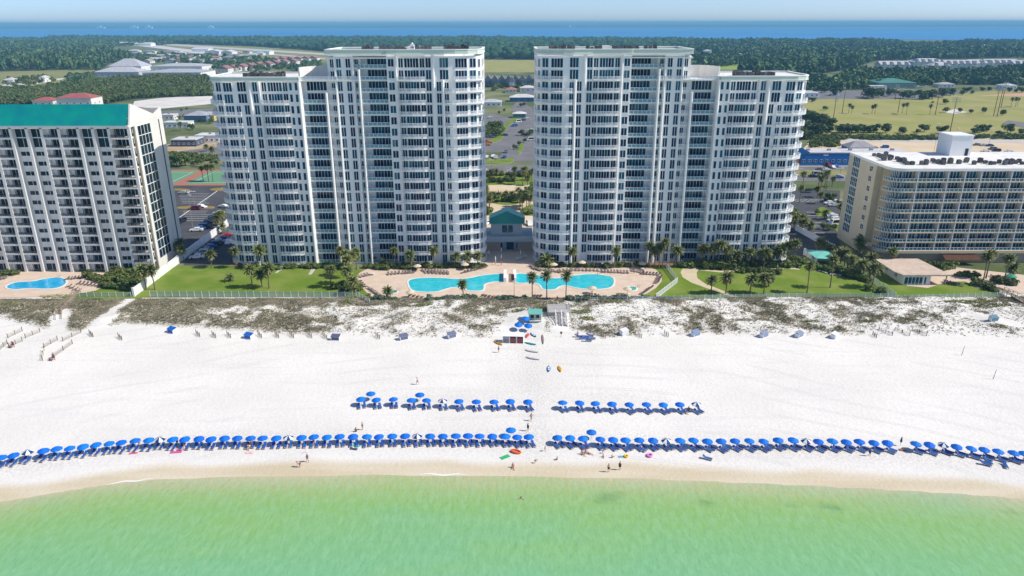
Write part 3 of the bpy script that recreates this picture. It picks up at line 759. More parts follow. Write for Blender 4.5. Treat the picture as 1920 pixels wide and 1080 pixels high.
    # rooftop stair house / lift overrun
    lo = MB().box(-2.2, 2.2, 0, 4.5, 0, 1.2).me('lift_house', M['roofwhite'])
    ob('lift_house', lo, rt, (*T(23, 12), 71.45)); 
    if which == 'green':
        an = MB(); an.box(-.7, .7, -.7, .7, 0, .9, 0); an.box(-.5, .5, -.5, .5, .9, 1.2, 1); an.box(-.6, .6, -.6, .6, 1.2, 2.0, 0); an.tube([(0, 0, 2.0), (0, 0, 2.5)], [.4, .2], 8, 0)
        ob('rooftop_tank', an.me('rooftop_tank', [M['white'], M['dark']]), rt, (*T(23, 7.5), 71.45))
    # windows
    def facet(a, b, t):
        (x0, y0), (x1, y1) = T(*a), T(*b)
        x, y = x0 + (x1 - x0) * t, y0 + (y1 - y0) * t
        d = Vector((x1 - x0, y1 - y0)) * (-sg if sg > 0 else 1) * (1 if sg > 0 else 1)
        ang = math.atan2((y1 - y0), (x1 - x0))
        if math.cos(ang) < -1e-6 or (abs(math.cos(ang)) < 1e-6): ang += math.pi
        # outward normal must point away from the building (towards -y or the end)
        nx, ny = math.sin(ang), -math.cos(ang)
        cxm = T(45, 12)
        if (x - cxm[0]) * nx + (y - cxm[1]) * ny < 0: ang += math.pi
        return x, y, ang
    for k in range(NT):
        z = Z0 + FH * k
        top2 = k >= NT - 2
        tall = z + .12
        for (u, d, wd, h, n) in ((17.2, .15, 1.75, 3.05, 2), (29.15, 0.0, 1.95, 2.45, 2), (43.1, .8, 1.6, 3.05, 2), (46.1, .8, 1.6, 3.05, 2), (40.7, 2.6, 1.2, 2.6, 2), (48.7, 2.6, 1.3, 2.6, 2),
                                (26.2, 1.3, 1.6, 2.95, 2), (22.75, 1.3, 4.7, 2.95, 5), (19.3, 1.3, 1.6, 2.95, 2), (34.1, 3.6, 6.6, 2.95, 6)):
            if k == 0 and u in (17.2,): continue
            W.add(wd, h, n, *T(u, d), z + (.45 if h < 2.5 else .12 if h > 3 else .06))
        if top2: W.add(2.9, 3.05, 3, *T(12.15 + 0.0, -.0), tall)
        else: W.add(1.6, 3.05, 2, *T(13.95, 0.0), tall)
        for (i, t, wd, n, h) in ((0, .14, 1.6, 2, 2.9), (1, .48, 3.9, 4, 2.9), (2, .55, 2.4, 2, 2.9), (3, .45, 1.6, 2, 2.6), (4, .5, 1.8, 2, 2.6)):
            if top2 and i == 0: continue
            x, y, a = facet(rc[i], rc[i + 1], t); W.add(wd, h, n, x, y, z + .06, a)
        # end wall facing the gap between the towers
        W.add(1.5, 2.3, 2, *T(0.0, 12.0), z + .5, (math.pi / 2 if sg < 0 else -math.pi / 2))
        W.add(1.5, 2.3, 2, *T(0.0, 18.0), z + .5, (math.pi / 2 if sg < 0 else -math.pi / 2))
    for k in range(NL):
        z = Z0 + FH * k
        top2 = k >= NL - 2
        for (u, d, wd, h, n, dz) in ((54.5, 3.6, 6.6, 2.95, 6, .06), (60.15, -.5, 1.0, 2.5, 1, .45), (61.95, -.5, 1.0, 2.5, 1, .45), (71.0, .8, 1.6, 2.95, 2, .06), (67.5, .8, 4.7, 2.95, 5, .06), (64.1, .8, 1.6, 2.95, 2, .06), (73.65, -.1, 1.7, 3.05, 2, .12)):
            W.add(wd, h, n, *T(u, d), z + dz)
        if top2: W.add(2.9, 3.05, 3, *T(78.0, 0), z + .12)
        else: W.add(1.7, 3.05, 2, *T(76.95, 0.0), z + .12)
        for (i, t, wd, n, h) in ((0, .20, 1.5, 2, 2.9), (0, .70, 2.9, 3, 2.9), (1, .5, 2.2, 2, 2.9), (2, .5, 1.5, 2, 2.6), (3, .5, 1.4, 2, 2.6)):
            if top2 and i == 0 and t < .5: continue
            x, y, a = facet(ro[i], ro[i + 1], t); W.add(wd, h, n, x, y, z + .06, a)
        W.add(1.5, 2.3, 2, *T(89.5, 12.0), z + .5, (-math.pi / 2 if sg < 0 else math.pi / 2))
    W.done(300)
    # balconies: slab + railing
    def balc(front, back, ks, glassy=False, tb=0.32):
        fr_, bk = pl(front), pl(back)
        bm_, rm = balcony_mesh(fr_, bk, tb), rail_mesh([bk[0]] + fr_ + [bk[-1]], glass=glassy)
        for k in ks:
            b = ob('balcony', bm_, rt, (0, 0, Z0 + FH * k))
            ob('railing', rm, b)
    rin = [(11.9, -1.0), (11.2, -1.7), (9.6, -1.95), (8.4, -1.8), (7.2, -1.15), (5.2, -.55), (3.2, .35), (1.4, 1.7), (.2, 3.2), (-.45, 5.4), (-.5, 7.0)]
    back = [(11.9, -.02), (8.6, .08), (4.6, .98), (1.7, 2.88), (.33, 5.6), (.0, 7.0)]
    balc(rin, back, range(0, NT - 2))
    balc([(9.0, -1.75)] + rin[3:], [(9.0, .07)] + back[1:], [NT - 2])
    bow = [(18.4, -1.0), (19.6, -1.5), (22.7, -1.75), (25.8, -1.5), (27.1, -1.0)]
    balc(bow, [(18.4, 1.28), (27.1, 1.28)], range(0, NT - 1))
    balc([(30.7, .75), (39.2, .75)], [(30.7, 3.58), (39.2, 3.58)], range(0, NT), True)
    balc([(40.2, .85), (41.3, .85)], [(40.2, 2.58), (41.3, 2.58)], range(0, NT), True)
    balc([(47.75, .85), (50.1, .85)], [(47.75, 2.58), (50.1, 2.58)], range(0, NL))
    balc([(51.3, .75), (58.6, .75)], [(51.3, 3.58), (58.6, 3.58)], range(0, NL - 1), True)
    sh = 44.6
    balc([(u + sh, d - .25) for u, d in bow], [(18.4 + sh, .78), (27.1 + sh, .78)], range(0, NL - 1))
    rout = [(78.8, -1.5), (83.9, -1.5), (84.2, -1.0), (85.6, -.7), (86.9, .0), (88.2, .55), (89.4, 1.9), (90.1, 3.8), (90.2, 5.6)]
    bko = [(78.8, -.02), (84.3, .08), (87.2, 1.38), (88.88, 3.6), (89.3, 5.6)]
    balc(rout, bko, range(0, NL - 2))
    balc([(84.0, -1.2)] + rout[3:], [(84.0, .08)] + bko[2:], [NL - 2])
    # rooftop plant
    def area(u0, u1, d0, d1, n): return [(cx + T(random.uniform(u0, u1), 0)[0], TY + random.uniform(d0, d1), random.uniform(.9, 1.35)) for _ in range(n)]
    def grid(us, ds): return [(cx + T(u + random.uniform(-.15, .15), 0)[0], TY + d + random.uniform(-.2, .2), random.uniform(1.0, 1.4)) for u in us for d in ds]
    fr = lambda a, b, n: [a + (b - a) * i / (n - 1) for i in range(n)]
    ac_units(("the tall roof with the white tank" if which == "green" else "the tall roof without a tank"), grid(fr(5, 12, 6), (5, 7.2)) + grid(fr(25.5, 33, 7), (5, 7.2)) + grid(fr(17, 21, 4), (6,)) + grid(fr(36, 39, 3), (7,)), 71.45)
    ac_units(("the low roof beside that block" if which == "green" else "the low roof beside the hotel"), grid(fr(66, 78, 10), (4.5, 6.8)), zlow + .7)
    return rt
tower(-9.6, -1, 'white high-rise condo tower stepping down towards the green-roofed block, with curved balconies', 'green')
tower(8.0, 1, 'white high-rise condo tower stepping down towards the pale hotel, with curved balconies', 'hotel')

# ------------------------------------------------------------------ the block with the green mansard roof
BX, BY = -122.3, 235.5
def green_block():
    rt = thing('condo_block', 'cream condo block with green metal mansard roof and dark glass end grid', 'apartment block', (BX, BY, 0))
    W = Wins(rt)
    fh, NF = 3.24, 15
    ze = 48.7
    fins = [-6.9, -12.0, -16.7, -22.9, -28.5, -33.2, -38.4, -44.2, -50.2, -55.0, -60.1, -66.0, -72.0]
    kinds = ['W', 'W', 'B', 'B', 'W', 'W', 'B', 'B', 'W', 'W', 'B', 'B']
    X1 = -72.0
    wa = MB()
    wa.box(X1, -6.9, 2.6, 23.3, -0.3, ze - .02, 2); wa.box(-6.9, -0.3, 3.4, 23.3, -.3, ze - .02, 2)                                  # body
    for f in fins: wa.box(f - .45, f + .45, 0.0, 2.6, -0.3, ze - .02, 0)
    for (a, b), k in zip(zip(fins, fins[1:]), kinds):
        if k == 'W': wa.box(b + .45, a - .45, 1.6, 2.6, -0.3, ze - .02, 0)
        else:
            wa.box(b + .45, b + .45 + 1.0, 1.7, 2.6, -.3, ze - .02, 1)
    wa.box(X1, 0.0, -.35, 5.2, ze, ze + .65, 0); wa.box(X1, -.95, .0, 3.3, ze - .35, ze - .02, 1)                                       # fascia
    # end wall with its V shaped parapet
    prof = [(5.2, -0.3), (23.4, -0.3), (23.4, 52.4 - 0), (17.8, 50.9), (3.0, 55.6), (0.9, ze + .66), (5.2, ze + .66)]
    prof = [(5.2, -.3), (19.6, -.3), (19.6, ze + .66), (5.2, ze + .66)]
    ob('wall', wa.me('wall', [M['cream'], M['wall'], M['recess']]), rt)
    ew = MB()
    def slabx(poly, x0, x1, mi=0):
        n = len(poly)
        ew.add([(x0, y, z) for y, z in poly] + [(x1, y, z) for y, z in poly], [(i, (i + 1) % n, (i + 1) % n + n, i + n) for i in range(n)] + [tuple(range(n))[::-1], tuple(n + i for i in range(n))], mi)
    slabx([(3.41, -.3), (23.4, -.3), (23.4, ze + .64), (3.41, ze + .64)], -.29, 0.05)
    slabx([(0.3, ze + .66), (23.4, ze + .66), (23.4, 52.6), (17.8, 50.9), (3.2, 55.8)], -.5, 0.05)
    ew.box(-.9, 0.05, 0.0, .75, -.3, ze - .02)                                    # corner post
    ew.box(.05, .12, 20.0, 20.6, 1, ze + .2, 1)                                     # black strip: dark of a recessed slit put into the colour
    ob('end_wall', ew.me('end_wall', [M['cream'], M['black']]), rt)
    rf = MB(); rx0, rx1 = X1, -.52
    rf.add([(rx0, -.45, ze + .66), (rx1, -.45, ze + .66), (rx1, 3.2, 55.7), (rx0, 3.2, 55.7)], [(0, 1, 2, 3)], 0)
    rf.add([(rx0, 3.2, 55.7), (rx1, 3.2, 55.7), (rx1, 17.8, 50.7), (rx0, 17.8, 50.7), (rx1, 23.4, 52.4), (rx0, 23.4, 52.4), (rx1, 23.4, 49), (rx0, 23.4, 49)], [(0, 1, 2, 3), (3, 2, 4, 5), (5, 4, 6, 7)], 1)
    roof = ob('roof', rf.me('roof', [M['teal'], M['roofgrey']]), rt)
    sm = MB()
    k = 0
    while rx1 - .6 - k * 1.15 > rx0:
        x = rx1 - .6 - k * 1.15; k += 1
        sm.add([(x - .04, -.47, ze + .68), (x + .04, -.47, ze + .68), (x + .04, 3.18, 55.78), (x - .04, 3.18, 55.78)], [(0, 1, 2, 3)])
    ob('roof_seam', sm.me('roof_seam', M['teal']), roof, kind='stuff')
    # balconies
    def balc(x0, x1, k, corner=False):
        z = fh * k
        mb = MB()
        if corner: mb.box(x0, x1 + .05, -.15, 3.38, -.40, .12)
        else: mb.box(x0, x1, .12, 2.58, -.40, .0); 
        if not corner: mb.box(x0, x1, .12, .32, .0, .22)
        key = ('gb', round(x0, 2), corner)
        if key not in WIN: WIN[key] = (mb.me('balcony', M['cream']), rail_mesh([(x0, .22), (x1, .22)] if not corner else [(x0, 0), (x1, 0), (x1, 3.3)], 1.05, .25, 'dark'))
        b = ob('balcony', WIN[key][0], rt, (0, 0, z)); ob('railing', WIN[key][1], b, (0, 0, .0))
    for k in range(1, NF):
        z = fh * k
        balc(fins[0] + .46, -.9, k, True)
        W.add(5.4, 2.7, 4, -3.6, 3.4, z + .2, gm='glassdark'); 
        for (a, b), kd in zip(zip(fins, fins[1:]), kinds):
            m = (a + b) / 2
            if kd == 'B':
                balc(b + .46, a - .46, k)
                wd = (a - .45) - (b + 1.55)
                W.add(wd - .1, 2.72, 3 if wd > 3 else 2, (a - .45 + b + 1.55) / 2, 2.6, z + .2, gm='glassdark')
            elif k >= NF - 2: W.add(a - b - 1.0, 3.05, 2, m, 1.6, z + .1, gm='glassdark', fr=.07)
            else: W.add(3.5, 1.5, 2, m, 1.6, z + .55, gm='glassdark')
        for j in range(2):
            W.add(4.48, 3.2, 2, .05, 7.0 + j * 4.5, z + .02, math.pi / 2, gm='glassdark', fr=.10)
    for (a, b), kd in zip(zip(fins, fins[1:]), kinds):
        W.add(a - b - 1.2, 2.5, 2, (a + b) / 2, 1.6 if kd == 'W' else 2.6, .2, gm='glassdark')
    W.done(300)
    return rt
green_block()

# ------------------------------------------------------------------ the pale hotel with glass balconies
HYF, HXS = 243.5, 128.6
def hotel():
    rt = thing('hotel', 'pale beige hotel with curved glass corner balconies and flat white roof', 'hotel', (HXS, HYF, 0))
    W = Wins(rt)
    zs = [Zy(1728, y, HYF)[1] for y in (472.5, 454, 436, 417, 399, 379.5, 360, 341)]
    zroof = Zy(1728, 319, HYF)[1]
    fx = [Zy(1560 + a / 5.333, 240 + 450 / 5.333, HYF)[0] - HXS for a in (875, 1175, 1345, 1505, 1810)]
    per = fx[4] - fx[3]; half = fx[2] - fx[1]
    fx += [fx[4] + half, fx[4] + 2 * half, fx[4] + 2 * half + per, fx[4] + 3 * half + per, fx[4] + 4 * half + per]
    X1 = fx[-1] + 6
    YB = 33.0
    zp = zs[0]
    R_ = 5.2
    arc = lambda r, n=9: [(R_ - r * math.cos(t), R_ - r * math.sin(t)) for t in [i * math.pi / 2 / (n - 1) for i in range(n)]]
    a_out, a_in = arc(R_), arc(R_ - 2.2)
    wa = MB()
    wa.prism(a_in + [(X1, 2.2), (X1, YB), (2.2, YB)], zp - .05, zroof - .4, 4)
    wa.prism([(0, 11.0), (2.2, 11.0), (2.2, YB), (0, YB)], 0 - .3, zroof - .4, 0)
    wa.prism(arc(R_ + .0) + [(X1, 0), (X1, YB), (0, YB)], zroof - .4, zroof + .5, 3, 1)
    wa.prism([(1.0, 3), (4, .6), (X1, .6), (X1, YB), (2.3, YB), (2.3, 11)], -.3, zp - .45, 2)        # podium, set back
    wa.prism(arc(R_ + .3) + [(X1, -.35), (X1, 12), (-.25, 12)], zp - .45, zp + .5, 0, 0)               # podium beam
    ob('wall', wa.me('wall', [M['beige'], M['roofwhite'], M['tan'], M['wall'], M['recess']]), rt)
    for f in fx: ob('partition_wall', MB().box(f - .16, f + .16, .12, 2.19, zp + .5, zroof - .41).me('partition_wall', M['cream']), rt)
    for k, z in enumerate(zs):
        zt = (zs[k + 1] if k < 7 else zroof) - z
        if k:
            sl = MB().prism(arc(R_ - .02) + [(X1, .02), (X1, 2.19), (R_, 2.19)] + a_in[::-1][1:], -.32, .0)
            b = ob('balcony', sl.me('balcony', M['beige']), rt, (0, 0, z))
        else: b = rt
        ex = [fx[0] - 6.4] + fx
        rl = ob('railing', rail_mesh([(x, y) for x, y in arc(R_ - .2)] + [(f, .2) for f in fx] + [(X1, .2)], 1.1, glass=True, gm='glassrailhotel'), b, (0, 0, 0.0 if k else z + .5))
        z_ = z + (.5 if k == 0 else 0) + .05
        h = 3.05
        for (a, b_) in zip(ex, fx + [X1]):
            if b_ - a > 7:
                W.add(3.4, h, 3, a + (b_ - a) * .21, 2.2, z_, gm='glassblue'); W.add(5.0, h, 4, a + (b_ - a) * .68, 2.2, z_, gm='glassblue')
            else:
                W.add(4.5, h, 4, a + (b_ - a) * .46, 2.2, z_, gm='glassblue')
        for i in range(8):
            (x0, y0), (x1, y1) = a_in[i], a_in[i + 1]
            W.add(math.hypot(x1 - x0, y1 - y0) * .92, h, 1, (x0 + x1) / 2, (y0 + y1) / 2, z_, math.atan2(y1 - y0, x1 - x0), gm='glassblue')
        # flank: stair glazing and small four-pane windows
        ys = [Yx(1560 + a / 5.333, 240 + 400 / 5.333, HXS)[0] - HYF for a in (205, 275, 352, 400)]
        W.add(min(8.0, ys[0] - ys[1]), zt - .35, 4, 0, (ys[0] + ys[1]) / 2, z + .15, -math.pi / 2, gm='glassblue', rows=2)
        W.add(2.2, 1.9, 2, 0, 14.5, z + .8, -math.pi / 2, gm='glassdark', rows=2)
    W.done(300)
    aw = MB(); x0, x1 = Zy(1766, 480, HYF)[0] - HXS, Zy(1830, 480, HYF)[0] - HXS
    aw.add([(x0, .6, zp - .6), (x1, .6, zp - .6), (x1 + .4, -3.2, zp - 1.9), (x0 - .4, -3.2, zp - 1.9)], [(0, 1, 2, 3), (3, 2, 1, 0)])
    aw.box(x0 - .4, x1 + .4, -3.25, -3.1, zp - 2.25, zp - 1.9)
    ob('awning', aw.me('awning', mat('brown_awning', (0.20, 0.10, 0.06), 0.8)), rt)
    # white lift house on the roof
    pw = MB()
    p0, p1, p2 = P(1770, 294, zroof), P(1822, 295, zroof), P(1784, 254, zroof + 8)
    x0, x1 = p0[0] - HXS + 1.2, p1[0] - HXS - .6; y0 = p0[1] - HYF - 1.0
    zt = zroof + .5 + 7.2
    pw.box(x0, x1, y0, y0 + 9, zroof + .5, zt, 0); pw.box(x0 - .2, x1 + .2, y0 - .2, y0 + 9.2, zt, zt + .3, 0)
    pw.box(x1 - 2.2, x1 - 1.0, y0 - .06, y0, zroof + .52, zroof + 3.2, 1)
    ob('lift_house', pw.me('lift_house', [M['white'], M['dark']]), rt)
    ac = []
    for i in range(13):
        bx_ = HXS + 9 + i * 5.6
        for j in range(9): ac.append((bx_ + random.uniform(-1.6, 1.9), HYF + random.choice((7, 9, 11, 13)) + random.uniform(-.5, .5), random.uniform(1.0, 1.3)))
    for i in range(26): ac.append((HXS + random.uniform(4, 10), HYF + random.uniform(15, 26), random.uniform(1.0, 1.3)))
    for q in ac[:]:
        for r_ in ac[:]:
            if q is not r_ and q in ac and abs(q[0] - r_[0]) < 1.4 and abs(q[1] - r_[1]) < 1.4: ac.remove(q)
    ac_units("the hotel's flat white roof", ac, zroof + .5)
    return rt
hotel()

# ------------------------------------------------------------------ clubhouse between the towers
def clubhouse():
    y0 = P(955, 471)[1]
    X = lambda px, py: Zy(px, py, y0)[0]
    Zc = lambda py: Zy(955, py, y0)[1]
    rt = thing('clubhouse', 'clubhouse with teal gabled roof standing between the two towers', 'clubhouse', (X(950, 440), y0, 0))
    ox = X(950, 440)
    xl, xr = X(909, 460) - ox, X(998, 460) - ox
    zb, zt = Zc(453), Zc(443)
    mb = MB()
    mb.box(xl, xl + 5.8, 0, 12, -.3, zb, 1); mb.box(xl + 5.8, xr - 5.5, 2.5, 12, -.3, zb, 0); mb.box(xr - 5.5, xr, 0, 12, -.3, zb, 1)
    mb.box(xl - .2, xr + .2, -.5, 12.2, zb, zt, 0)
    ul, ur = X(920, 435) - ox, X(979, 435) - ox
    ze = Zc(421)
    mb.box(ul, ur, 2.0, 6.2, zt, ze, 0)
    ob('wall', mb.me('wall', [mat('pale_blue_stucco', (0.46, 0.53, 0.55), 0.8), M['tan']]), rt)
    dr = MB(); dr.box(-.1, 2.6, 2.3, 2.5, 0, zb - .6, 0); ob('door', dr.me('door', M['glassblue']), rt)
    W = Wins(rt); W.add(4.2, 3.0, 2, .3, 2.0, zt + .8, gm='glassblue'); W.add(2.2, 2.4, 2, -2.6, 2.5, .3, gm='glassdark'); W.add(2.2, 2.4, 2, 4.6, 2.5, .3, gm='glassdark'); W.done()
    rl, rr_ = X(917, 415) - ox, X(984, 415) - ox
    zs_, zp_ = Zc(411), Zc(397)
    r = MB()
    prof = [(rl, ze), (rr_, ze), (rr_, zs_), ((rl + rr_) / 2, zp_), (rl, zs_)]
    n = 5
    r.add([(x, 1.2, z) for x, z in prof] + [(x, 6.5, z) for x, z in prof], [(0, 1, 2, 3, 4), (9, 8, 7, 6, 5)] + [(i, i + n, (i + 1) % n + n, (i + 1) % n) for i in range(n)])
    ob('roof', r.me('roof', M['teal']), rt)
    e = MB()
    for a, b in (((rl, zs_), ((rl + rr_) / 2, zp_)), (((rl + rr_) / 2, zp_), (rr_, zs_))):
        e.bar((a[0], .9, a[1]), (b[0], .9, b[1]), .5, .4)
        e.add([(a[0], 1.1, a[1] + .12), (b[0], 1.1, b[1] + .12), (b[0], 6.8, b[1] + .12), (a[0], 6.8, a[1] + .12)], [(0, 1, 2, 3)])
    ob('roof_trim', e.me('roof_trim', M['tealpale']), rt)
clubhouse()

# ================================================================== beach furniture
m_blue = mat('blue_canvas', (0.0, 0.14, 0.66), 0.7, (0.0, 0.165, 0.72), 1.5, rnd=0.10)
m_navy = mat('navy_canvas', (0.01, 0.06, 0.20), 0.7)
m_wcanvas = mat('white_canvas', (0.80, 0.80, 0.80), 0.7)
m_mat = mat('blue_mattress', (0.015, 0.10, 0.42), 0.8, rnd=0.15)
m_lw = mat('lounger_wood', (0.52, 0.43, 0.34), 0.8, rnd=0.2)
def canopy_mesh(name, mats, stripes, r=1.07, z0=1.52, z1=2.06, n=8):
    mb = MB()
    for k in range(n):
        a0, a1 = 2 * math.pi * k / n, 2 * math.pi * (k + 1) / n
        p = lambda a, q, z: (math.cos(a) * r * q, math.sin(a) * r * q, z)
        am = (a0 + a1) / 2; mi = k % 2 if stripes else 0
        zm = z0 + (z1 - z0) * .52
        v = [p(a0, 1, z0), p(am, .93, z0 + .03), p(a1, 1, z0), p(a1, .55, zm), p(a0, .55, zm), (0, 0, z1), p(a0, 1.0, z0 - .14), p(am, .93, z0 - .11), p(a1, 1.0, z0 - .14)]
        mb.add(v, [(0, 1, 2, 3, 4), (4, 3, 5), (6, 7, 1, 0), (7, 8, 2, 1)], mi)
    return mb.me(name, mats)
pole_me = MB().tube([(0, 0, -.1), (0, 0, 2.12)], .03, 6).me('pole', M['wood'])
vent_me = MB().tube([(0, 0, 1.98), (0, 0, 2.10)], [.14, .02], 8).me('cap', m_blue)
UMB = ('beach_umbrella', [('canopy', canopy_mesh('canopy', [m_blue], False), []), ('pole', pole_me, []), ('cap', vent_me, [])])
UMBW = ('beach_umbrella', [('canopy', canopy_mesh('canopy', [m_wcanvas, m_navy], True), []), ('pole', pole_me, []), ('cap', vent_me, [])])
cu = MB().tube([(0, 0, .75), (0, 0, 1.0), (0, 0, 1.9), (0, 0, 2.05)], [.08, .24, .10, .03], 8)
UMBC = ('beach_umbrella', [('canopy', cu.me('canopy', m_navy), []), ('pole', pole_me, [])])
fr = MB()
for s_ in (-1, 1):
    fr.box(s_ * .29 - .035, s_ * .29 + .035, -1.35, .0, .24, .32); fr.bar((s_ * .29, 0, .26), (s_ * .29, .52, .62), .07, .08)
    for y in (-1.25, -.15): fr.box(s_ * .29 - .035, s_ * .29 + .035, y - .04, y + .04, 0, .24, 0, 't')
fr.box(-.255, .255, -1.35, -1.28, .24, .31)
cs = MB(); cs.box(-.235, .235, -1.27, -.04, .30, .41); 
cs.add([(-.235, .0, .34), (.235, .0, .34), (.235, .50, .70), (-.235, .50, .70), (-.235, -.06, .43), (.235, -.06, .43), (.235, .44, .79), (-.235, .44, .79)], [(0, 3, 2, 1), (4, 5, 6, 7), (0, 1, 5, 4), (1, 2, 6, 5), (2, 3, 7, 6), (3, 0, 4, 7)])
LOUNGER = ('beach_lounger', [('frame', fr.me('frame', m_lw), []), ('mattress', cs.me('mattress', m_mat), [])])

FRONT_L = [(1, 857), (25, 852), (-51, 847), (80, 844), (105, 841), (130, 839), (155, 836), (180, 833), (204, 830), (227, 828), (253, 825), (278, 824), (-300, 822), (324, 823), (347, 822), (372, 821), (396, 822), (420, 820), (444, 820), (469, 820), (492, 820), (518, 820), (-540, 819), (565, 819), (589, 818), (613, 818), (637, 817), (662, 817), (687, 817), (711, 817), (735, 816), (760, 816), (-783, 816), (806, 816), (830, 816), (854, 816), (877, 816), (899, 816), (923, 816), (947, 817), (970, 818), (992, 818)]
FRONT_R = [(1046, 819), (1069, 819), (1093, 821), (1125, 822), (1149, 823), (1173, 824), (1199, 824), (1224, 824), (-1249, 824), (1275, 825), (1300, 824), (1327, 826), (1353, 826), (1379, 825), (1405, 825), (1432, 826), (1460, 824), (1487, 824), (-1512, 825), (1535, 826), (1561, 826), (1587, 827), (1612, 827), (1639, 828), (1665, 829), (1717, 831), (1743, 832), (-1770, 832), (1794, 836), (1821, 839), (1846, 841), (1872, 845), (1901, 848), (1921, 849)]
BACK_L = [(677, 747), (706, 748), (738, 747), (771, 749), (799, 749), (-830, 750), (861, 751), (893, 752), (926, 752), (957, 751), (990, 752)]
BACK_R = [(1055, 754), (1086, 754), (1117, 755), (1148, 756), (1180, 757), (1212, 757), (1244, 757), (1275, 757), (-1306, 757)]
EXTRA = [(695, 737), (787, 739), (958, 805), (1109, 809)]
def at(px, py, z):
    """the point Z above the sand that the photograph shows at this pixel"""
    x, y = P(px, py, z + .2)
    for _ in range(3): x, y = P(px, py, z + float(bz(x, y)))
    return x, y, float(bz(x, y))
foot = lambda px: R(np.interp(px, [0, 300, 700, 1000, 1400, 1900], [-6, 0, 14, 24, 36, 50]))
def umbrella_row(pts, where, loungers=True, rev=False):
    seq = pts[::-1] if rev else pts
    for i, (px, py) in enumerate(seq):
        striped = px < 0; px = abs(px)
        x, y, z = at(px, py, 1.72)
        nm = f'{ordw(i + 1)} umbrella from the sand walkway {where}'
        g = f'beach umbrellas {where}'
        tl = random.uniform(-.05, .05)
        u = inst(UMBW if striped else UMB, (x, y, z), random.uniform(0, .8), random.uniform(.97, 1.04), ('blue and white ' if striped else 'plain blue ') + nm, 'beach umbrella', g)
        u.rotation_euler[0] = R(random.uniform(-4, 3)); u.rotation_euler[1] = R(random.uniform(-4, 4))
        if loungers:
            a = foot(px) + R(random.uniform(-5, 5))
            for s_ in (-1, 1):
                lx, ly = x + s_ * (.50 + .06 * (px % 3)) * math.cos(a) + .1 * math.sin(a), y + s_ * .52 * math.sin(a) - .40 + random.uniform(-.16, .16)
                lx += .35 * math.sin(a)
                inst(LOUNGER, (lx, ly, float(bz(lx, ly))), a, 1.0, f'{"hotel" if s_ > 0 else "green-block"} side blue lounger at the {ordw(i + 1)} umbrella {where}', 'beach lounger', f'blue beach loungers {where}')
umbrella_row(FRONT_L, 'towards the green-roofed block, waterside row', rev=True)
umbrella_row(FRONT_R, 'towards the hotel, waterside row')
umbrella_row(BACK_L, 'towards the green-roofed block, inland row', rev=True)
umbrella_row(BACK_R, 'towards the hotel, inland row')
for (px, py), lb in zip(EXTRA, ('plain blue umbrella set behind the end pair of the inland row', 'plain blue umbrella behind a pair mid-way along the inland row', 'plain blue umbrella behind the waterside row beside the walkway, green-block side', 'plain blue umbrella behind the waterside row near the walkway, hotel side')):
    x, y, z = at(px, py, 1.72); inst(UMB, (x, y, z), .3, 1.02, lb, 'beach umbrella', 'umbrellas set behind the rows')
x, y, z = at(1690, 826, 1.2); inst(UMBC, (x, y, z), 0, 1.0, 'furled dark umbrella in the gap of the waterside row', 'beach umbrella', 'furled umbrellas')
for (px, py), lb, a in (((1322, 860), 'blue lounger alone on the sand below the hotel half of the waterside row', 62), ((1843, 871), 'blue lounger lying askew near the hotel end of the beach', 60), ((1848, 866), 'blue lounger crossing another near the hotel end of the beach', 20), ((1883, 872), 'blue lounger nearest the frame edge below the last umbrellas', -15)):
    x, y, z = G(px, py); inst(LOUNGER, (x, y, z), R(a), 1.05, lb, 'beach lounger', 'loungers alone on the sand')

# ---- kayaks and boards
def kayak(L, W_, cols, name='kayak', cockpit=True, label='', px=0, py=0, ang=0, tilt=0, cat='kayak'):
    mh_ = mat('plastic_' + name + '_%02d%02d%02d' % tuple(int(c * 99) for c in cols[0]), cols[0], 0.4)
    md_ = mat('deck_%02d%02d%02d' % tuple(int(c * 99) for c in cols[1]), cols[1], 0.5)
    x, y, z = G(px, py)
    t = thing(name, label, cat, (x, y, z), R(ang), 'boats and boards on the sand')
    hull = MB(); N = 10; rings = []
    for i in range(N + 1):
        s_ = -1 + 2 * i / N; w_ = max(.03, W_ / 2 * (1 - abs(s_) ** 2.4)); k = .10 * abs(s_) ** 3
        rings.append([(s_ * L / 2, w_ * math.cos(q), .02 + k + .16 + (.16 if math.sin(q) < 0 else .10) * math.sin(q)) for q in [j * math.pi / 4 for j in range(8)]])
    vs = [p for r_ in rings for p in r_]
    hull.add(vs, [(i * 8 + j, (i + 1) * 8 + j, (i + 1) * 8 + (j + 1) % 8, i * 8 + (j + 1) % 8) for i in range(N) for j in range(8)] + [tuple(range(8)), tuple(N * 8 + j for j in range(8))[::-1]])
    h = ob('hull', hull.me('hull', mh_, True), t)
    if cockpit:
        c = MB()
        for x0, x1 in ((-.28, -.05), (.02, .26)):
            poly = [(L * ((x0 + x1) / 2 + (x1 - x0) / 2 * math.cos(q)), W_ * .30 * math.sin(q)) for q in [j * math.pi / 5 for j in range(10)]]
            c.prism(poly, .26, .30)
        ob('deck_well', c.me('deck_well', md_), t)
    if tilt: t.rotation_euler[0] = R(tilt)
    return t
kayak(3.6, 1.05, ((.75, .36, .02), (.25, .14, .03)), label='yellow kayak lying before the white beach lockers', px=934, py=644, ang=-50)
kayak(3.0, .95, ((.72, .16, .10), (.5, .1, .08)), label='coral red kayak beside the white beach lockers', px=989, py=630, ang=80)
kayak(3.0, .95, ((.03, .14, .42), (.78, .80, .80)), label='blue kayak with white deck beside the coral red kayak', px=1000, py=629, ang=-62)
kayak(3.6, .85, ((.02, .30, .36), (.02, .22, .28)), 'paddle_board', False, 'teal paddle board on the sand below the lockers', 994, 645, -28, cat='paddle board')
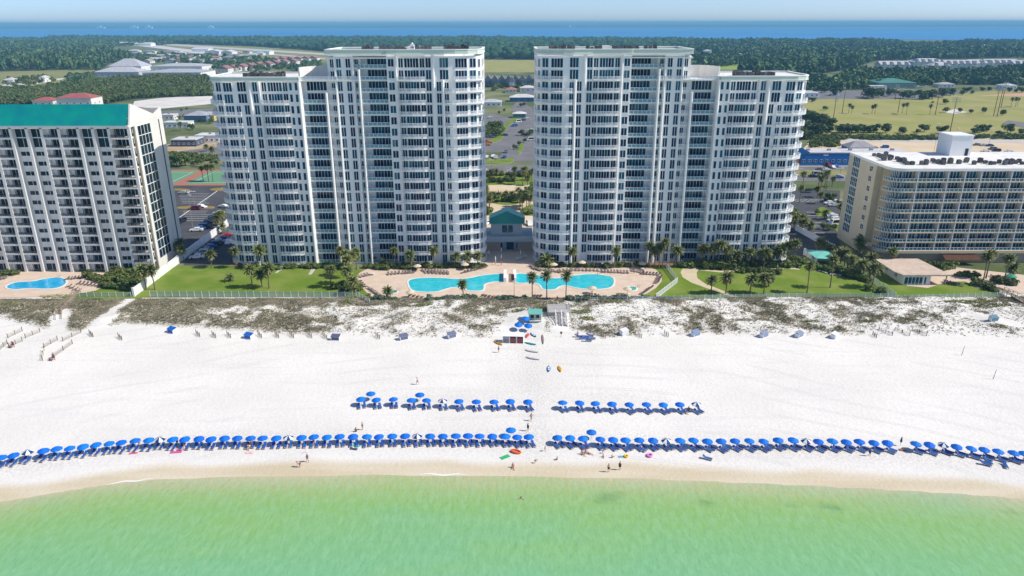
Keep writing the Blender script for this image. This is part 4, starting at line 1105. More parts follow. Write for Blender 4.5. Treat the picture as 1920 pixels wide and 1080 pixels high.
kayak(3.8, .8, ((.45, .46, .50), (.4, .4, .42)), 'paddle_board', False, 'grey paddle board directly below the teal one', 997, 659.5, -24, cat='paddle board')
kayak(3.8, .8, ((.42, .43, .48), (.4, .4, .42)), 'paddle_board', False, 'grey paddle board lowest of the three', 998.5, 673, -24, cat='paddle board')
kayak(3.3, .9, ((.02, .20, .45), (.75, .78, .78)), label='blue and white kayak alone on the open sand', px=1029, py=692.5, ang=88)
kayak(3.3, .9, ((.75, .38, .02), (.55, .26, .02)), label='orange yellow kayak alone on the open sand', px=1049.5, py=692.5, ang=-84)
kayak(6.2, .62, ((.34, .24, .25), (.3, .2, .2)), 'outrigger_canoe', True, 'long narrow maroon grey canoe by the beach steps', 1018, 637, 90, cat='canoe')

# ---- lockers, boxes, hut, steps
def chest(px, py, ang, s_=1.0, lid=(.05, .10, .40), label=''):
    x, y, z = G(px, py)
    t = thing('storage_box', label, 'storage box', (x, y, z), R(ang), 'storage boxes along the dune foot', s_ * .84)
    b = MB(); b.box(-1.1, 1.1, -.6, .6, 0, 1.0)
    b.box(-1.12, 1.12, -.62, .62, .02, .10)
    ob('body', b.me('box_body', M['white']), t)
    l = MB(); l.add([(-1.15, -.66, 1.01), (1.15, -.66, 1.01), (1.15, .66, 1.35), (-1.15, .66, 1.35), (-1.15, -.66, 1.08), (1.15, -.66, 1.08), (1.15, .66, 1.42), (-1.15, .66, 1.42)], [(0, 3, 2, 1), (4, 5, 6, 7), (0, 1, 5, 4), (1, 2, 6, 5), (2, 3, 7, 6), (3, 0, 4, 7)])
    ob('lid', l.me('box_lid', mat('lid_%d' % int(lid[2] * 100), lid, .6)), t)
    f = MB(); f.box(-.95, .95, -.64, -.61, .15, .92); ob('panel', f.me('box_panel', MATS['lid_%d' % int(lid[2] * 100)]), t)
BOXES = [(323, 623, -28, (.01, .12, .50)), (467, 634, -22, (.02, .16, .50)), (630, 637, -5, (.10, .11, .20)), (757, 636, 28, (.13, .15, .24)), (847, 632, 30, (.16, .18, .27)), (1170, 626, 35, (.70, .70, .72)), (1304, 629, 30, (.22, .28, .42)), (1432, 631, 35, (.24, .28, .40)), (1498, 631, 38, (.05, .10, .40)), (1565, 633, 42, (.72, .72, .74)), (1862, 601, 10, (.12, .25, .32))]
for i, (px, py, a, lid) in enumerate(BOXES): chest(px, py, a, 1.25, lid, f'white storage box with tilted lid, {ordw(i + 1)} along the dune foot from the green-roofed block')
def lockers():
    x, y, z = G(962, 641)
    t = thing('beach_locker', 'row of white beach lockers with red doors standing open', 'locker', (x, y, z), R(-4))
    b = MB()
    for i in range(3):
        x0 = -2.7 + i * 1.85
        b.box(x0, x0 + .1, -1.0, 1.0, 0, 2.0); b.box(x0 + 1.7, x0 + 1.8, -1.0, 1.0, 0, 2.0)
        b.box(x0 + .1, x0 + 1.7, .88, .98, 0, 2.0)
    ob('wall', b.me('locker_wall', M['white']), t)
    for i in range(3):
        x0 = -2.7 + i * 1.85
        r = MB(); r.add([(x0 - .05, -1.1, 2.02), (x0 + 1.85, -1.1, 2.02), (x0 + 1.85, 1.05, 2.3), (x0 - .05, 1.05, 2.3), (x0 - .05, -1.1, 2.1), (x0 + 1.85, -1.1, 2.1), (x0 + 1.85, 1.05, 2.38), (x0 - .05, 1.05, 2.38)], [(0, 3, 2, 1), (4, 5, 6, 7), (0, 1, 5, 4), (1, 2, 6, 5), (2, 3, 7, 6), (3, 0, 4, 7)])
        ob('roof', r.me('locker_roof', M['white']), t)
        if i: 
            d = MB(); d.box(x0 + .15, x0 + 1.65, -.8, .8, .05, 1.45); ob('door', d.me('locker_door', mat('red_boards', (.34, .09, .09), .7, (.24, .07, .07), 3)), t)
lockers()
def hut():
    x, y, z = G(1003, 603)
    t = thing('beach_hut', 'small beach hut with pale teal metal roof by the steps', 'beach hut', (x, y, z + .1))
    w_ = MB(); w_.box(-1.7, 1.7, -.1, 2.4, 0, 2.5); w_.box(-1.7, 1.7, -.9, -.1, .0, .35); w_.box(-1.75, -1.6, -.95, -.8, .35, 2.6); w_.box(1.6, 1.75, -.95, -.8, .35, 2.6)
    ob('wall', w_.me('hut_wall', mat('grey_green_boards', (.42, .47, .42), .8)), t)
    for x0 in (-1.2, .35):
        o_ = MB(); o_.box(x0, x0 + .85, -.13, -.09, 1.05, 1.95); ob('window', o_.me('hut_window', M['black']), t)
    r = MB(); r.add([(-2, -1.3, 2.65), (2, -1.3, 2.65), (2, .8, 3.45), (-2, .8, 3.45), (-2, 2.7, 2.65), (2, 2.7, 2.65)], [(0, 1, 2, 3), (3, 2, 5, 4)])
    for k in range(14): r.bar((-1.9 + k * .29, -1.32, 2.66), (-1.9 + k * .29, .8, 3.46), .05, .06, 1)
    ob('roof', r.me('hut_roof', [M['tealpale'], mat('teal_rib', (.30, .66, .57), .4)]), t)
    s_ = MB(); s_.box(-1.55, 1.55, -1.25, -.92, .55, .68); ob('counter', s_.me('counter', M['white']), t)
hut()
def steps():
    x, y, z = G(1054, 612)
    t = thing('boardwalk_steps', 'grey wooden deck with wide double steps down to the sand', 'steps', (x, y, z))
    d = MB(); H_ = 2.0
    n = 12
    y0 = 5.2
    for i in range(n):   # deck planks
        ob('plank', DPL, t, (-.6, y0 + .2 + i * .52, H_))
    for i in range(9):
        for s_ in (-1, 1):
            ob('tread', TRD, t, (s_ * .78 , .3 + i * .56, .12 + i * (H_ - .1) / 9))
    e = MB()
    for xx in (-1.6, 0, 1.6):
        e.bar((xx, 0, .05), (xx, y0, H_), .16, .28)
        e.bar((xx, 0, 1.0), (xx, y0, H_ + .95), .12, .12)
        for k in range(4): e.box(xx - .06, xx + .06, .2 + k * 1.55 - .06, .2 + k * 1.55 + .06, 0.1, 1.1 + k * .58)
    ob('handrail', e.me('handrail', M['white']), t)
    f = MB()
    for xx in (-3.6, 2.6):
        f.bar((xx, y0, H_ + .9), (xx, y0 + 6.2, H_ + .9), .1, .1)
        for k in range(5): f.box(xx - .06, xx + .06, y0 + k * 1.5, y0 + k * 1.5 + .12, 0, H_ + .95)
    ob('railing', f.me('deck_rail', M['woodgrey']), t)
DPL = MB().box(-3.2, 3.2, 0, .46, 0, .12).me('plank', M['woodgrey'])
TRD = MB().box(-.66, .66, 0, .42, 0, .1).me('tread', M['woodgrey'])
steps()
def boardwalk(pts, zs, wd, label, rail=True, m='wood'):
    x, y = pts[0]
    t = thing('boardwalk', label, 'boardwalk', (x, y, 0))
    pm = MB().box(-wd / 2, wd / 2, -.13, .13, -.05, .03).me('plank', M[m])
    rl = MB()
    for (a, za), (b, zb) in zip(zip(pts, zs), zip(pts[1:], zs[1:])):
        A, B = Vector((a[0] - x, a[1] - y, za)), Vector((b[0] - x, b[1] - y, zb)); l = (B - A).length; n = int(l / .32)
        ang = math.atan2(B.y - A.y, B.x - A.x) - math.pi / 2
        for i in range(n): ob('plank', pm, t, A + (B - A) * (i + .5) / n, ang)
        s_ = (B - A).normalized().cross(Vector((0, 0, 1))) * (wd / 2)
        for q in (s_, -s_):
            rl.bar(A + q + Vector((0, 0, .95)), B + q + Vector((0, 0, .95)), .1, .1); rl.bar(A + q + Vector((0, 0, .5)), B + q + Vector((0, 0, .5)), .06, .08)
            for i in range(max(2, int(l / 1.8)) + 1):
                p = A + (B - A) * i / max(2, int(l / 1.8)) + q; rl.box(p.x - .06, p.x + .06, p.y - .06, p.y + .06, p.z - 1.4, p.z + 1.02)
    ob('railing', rl.me('boardwalk_railing', M[m]), t)
boardwalk([P(146, 549), P(128, 578), P(112, 590), P(111, 604)], [.6, 1.3, 1.3, .5], 1.5, 'wooden boardwalk crossing the dune from the small pool to the sand')
boardwalk([P(1876, 548), P(1900, 562), P(1945, 590)], [.8, 1.3, 1.6], 1.8, 'wooden boardwalk leaving the hotel garden at the dune edge')

# ---- sand fences, posts
def sand_fence(a, b, i, side):
    (x0, y0, z0), (x1, y1, z1) = G(*a), G(*b)
    t = thing('sand_fence', f'slatted sand fence panel, {ordw(i + 1)} from the frame edge, {side}', 'sand fence', (x0, y0, min(z0, z1)), 0, f'sand fences {side}')
    d = Vector((x1 - x0, y1 - y0, 0)); l = d.length; n = max(4, int(l / .22)); sl = MB()
    for k in range(n + 1):
        p = d * k / n; sl.box(p.x - .025, p.x + .025, p.y - .03, p.y + .03, 0, 1.05 + .08 * random.random())
    ob('picket_run', sl.me('sand_fence_pickets', mat('bleached_lath', (.52, .47, .40), .9)), t, kind='stuff')
    for k in range(3):
        p = d * k / 2; ob('post', MB().box(-.06, .06, -.06, .06, 0, 1.35).me('post', M['polewood']), t, p)
for i, (a, b) in enumerate([((0, 656), (14, 645)), ((17, 651), (42, 640)), ((15, 634), (42, 621)), ((48, 634), (75, 623)), ((83, 652), (108, 638)), ((80, 676), (83, 658)), ((101, 670), (136, 645)), ((118, 640), (152, 624))]): sand_fence(a, b, i, 'below the green-roofed block')
for i, (a, b) in enumerate([((1710, 619), (1737, 630)), ((1678, 618), (1705, 630)), ((1648, 618), (1673, 629))]): sand_fence(a, b, i, 'below the hotel')
for i, (px, py) in enumerate([(372, 630), (402, 632), (430, 632), (488, 632), (520, 632), (548, 632), (582, 632), (610, 634), (709, 634), (1132, 633), (1200, 632), (1250, 630), (1640, 632), (226, 636), (172, 630)]):
    x, y, z = G(px, py); a = random.uniform(.5, 1.1)
    sand_fence((px - 4, py - 4), (px + 3, py + 2), i, 'scattered along the dune foot')
for (px, py), lb in (((1803, 666), 'thin wooden post standing on the open sand, inland one'), ((1862, 711), 'thin wooden post standing on the open sand, seaward one')):
    x, y, z = G(px, py); ob('post', MB().tube([(0, 0, 0), (.25, 0, 2.6)], [.07, .05], 6).me('post', M['polewood']), None, (x, y, z), label=lb, cat='post', group='posts on the sand')
x, y, z = G(1052, 632); ob('sign_post', MB().box(-.05, .05, -.05, .05, 0, 1.6).box(-.3, .3, -.09, -.05, 1.0, 1.6).me('sign_post', M['polewood']), None, (x, y, z), label='short wooden post in the sand before the steps', cat='post')
for (px, py), lb in (((22, 651), 'reddish lifeguard chair by the sand fences near the frame edge'), ((98, 675), 'reddish lifeguard chair at the end of the sand fence')):
    x, y, z = G(px, py); t = thing('beach_chair', lb, 'chair', (x, y, z), R(-30), 'red chairs')
    mr_ = mat('faded_red', (.36, .22, .20), .8)
    ob('seat', MB().box(-.6, .6, -.5, .5, .45, .6).me('seat', mr_), t); ob('backrest', MB().box(-.6, .6, .4, .55, .6, 1.4).me('backrest', mr_), t)
    for sx in (-1, 1):
        for sy in (-1, 1): ob('leg', MB().box(sx * .5 - .06, sx * .5 + .06, sy * .4 - .06, sy * .4 + .06, 0, .45).me('leg', M['polewood']), t)

# spare umbrellas by the hut, and furniture left by the steps
for (px, py), lb in (((985, 597), 'blue umbrella open by the hut counter'), ((972, 608), 'blue umbrella lying open beside the hut, outer one'), ((990, 610), 'blue umbrella open between the hut and the lockers')):
    x, y, z = at(px, py, 1.6); u = inst(UMB, (x, y, z), .2, 1.1, lb, 'beach umbrella', 'umbrellas by the hut'); u.rotation_euler[0] = R(10)
for i, (px, py, a) in enumerate([(1082, 632, 80), (1088, 636, 95), (1095, 634, 90), (1099, 640, 85), (1106, 636, 88), (1103, 630, 75)]):
    x, y, z = G(px, py); inst(LOUNGER, (x, y, z), R(a), 1.15, f'folded dark lounger left by the steps, {ordw(i + 1)} from them', 'beach lounger', 'loungers left by the steps')
# towels and floats
def towel(px, py, w_, h_, a, col, lb, name='beach_towel'):
    x, y, z = G(px, py)
    mb = MB(); n = 5
    vs = [((i / n - .5) * w_, (j - .5) * h_, .03 + .03 * math.sin(i * 2.1 + j)) for j in (0, 1) for i in range(n + 1)]
    mb.add(vs, [(i, i + 1, n + 2 + i, n + 1 + i) for i in range(n)])
    ob(name, mb.me(name, mat('cloth_%02d%02d%02d' % tuple(int(c * 99) for c in col), col, .9)), None, (x, y, z + .02), R(a), label=lb, cat='towel')
towel(947, 857, 2.0, 1.0, 35, (.03, .45, .16), 'green towel on the sand below the walkway umbrellas')
towel(668, 835, 1.8, 1.2, -40, (.05, .52, .56), 'turquoise towel beside the waterside row')
towel(663, 842, 1.6, .7, -15, (.05, .06, .12), 'dark towel beside the turquoise towel')
towel(945, 831, 1.4, 1.0, -30, (.70, .22, .20), 'coral towel at the end of the waterside row')
towel(468, 849, 1.6, .8, 0, (.75, .50, .50), 'pale pink towel below the waterside row')
towel(572, 848, 1.0, .6, 10, (.78, .58, .62), 'faint pink towel on the sand above the paddlers')
towel(1164, 856.5, 1.0, .6, 10, (.10, .42, .46), 'small teal towel beside the yellow float')
for a, cl, lb in (((330, 848, 2.2, .8, 8), (.65, .10, .30), 'magenta towel under the waterside row, green-block end'), ((338, 843, 1.4, .9, 25), (.70, .20, .34), 'pink towel just above the magenta towel'), ((250, 850, 1.6, .6, 12), (.68, .14, .28), 'red pink towel near the green-block end of the row')): towel(*a, cl, lb)
def ring_float(px, py, r, t_, col, lb):
    x, y, z = G(px, py); pts = [(r * math.cos(q), r * math.sin(q), t_) for q in [i * math.pi / 8 for i in range(17)]]
    ob('swim_ring', MB().tube(pts, t_, 8, cap=False).me('swim_ring', mat('ring_%02d%02d' % (int(col[1] * 99), int(col[2] * 99)), col, .35)), None, (x, y, z), label=lb, cat='swim ring')
ring_float(1218, 855, .50, .2, (.80, .30, .62), 'pink swim ring on the sand')
ring_float(1174, 856.5, .34, .17, (.80, .52, .03), 'yellow swim ring on the sand')
def raft(px, py):
    x, y, z = G(px, py); t = thing('inflatable_raft', 'orange red inflatable raft below the walkway umbrellas', 'raft', (x, y, z), R(-25))
    mo = mat('orange_raft', (.75, .13, .04), .4)
    pts = [(1.0 * math.cos(q), .5 * math.sin(q), .2) for q in [i * math.pi / 8 for i in range(17)]]
    ob('tube', MB().tube(pts, .2, 8, cap=False).me('raft_tube', mo), t); ob('floor', MB().box(-.85, .85, -.38, .38, .05, .14).me('raft_floor', mat('raft_floor', (.70, .24, .16), .5)), t)
raft(967, 848)

# ================================================================== people
def skin_body(name, verts, edges, root=0):
    bm = bmesh.new(); ly = bm.verts.layers.skin.verify(); vs = []
    for i, (p, r) in enumerate(verts):
        v = bm.verts.new(p); v[ly].radius = (r, r); v[ly].use_root = i == root; vs.append(v)
    for a, b in edges: bm.edges.new((vs[a], vs[b]))
    me = bpy.data.meshes.new(name); bm.to_mesh(me); bm.free(); return me
def pose(hip, hipz, chest, neck, head, ls, rs, le, re, lh, rh, lk, rk, lf, rf):
    v = [((hip[0], hip[1], hipz), .125), (chest, .135), (neck, .055), (head, .095), (ls, .06), (le, .042), (lh, .032), (rs, .06), (re, .042), (rh, .032),
         ((hip[0] - .10, hip[1], hipz - .05), .095), (lk, .06), (lf, .04), ((hip[0] + .10, hip[1], hipz - .05), .095), (rk, .06), (rf, .04)]
    # toes
    v += [((lf[0], lf[1] - .13, max(.03, lf[2] - .03)), .03), ((rf[0], rf[1] - .13, max(.03, rf[2] - .03)), .03)]
    e = [(0, 1), (1, 2), (2, 3), (1, 4), (4, 5), (5, 6), (1, 7), (7, 8), (8, 9), (0, 10), (10, 11), (11, 12), (0, 13), (13, 14), (14, 15), (12, 16), (15, 17)]
    return v, e
PO = {
 'stand': pose((0, 0), .92, (0, 0, 1.32), (0, 0, 1.47), (0, -.02, 1.62), (-.18, 0, 1.40), (.18, 0, 1.40), (-.24, .02, 1.12), (.24, .02, 1.12), (-.25, -.05, .86), (.25, -.05, .86), (-.11, -.02, .48), (.11, -.02, .48), (-.12, .02, .06), (.12, .02, .06)),
 'walk': pose((0, 0), .90, (0, -.04, 1.30), (0, -.06, 1.45), (0, -.10, 1.60), (-.18, -.04, 1.38), (.18, -.04, 1.38), (-.25, -.15, 1.14), (.25, .12, 1.12), (-.24, -.30, .95), (.25, .10, .86), (-.11, .12, .48), (.11, -.16, .50), (-.12, .34, .10), (.12, -.22, .06)),
 'bend': pose((0, 0), .80, (0, -.36, 1.02), (0, -.50, 1.05), (0, -.64, 1.02), (-.18, -.40, 1.02), (.18, -.40, 1.02), (-.22, -.44, .74), (.22, -.44, .74), (-.16, -.52, .48), (.16, -.52, .48), (-.14, -.10, .42), (.14, -.10, .42), (-.15, .04, .06), (.15, .04, .06)),
 'sit': pose((0, 0), .16, (0, .10, .56), (0, .10, .72), (0, .06, .88), (-.18, .10, .64), (.18, .10, .64), (-.26, .18, .36), (.26, .18, .36), (-.24, .02, .12), (.24, .02, .12), (-.13, -.40, .38), (.13, -.42, .20), (-.13, -.66, .06), (.13, -.84, .06)),
 'lie': pose((0, 0), .17, (0, .40, .19), (0, .55, .19), (0, .70, .20), (-.18, .46, .19), (.18, .46, .19), (-.30, .24, .14), (.30, .24, .14), (-.26, .0, .12), (.26, .0, .12), (-.12, -.42, .15), (.13, -.42, .15), (-.12, -.84, .08), (.14, -.84, .08)),
 'swim': pose((0, 0), -.75, (0, 0, -.32), (0, 0, -.14), (0, -.02, .02), (-.18, 0, -.22), (.18, 0, -.22), (-.34, -.14, -.26), (.34, -.14, -.26), (-.5, -.3, -.14), (.5, -.3, -.14), (-.11, -.1, -1.1), (.11, -.1, -1.1), (-.12, .1, -1.45), (.12, .1, -1.45)),
}
PB = {k: skin_body('body', *v) for k, v in PO.items()}
SK = [mat('skin_tan', (.42, .22, .14), .6), mat('skin_fair', (.58, .34, .25), .6)]
def person(px, py, ps, rz, wear, wcol, hair, label, sc=1.0, skin=0, xyz=None, top=None):
    x, y, z = xyz or G(px, py)
    t = thing('person', label, 'person', (x, y, z), R(rz), 'people on the beach', sc)
    v, e = PO[ps]
    if PB[ps].materials: pass
    b = ob('body', PB[ps], t)
    if not PB[ps].materials: PB[ps].materials.append(None)
    b.material_slots[0].link = 'OBJECT'; b.material_slots[0].material = SK[skin]
    s_ = b.modifiers.new('skin', 'SKIN'); s_.use_smooth_shade = True
    b.modifiers.new('sub', 'SUBSURF').levels = 1; b.modifiers['sub'].render_levels = 1
    hp, ch, hd = Vector(v[0][0]), Vector(v[1][0]), Vector(v[3][0])
    mcl = mat('wear_%02d%02d%02d' % tuple(int(c * 99) for c in wcol), wcol, .8)
    mb = MB()
    lk, rk = Vector(v[11][0]), Vector(v[14][0]); lh, rh = Vector(v[10][0]), Vector(v[13][0])
    up = (ch - hp).normalized()
    mb.tube([hp - up * .10, hp + up * .02, hp + up * .10], [.175, .185, .165], 10)
    if wear in ('shorts', 'dress'):
        for a, c in ((lh, lk), (rh, rk)): mb.tube([a, a + (c - a) * .6], [.128, .105], 8)
    ob('swimwear', mb.me('swimwear', mcl, True), t)
    if wear in ('dress', 'shirt', 'bikini') or top:
        m2 = mcl if not top else mat('wear_%02d%02d%02d' % tuple(int(c * 99) for c in top), top, .8)
        tb = MB(); lo = .35 if wear == 'bikini' else .12
        a, c = hp + (ch - hp) * (.72 if wear == 'bikini' else .2), ch + (ch - hp).normalized() * .06
        tb.tube([a, (a + c) / 2, c], [.172, .182, .15], 10); ob('top', tb.me('top', m2, True), t)
    hb = MB()
    hc = hd + Vector((0, .012, .022)); n = 8
    rings = [[(hc.x + .105 * math.cos(q) * math.sin(w_), hc.y + .115 * math.sin(q) * math.sin(w_) + .01, hc.z + .11 * math.cos(w_)) for q in [j * math.pi / 4 for j in range(8)]] for w_ in (.05, .6, 1.15, 1.75)]
    hb.add([p for r_ in rings for p in r_], [(i * 8 + j, (i + 1) * 8 + j, (i + 1) * 8 + (j + 1) % 8, i * 8 + (j + 1) % 8) for i in range(3) for j in range(8)])
    ob('hair', hb.me('hair', mat('hair_%d' % int(hair * 100), (hair, hair * .7, hair * .45), .7), True), t)
    return t
PEOPLE = [
 (783, 721, 'walk', -120, 'shorts', (.25, .25, .30), .05, 'person walking alone across the upper sand'),
 (990, 808, 'stand', -40, 'dress', (.03, .03, .06), .04, 'person in dark clothes standing by the walkway end of the rows'),
 (996, 789, 'walk', 160, 'shirt', (.35, .28, .25), .06, 'person walking up the sand walkway behind the rows'),
 (563, 876, 'bend', -100, 'shorts', (.20, .08, .10), .05, 'person bending down at the wet sand'),
 (577, 866, 'walk', 20, 'bikini', (.05, .05, .10), .08, 'person walking towards the water behind the one bending'),
 (1141, 885, 'stand', 15, 'shorts', (.02, .02, .03), .05, 'person in dark shorts and bare chest at the water edge'),
 (1162, 881, 'stand', -20, 'dress', (.02, .02, .03), .03, 'person in black standing at the water edge'),
 (962, 877, 'sit', 10, 'bikini', (.30, .06, .10), .04, 'person sitting on the sand just above the wet edge'),
 (1630, 855, 'stand', 0, 'dress', (.03, .07, .28), .04, 'person in blue standing below the umbrellas, hotel half'),
 (680, 806, 'stand', 60, 'shirt', (.20, .24, .08), .05, 'person in olive behind the waterside row'),
 (668, 809, 'sit', 160, 'shirt', (.16, .14, .12), .05, 'person sitting behind the waterside row beside the olive one'),
 (1003, 868, 'bend', 70, 'shorts', (.06, .06, .08), .05, 'child bending over the sand below the walkway'),
 (1044, 862, 'sit', -60, 'shorts', (.12, .12, .15), .05, 'child sitting on the sand below the walkway'),
 (1022, 846, 'walk', 30, 'shirt', (.45, .42, .35), .08, 'child in pale shirt walking down the walkway'),
 (1092, 852, 'sit', 30, 'bikini', (.30, .16, .10), .08, 'person sitting in the group of sunbathers, first from the walkway'),
 (1098, 849, 'sit', -30, 'shorts', (.10, .10, .12), .06, 'person sitting in the group of sunbathers, second from the walkway'),
 (1104, 851, 'lie', 60, 'shorts', (.32, .20, .14), .06, 'person lying in the group of sunbathers'),
 (1131, 857, 'sit', 0, 'shorts', (.08, .08, .10), .04, 'child playing in the sand by the sunbathers, lower one'),
 (1130, 850, 'bend', 90, 'shorts', (.10, .10, .12), .04, 'child playing in the sand by the sunbathers, upper one'),
 (1148, 858, 'sit', 120, 'shorts', (.12, .10, .10), .05, 'child sitting between the sunbathers and the yellow ring'),
 (1202, 842, 'lie', 30, 'bikini', (.60, .42, .44), .10, 'person lying on a lounger below the seventh hotel-side umbrella'),
 (1285, 774, 'sit', 20, 'shorts', (.30, .08, .10), .06, 'person sitting under the last plain umbrella of the inland row'),
 (1291, 770, 'sit', -20, 'bikini', (.06, .16, .30), .08, 'person sitting beside another under the last inland umbrella'),
 (1693, 845, 'lie', 75, 'shorts', (.45, .10, .08), .07, 'person lying by the furled umbrella in the waterside row'),
 (465, 841, 'sit', 20, 'bikini', (.45, .30, .20), .12, 'person sitting in the sun before the twentieth umbrella'),
 (472, 839, 'stand', -30, 'shorts', (.14, .12, .12), .06, 'person standing before the waterside row, green-block half'),
 (588, 832, 'sit', 10, 'shorts', (.50, .08, .10), .05, 'person in red sitting before the waterside row'),
 (608, 834, 'lie', 20, 'shorts', (.50, .42, .40), .06, 'person lying before the waterside row beside the red one'),
 (262, 838, 'walk', -20, 'bikini', (.60, .14, .24), .06, 'person in pink before the waterside row, green-block end'),
 (346, 838, 'bend', 40, 'bikini', (.55, .16, .30), .06, 'person in pink bending over the magenta towel'),
 (333, 835, 'stand', 0, 'dress', (.04, .04, .06), .04, 'person in dark clothes between two umbrellas above the magenta towel'),
 (1045, 565, 'stand', 160, 'dress', (.16, .05, .16), .04, 'person in purple at the top of the beach steps'),
 (935, 661, 'stand', 40, 'shirt', (.12, .20, .18), .05, 'person standing below the yellow kayak'),
 (1083, 628, 'sit', 0, 'shirt', (.55, .22, .14), .06, 'person in orange sitting by the steps furniture'),
]
for p in PEOPLE:
    sc = .75 if p[7].startswith('child') else 1.08
    xyz = None
    if 'top of the beach steps' in p[7]: q = P(p[0], p[1], .1); xyz = (q[0], q[1], .1)
    if p[2] == 'lie' and 'lounger' in p[7]:
        q = G(p[0], p[1]); inst(LOUNGER, q, R(p[3]), 1.05, 'lounger in use by a sunbather below the seventh hotel-side umbrella', 'beach lounger', 'loungers alone on the sand'); xyz = (q[0], q[1], q[2] + .3)
    person(*p[:8], sc=sc, skin=random.randint(0, 1), xyz=xyz)
x, y = P(977, 934, 0.1); person(0, 0, 'swim', 0, 'shorts', (.1, .1, .2), .04, 'swimmer standing chest deep in the green water', 1.1, 1, (x, y, .32))

# ================================================================== vegetation
def frond(mb, base, yaw, pitch, L_, droop, mi=0, wd=.34):
    n = 4; d = Vector((math.cos(yaw), math.sin(yaw), 0)); side = Vector((-d.y, d.x, 0)); p = Vector(base); rows = []
    for i in range(n + 1):
        t = i / n; ang = pitch - droop * t * t
        ww = wd * (0.35 + 1.3 * t - 1.55 * t * t + .12)
        rows.append((p - side * ww + Vector((0, 0, -ww * .55)), p.copy(), p + side * ww + Vector((0, 0, -ww * .55))))
        p = p + (d * math.cos(ang) + Vector((0, 0, 1)) * math.sin(ang)) * (L_ / n)
    vs = [q for r_ in rows for q in r_]
    mb.add(vs, [(i * 3 + j, i * 3 + j + 1, i * 3 + j + 4, i * 3 + j + 3) for i in range(n) for j in range(2)], mi)
def palm_template(seed, h, nf, L_, dead=10, lean=0.0):
    rs = random.Random(seed)
    lx, ly = lean * math.cos(seed), lean * math.sin(seed)
    pts = [(lx * t * t, ly * t * t, h * t) for t in (0, .2, .45, .7, .88, 1)]
    tr = MB().tube(pts, [.22, .17, .15, .15, .17, .12], 7)
    top = Vector(pts[-1]); cr_ = MB()
    for k in range(nf):
        f = k / nf; frond(cr_, top + Vector((0, 0, -.05)), k * 2.4 + rs.uniform(-.2, .2), 1.35 - 1.75 * f + rs.uniform(-.12, .12), L_ * rs.uniform(.85, 1.1), 1.2 + .6 * rs.random(), 0, .40)
    dd = MB()
    for k in range(dead): frond(dd, top + Vector((0, 0, -.25)), k * 2.4 + 1 + rs.uniform(-.3, .3), -.75 + rs.uniform(-.3, .2), L_ * rs.uniform(.7, .95), 1.0, 0, .30)
    return ('palm_tree', [('trunk', tr.me('palm_trunk', M['trunk']), []), ('crown', cr_.me('palm_crown', M['frond']), []), ('dead_frond_skirt', dd.me('palm_dead_fronds', M['deadfrond']), [])])
PALMS = [palm_template(i, 1.0 * 8, nf, L_, dd, ln) for i, (nf, L_, dd, ln) in enumerate([(34, 2.1, 14, .2), (30, 2.3, 18, .5), (36, 1.9, 9, -.3), (28, 2.2, 22, .1)])]
BUSHPALM = palm_template(9, 1.6, 36, 2.6, 4, 0)
def clump_tree(seed, rx, rz_, nl, leaf, lobes=7, trunk_h=2.6, name='tree'):
    rs = random.Random(seed); cr_ = MB()
    lob = [(Vector((rs.uniform(-.62, .62) * rx, rs.uniform(-.62, .62) * rx, rs.uniform(-.5, .6) * rz_)), rs.uniform(.38, .62)) for _ in range(lobes)] + [(Vector((0, 0, 0)), .72)]
    for i in range(nl):
        c, s_ = lob[rs.randrange(len(lob))]
        d = Vector((rs.gauss(0, 1), rs.gauss(0, 1), rs.gauss(0, 1) + .25)).normalized() * (rs.random() ** .35)
        p = c + Vector((d.x * rx * s_, d.y * rx * s_, d.z * rz_ * s_))
        a = Vector((rs.gauss(0, 1), rs.gauss(0, 1), rs.gauss(0, .6))).normalized(); b_ = (d + Vector((rs.gauss(0, .5), rs.gauss(0, .5), rs.gauss(0, .5) + .3))).normalized()
        a = (a - b_ * a.dot(b_)).normalized(); e = b_.cross(a); l = leaf * rs.uniform(.6, 1.3)
        cr_.add([p - a * l - e * l * .5, p + a * l * .3 - e * l * .8, p + a * l + e * l * .3, p - a * l * .2 + e * l * .8], [(0, 1, 2, 3)])
    tr = MB(); zc = trunk_h
    tr.tube([(0, 0, -.1), (.08, .05, zc * .55), (.0, .1, zc)], [.26, .20, .14], 7)
    for c, s_ in lob[:5]: tr.tube([(.04, .07, zc * .7), (c.x * .5, c.y * .5, zc + rz_ * .5 + c.z * .3), (c.x, c.y, zc + rz_ * .75 + c.z)], [.12, .08, .03], 5)
    return cr_, tr, zc + rz_ * .78
def tree_t(name, seed, rx, rz_, nl, leaf, m, lobes=7, th=2.4):
    c, t, zc = clump_tree(seed, rx, rz_, nl, leaf, lobes, th)
    c.v = [(x, y, z + zc) for x, y, z in c.v]
    return (name, [('trunk', t.me('trunk', M['bark']), []), ('crown', c.me('crown', m), [])])
OAKS = [tree_t('oak_tree', 20 + i, 4.0, 2.9, 680, .46, M['leafdark'], 8, 1.2) for i in range(4)]
PINES = [tree_t('pine_tree', 40 + i, 2.0, 3.6, 420, .38, M['leafdark'], 9, 4.5) for i in range(3)]
BROADS = [tree_t('broadleaf_tree', 50 + i, 3.0, 2.5, 520, .40, M['leafmid'], 8, 1.6) for i in range(3)]
def bush_t(name, seed, m, leaf=.20, nl=420):
    c, t, _ = clump_tree(seed, 1.25, .75, nl, leaf, 9, .3)
    c.v = [(x, y, z + .62) for x, y, z in c.v if True]
    return (name, [('foliage', c.me('foliage', m), [])])
BUSHES = [bush_t('shrub', 60 + i, M['hedge']) for i in range(4)]
SAGES = [bush_t('sage_shrub', 70 + i, M['sage'], .22) for i in range(3)]

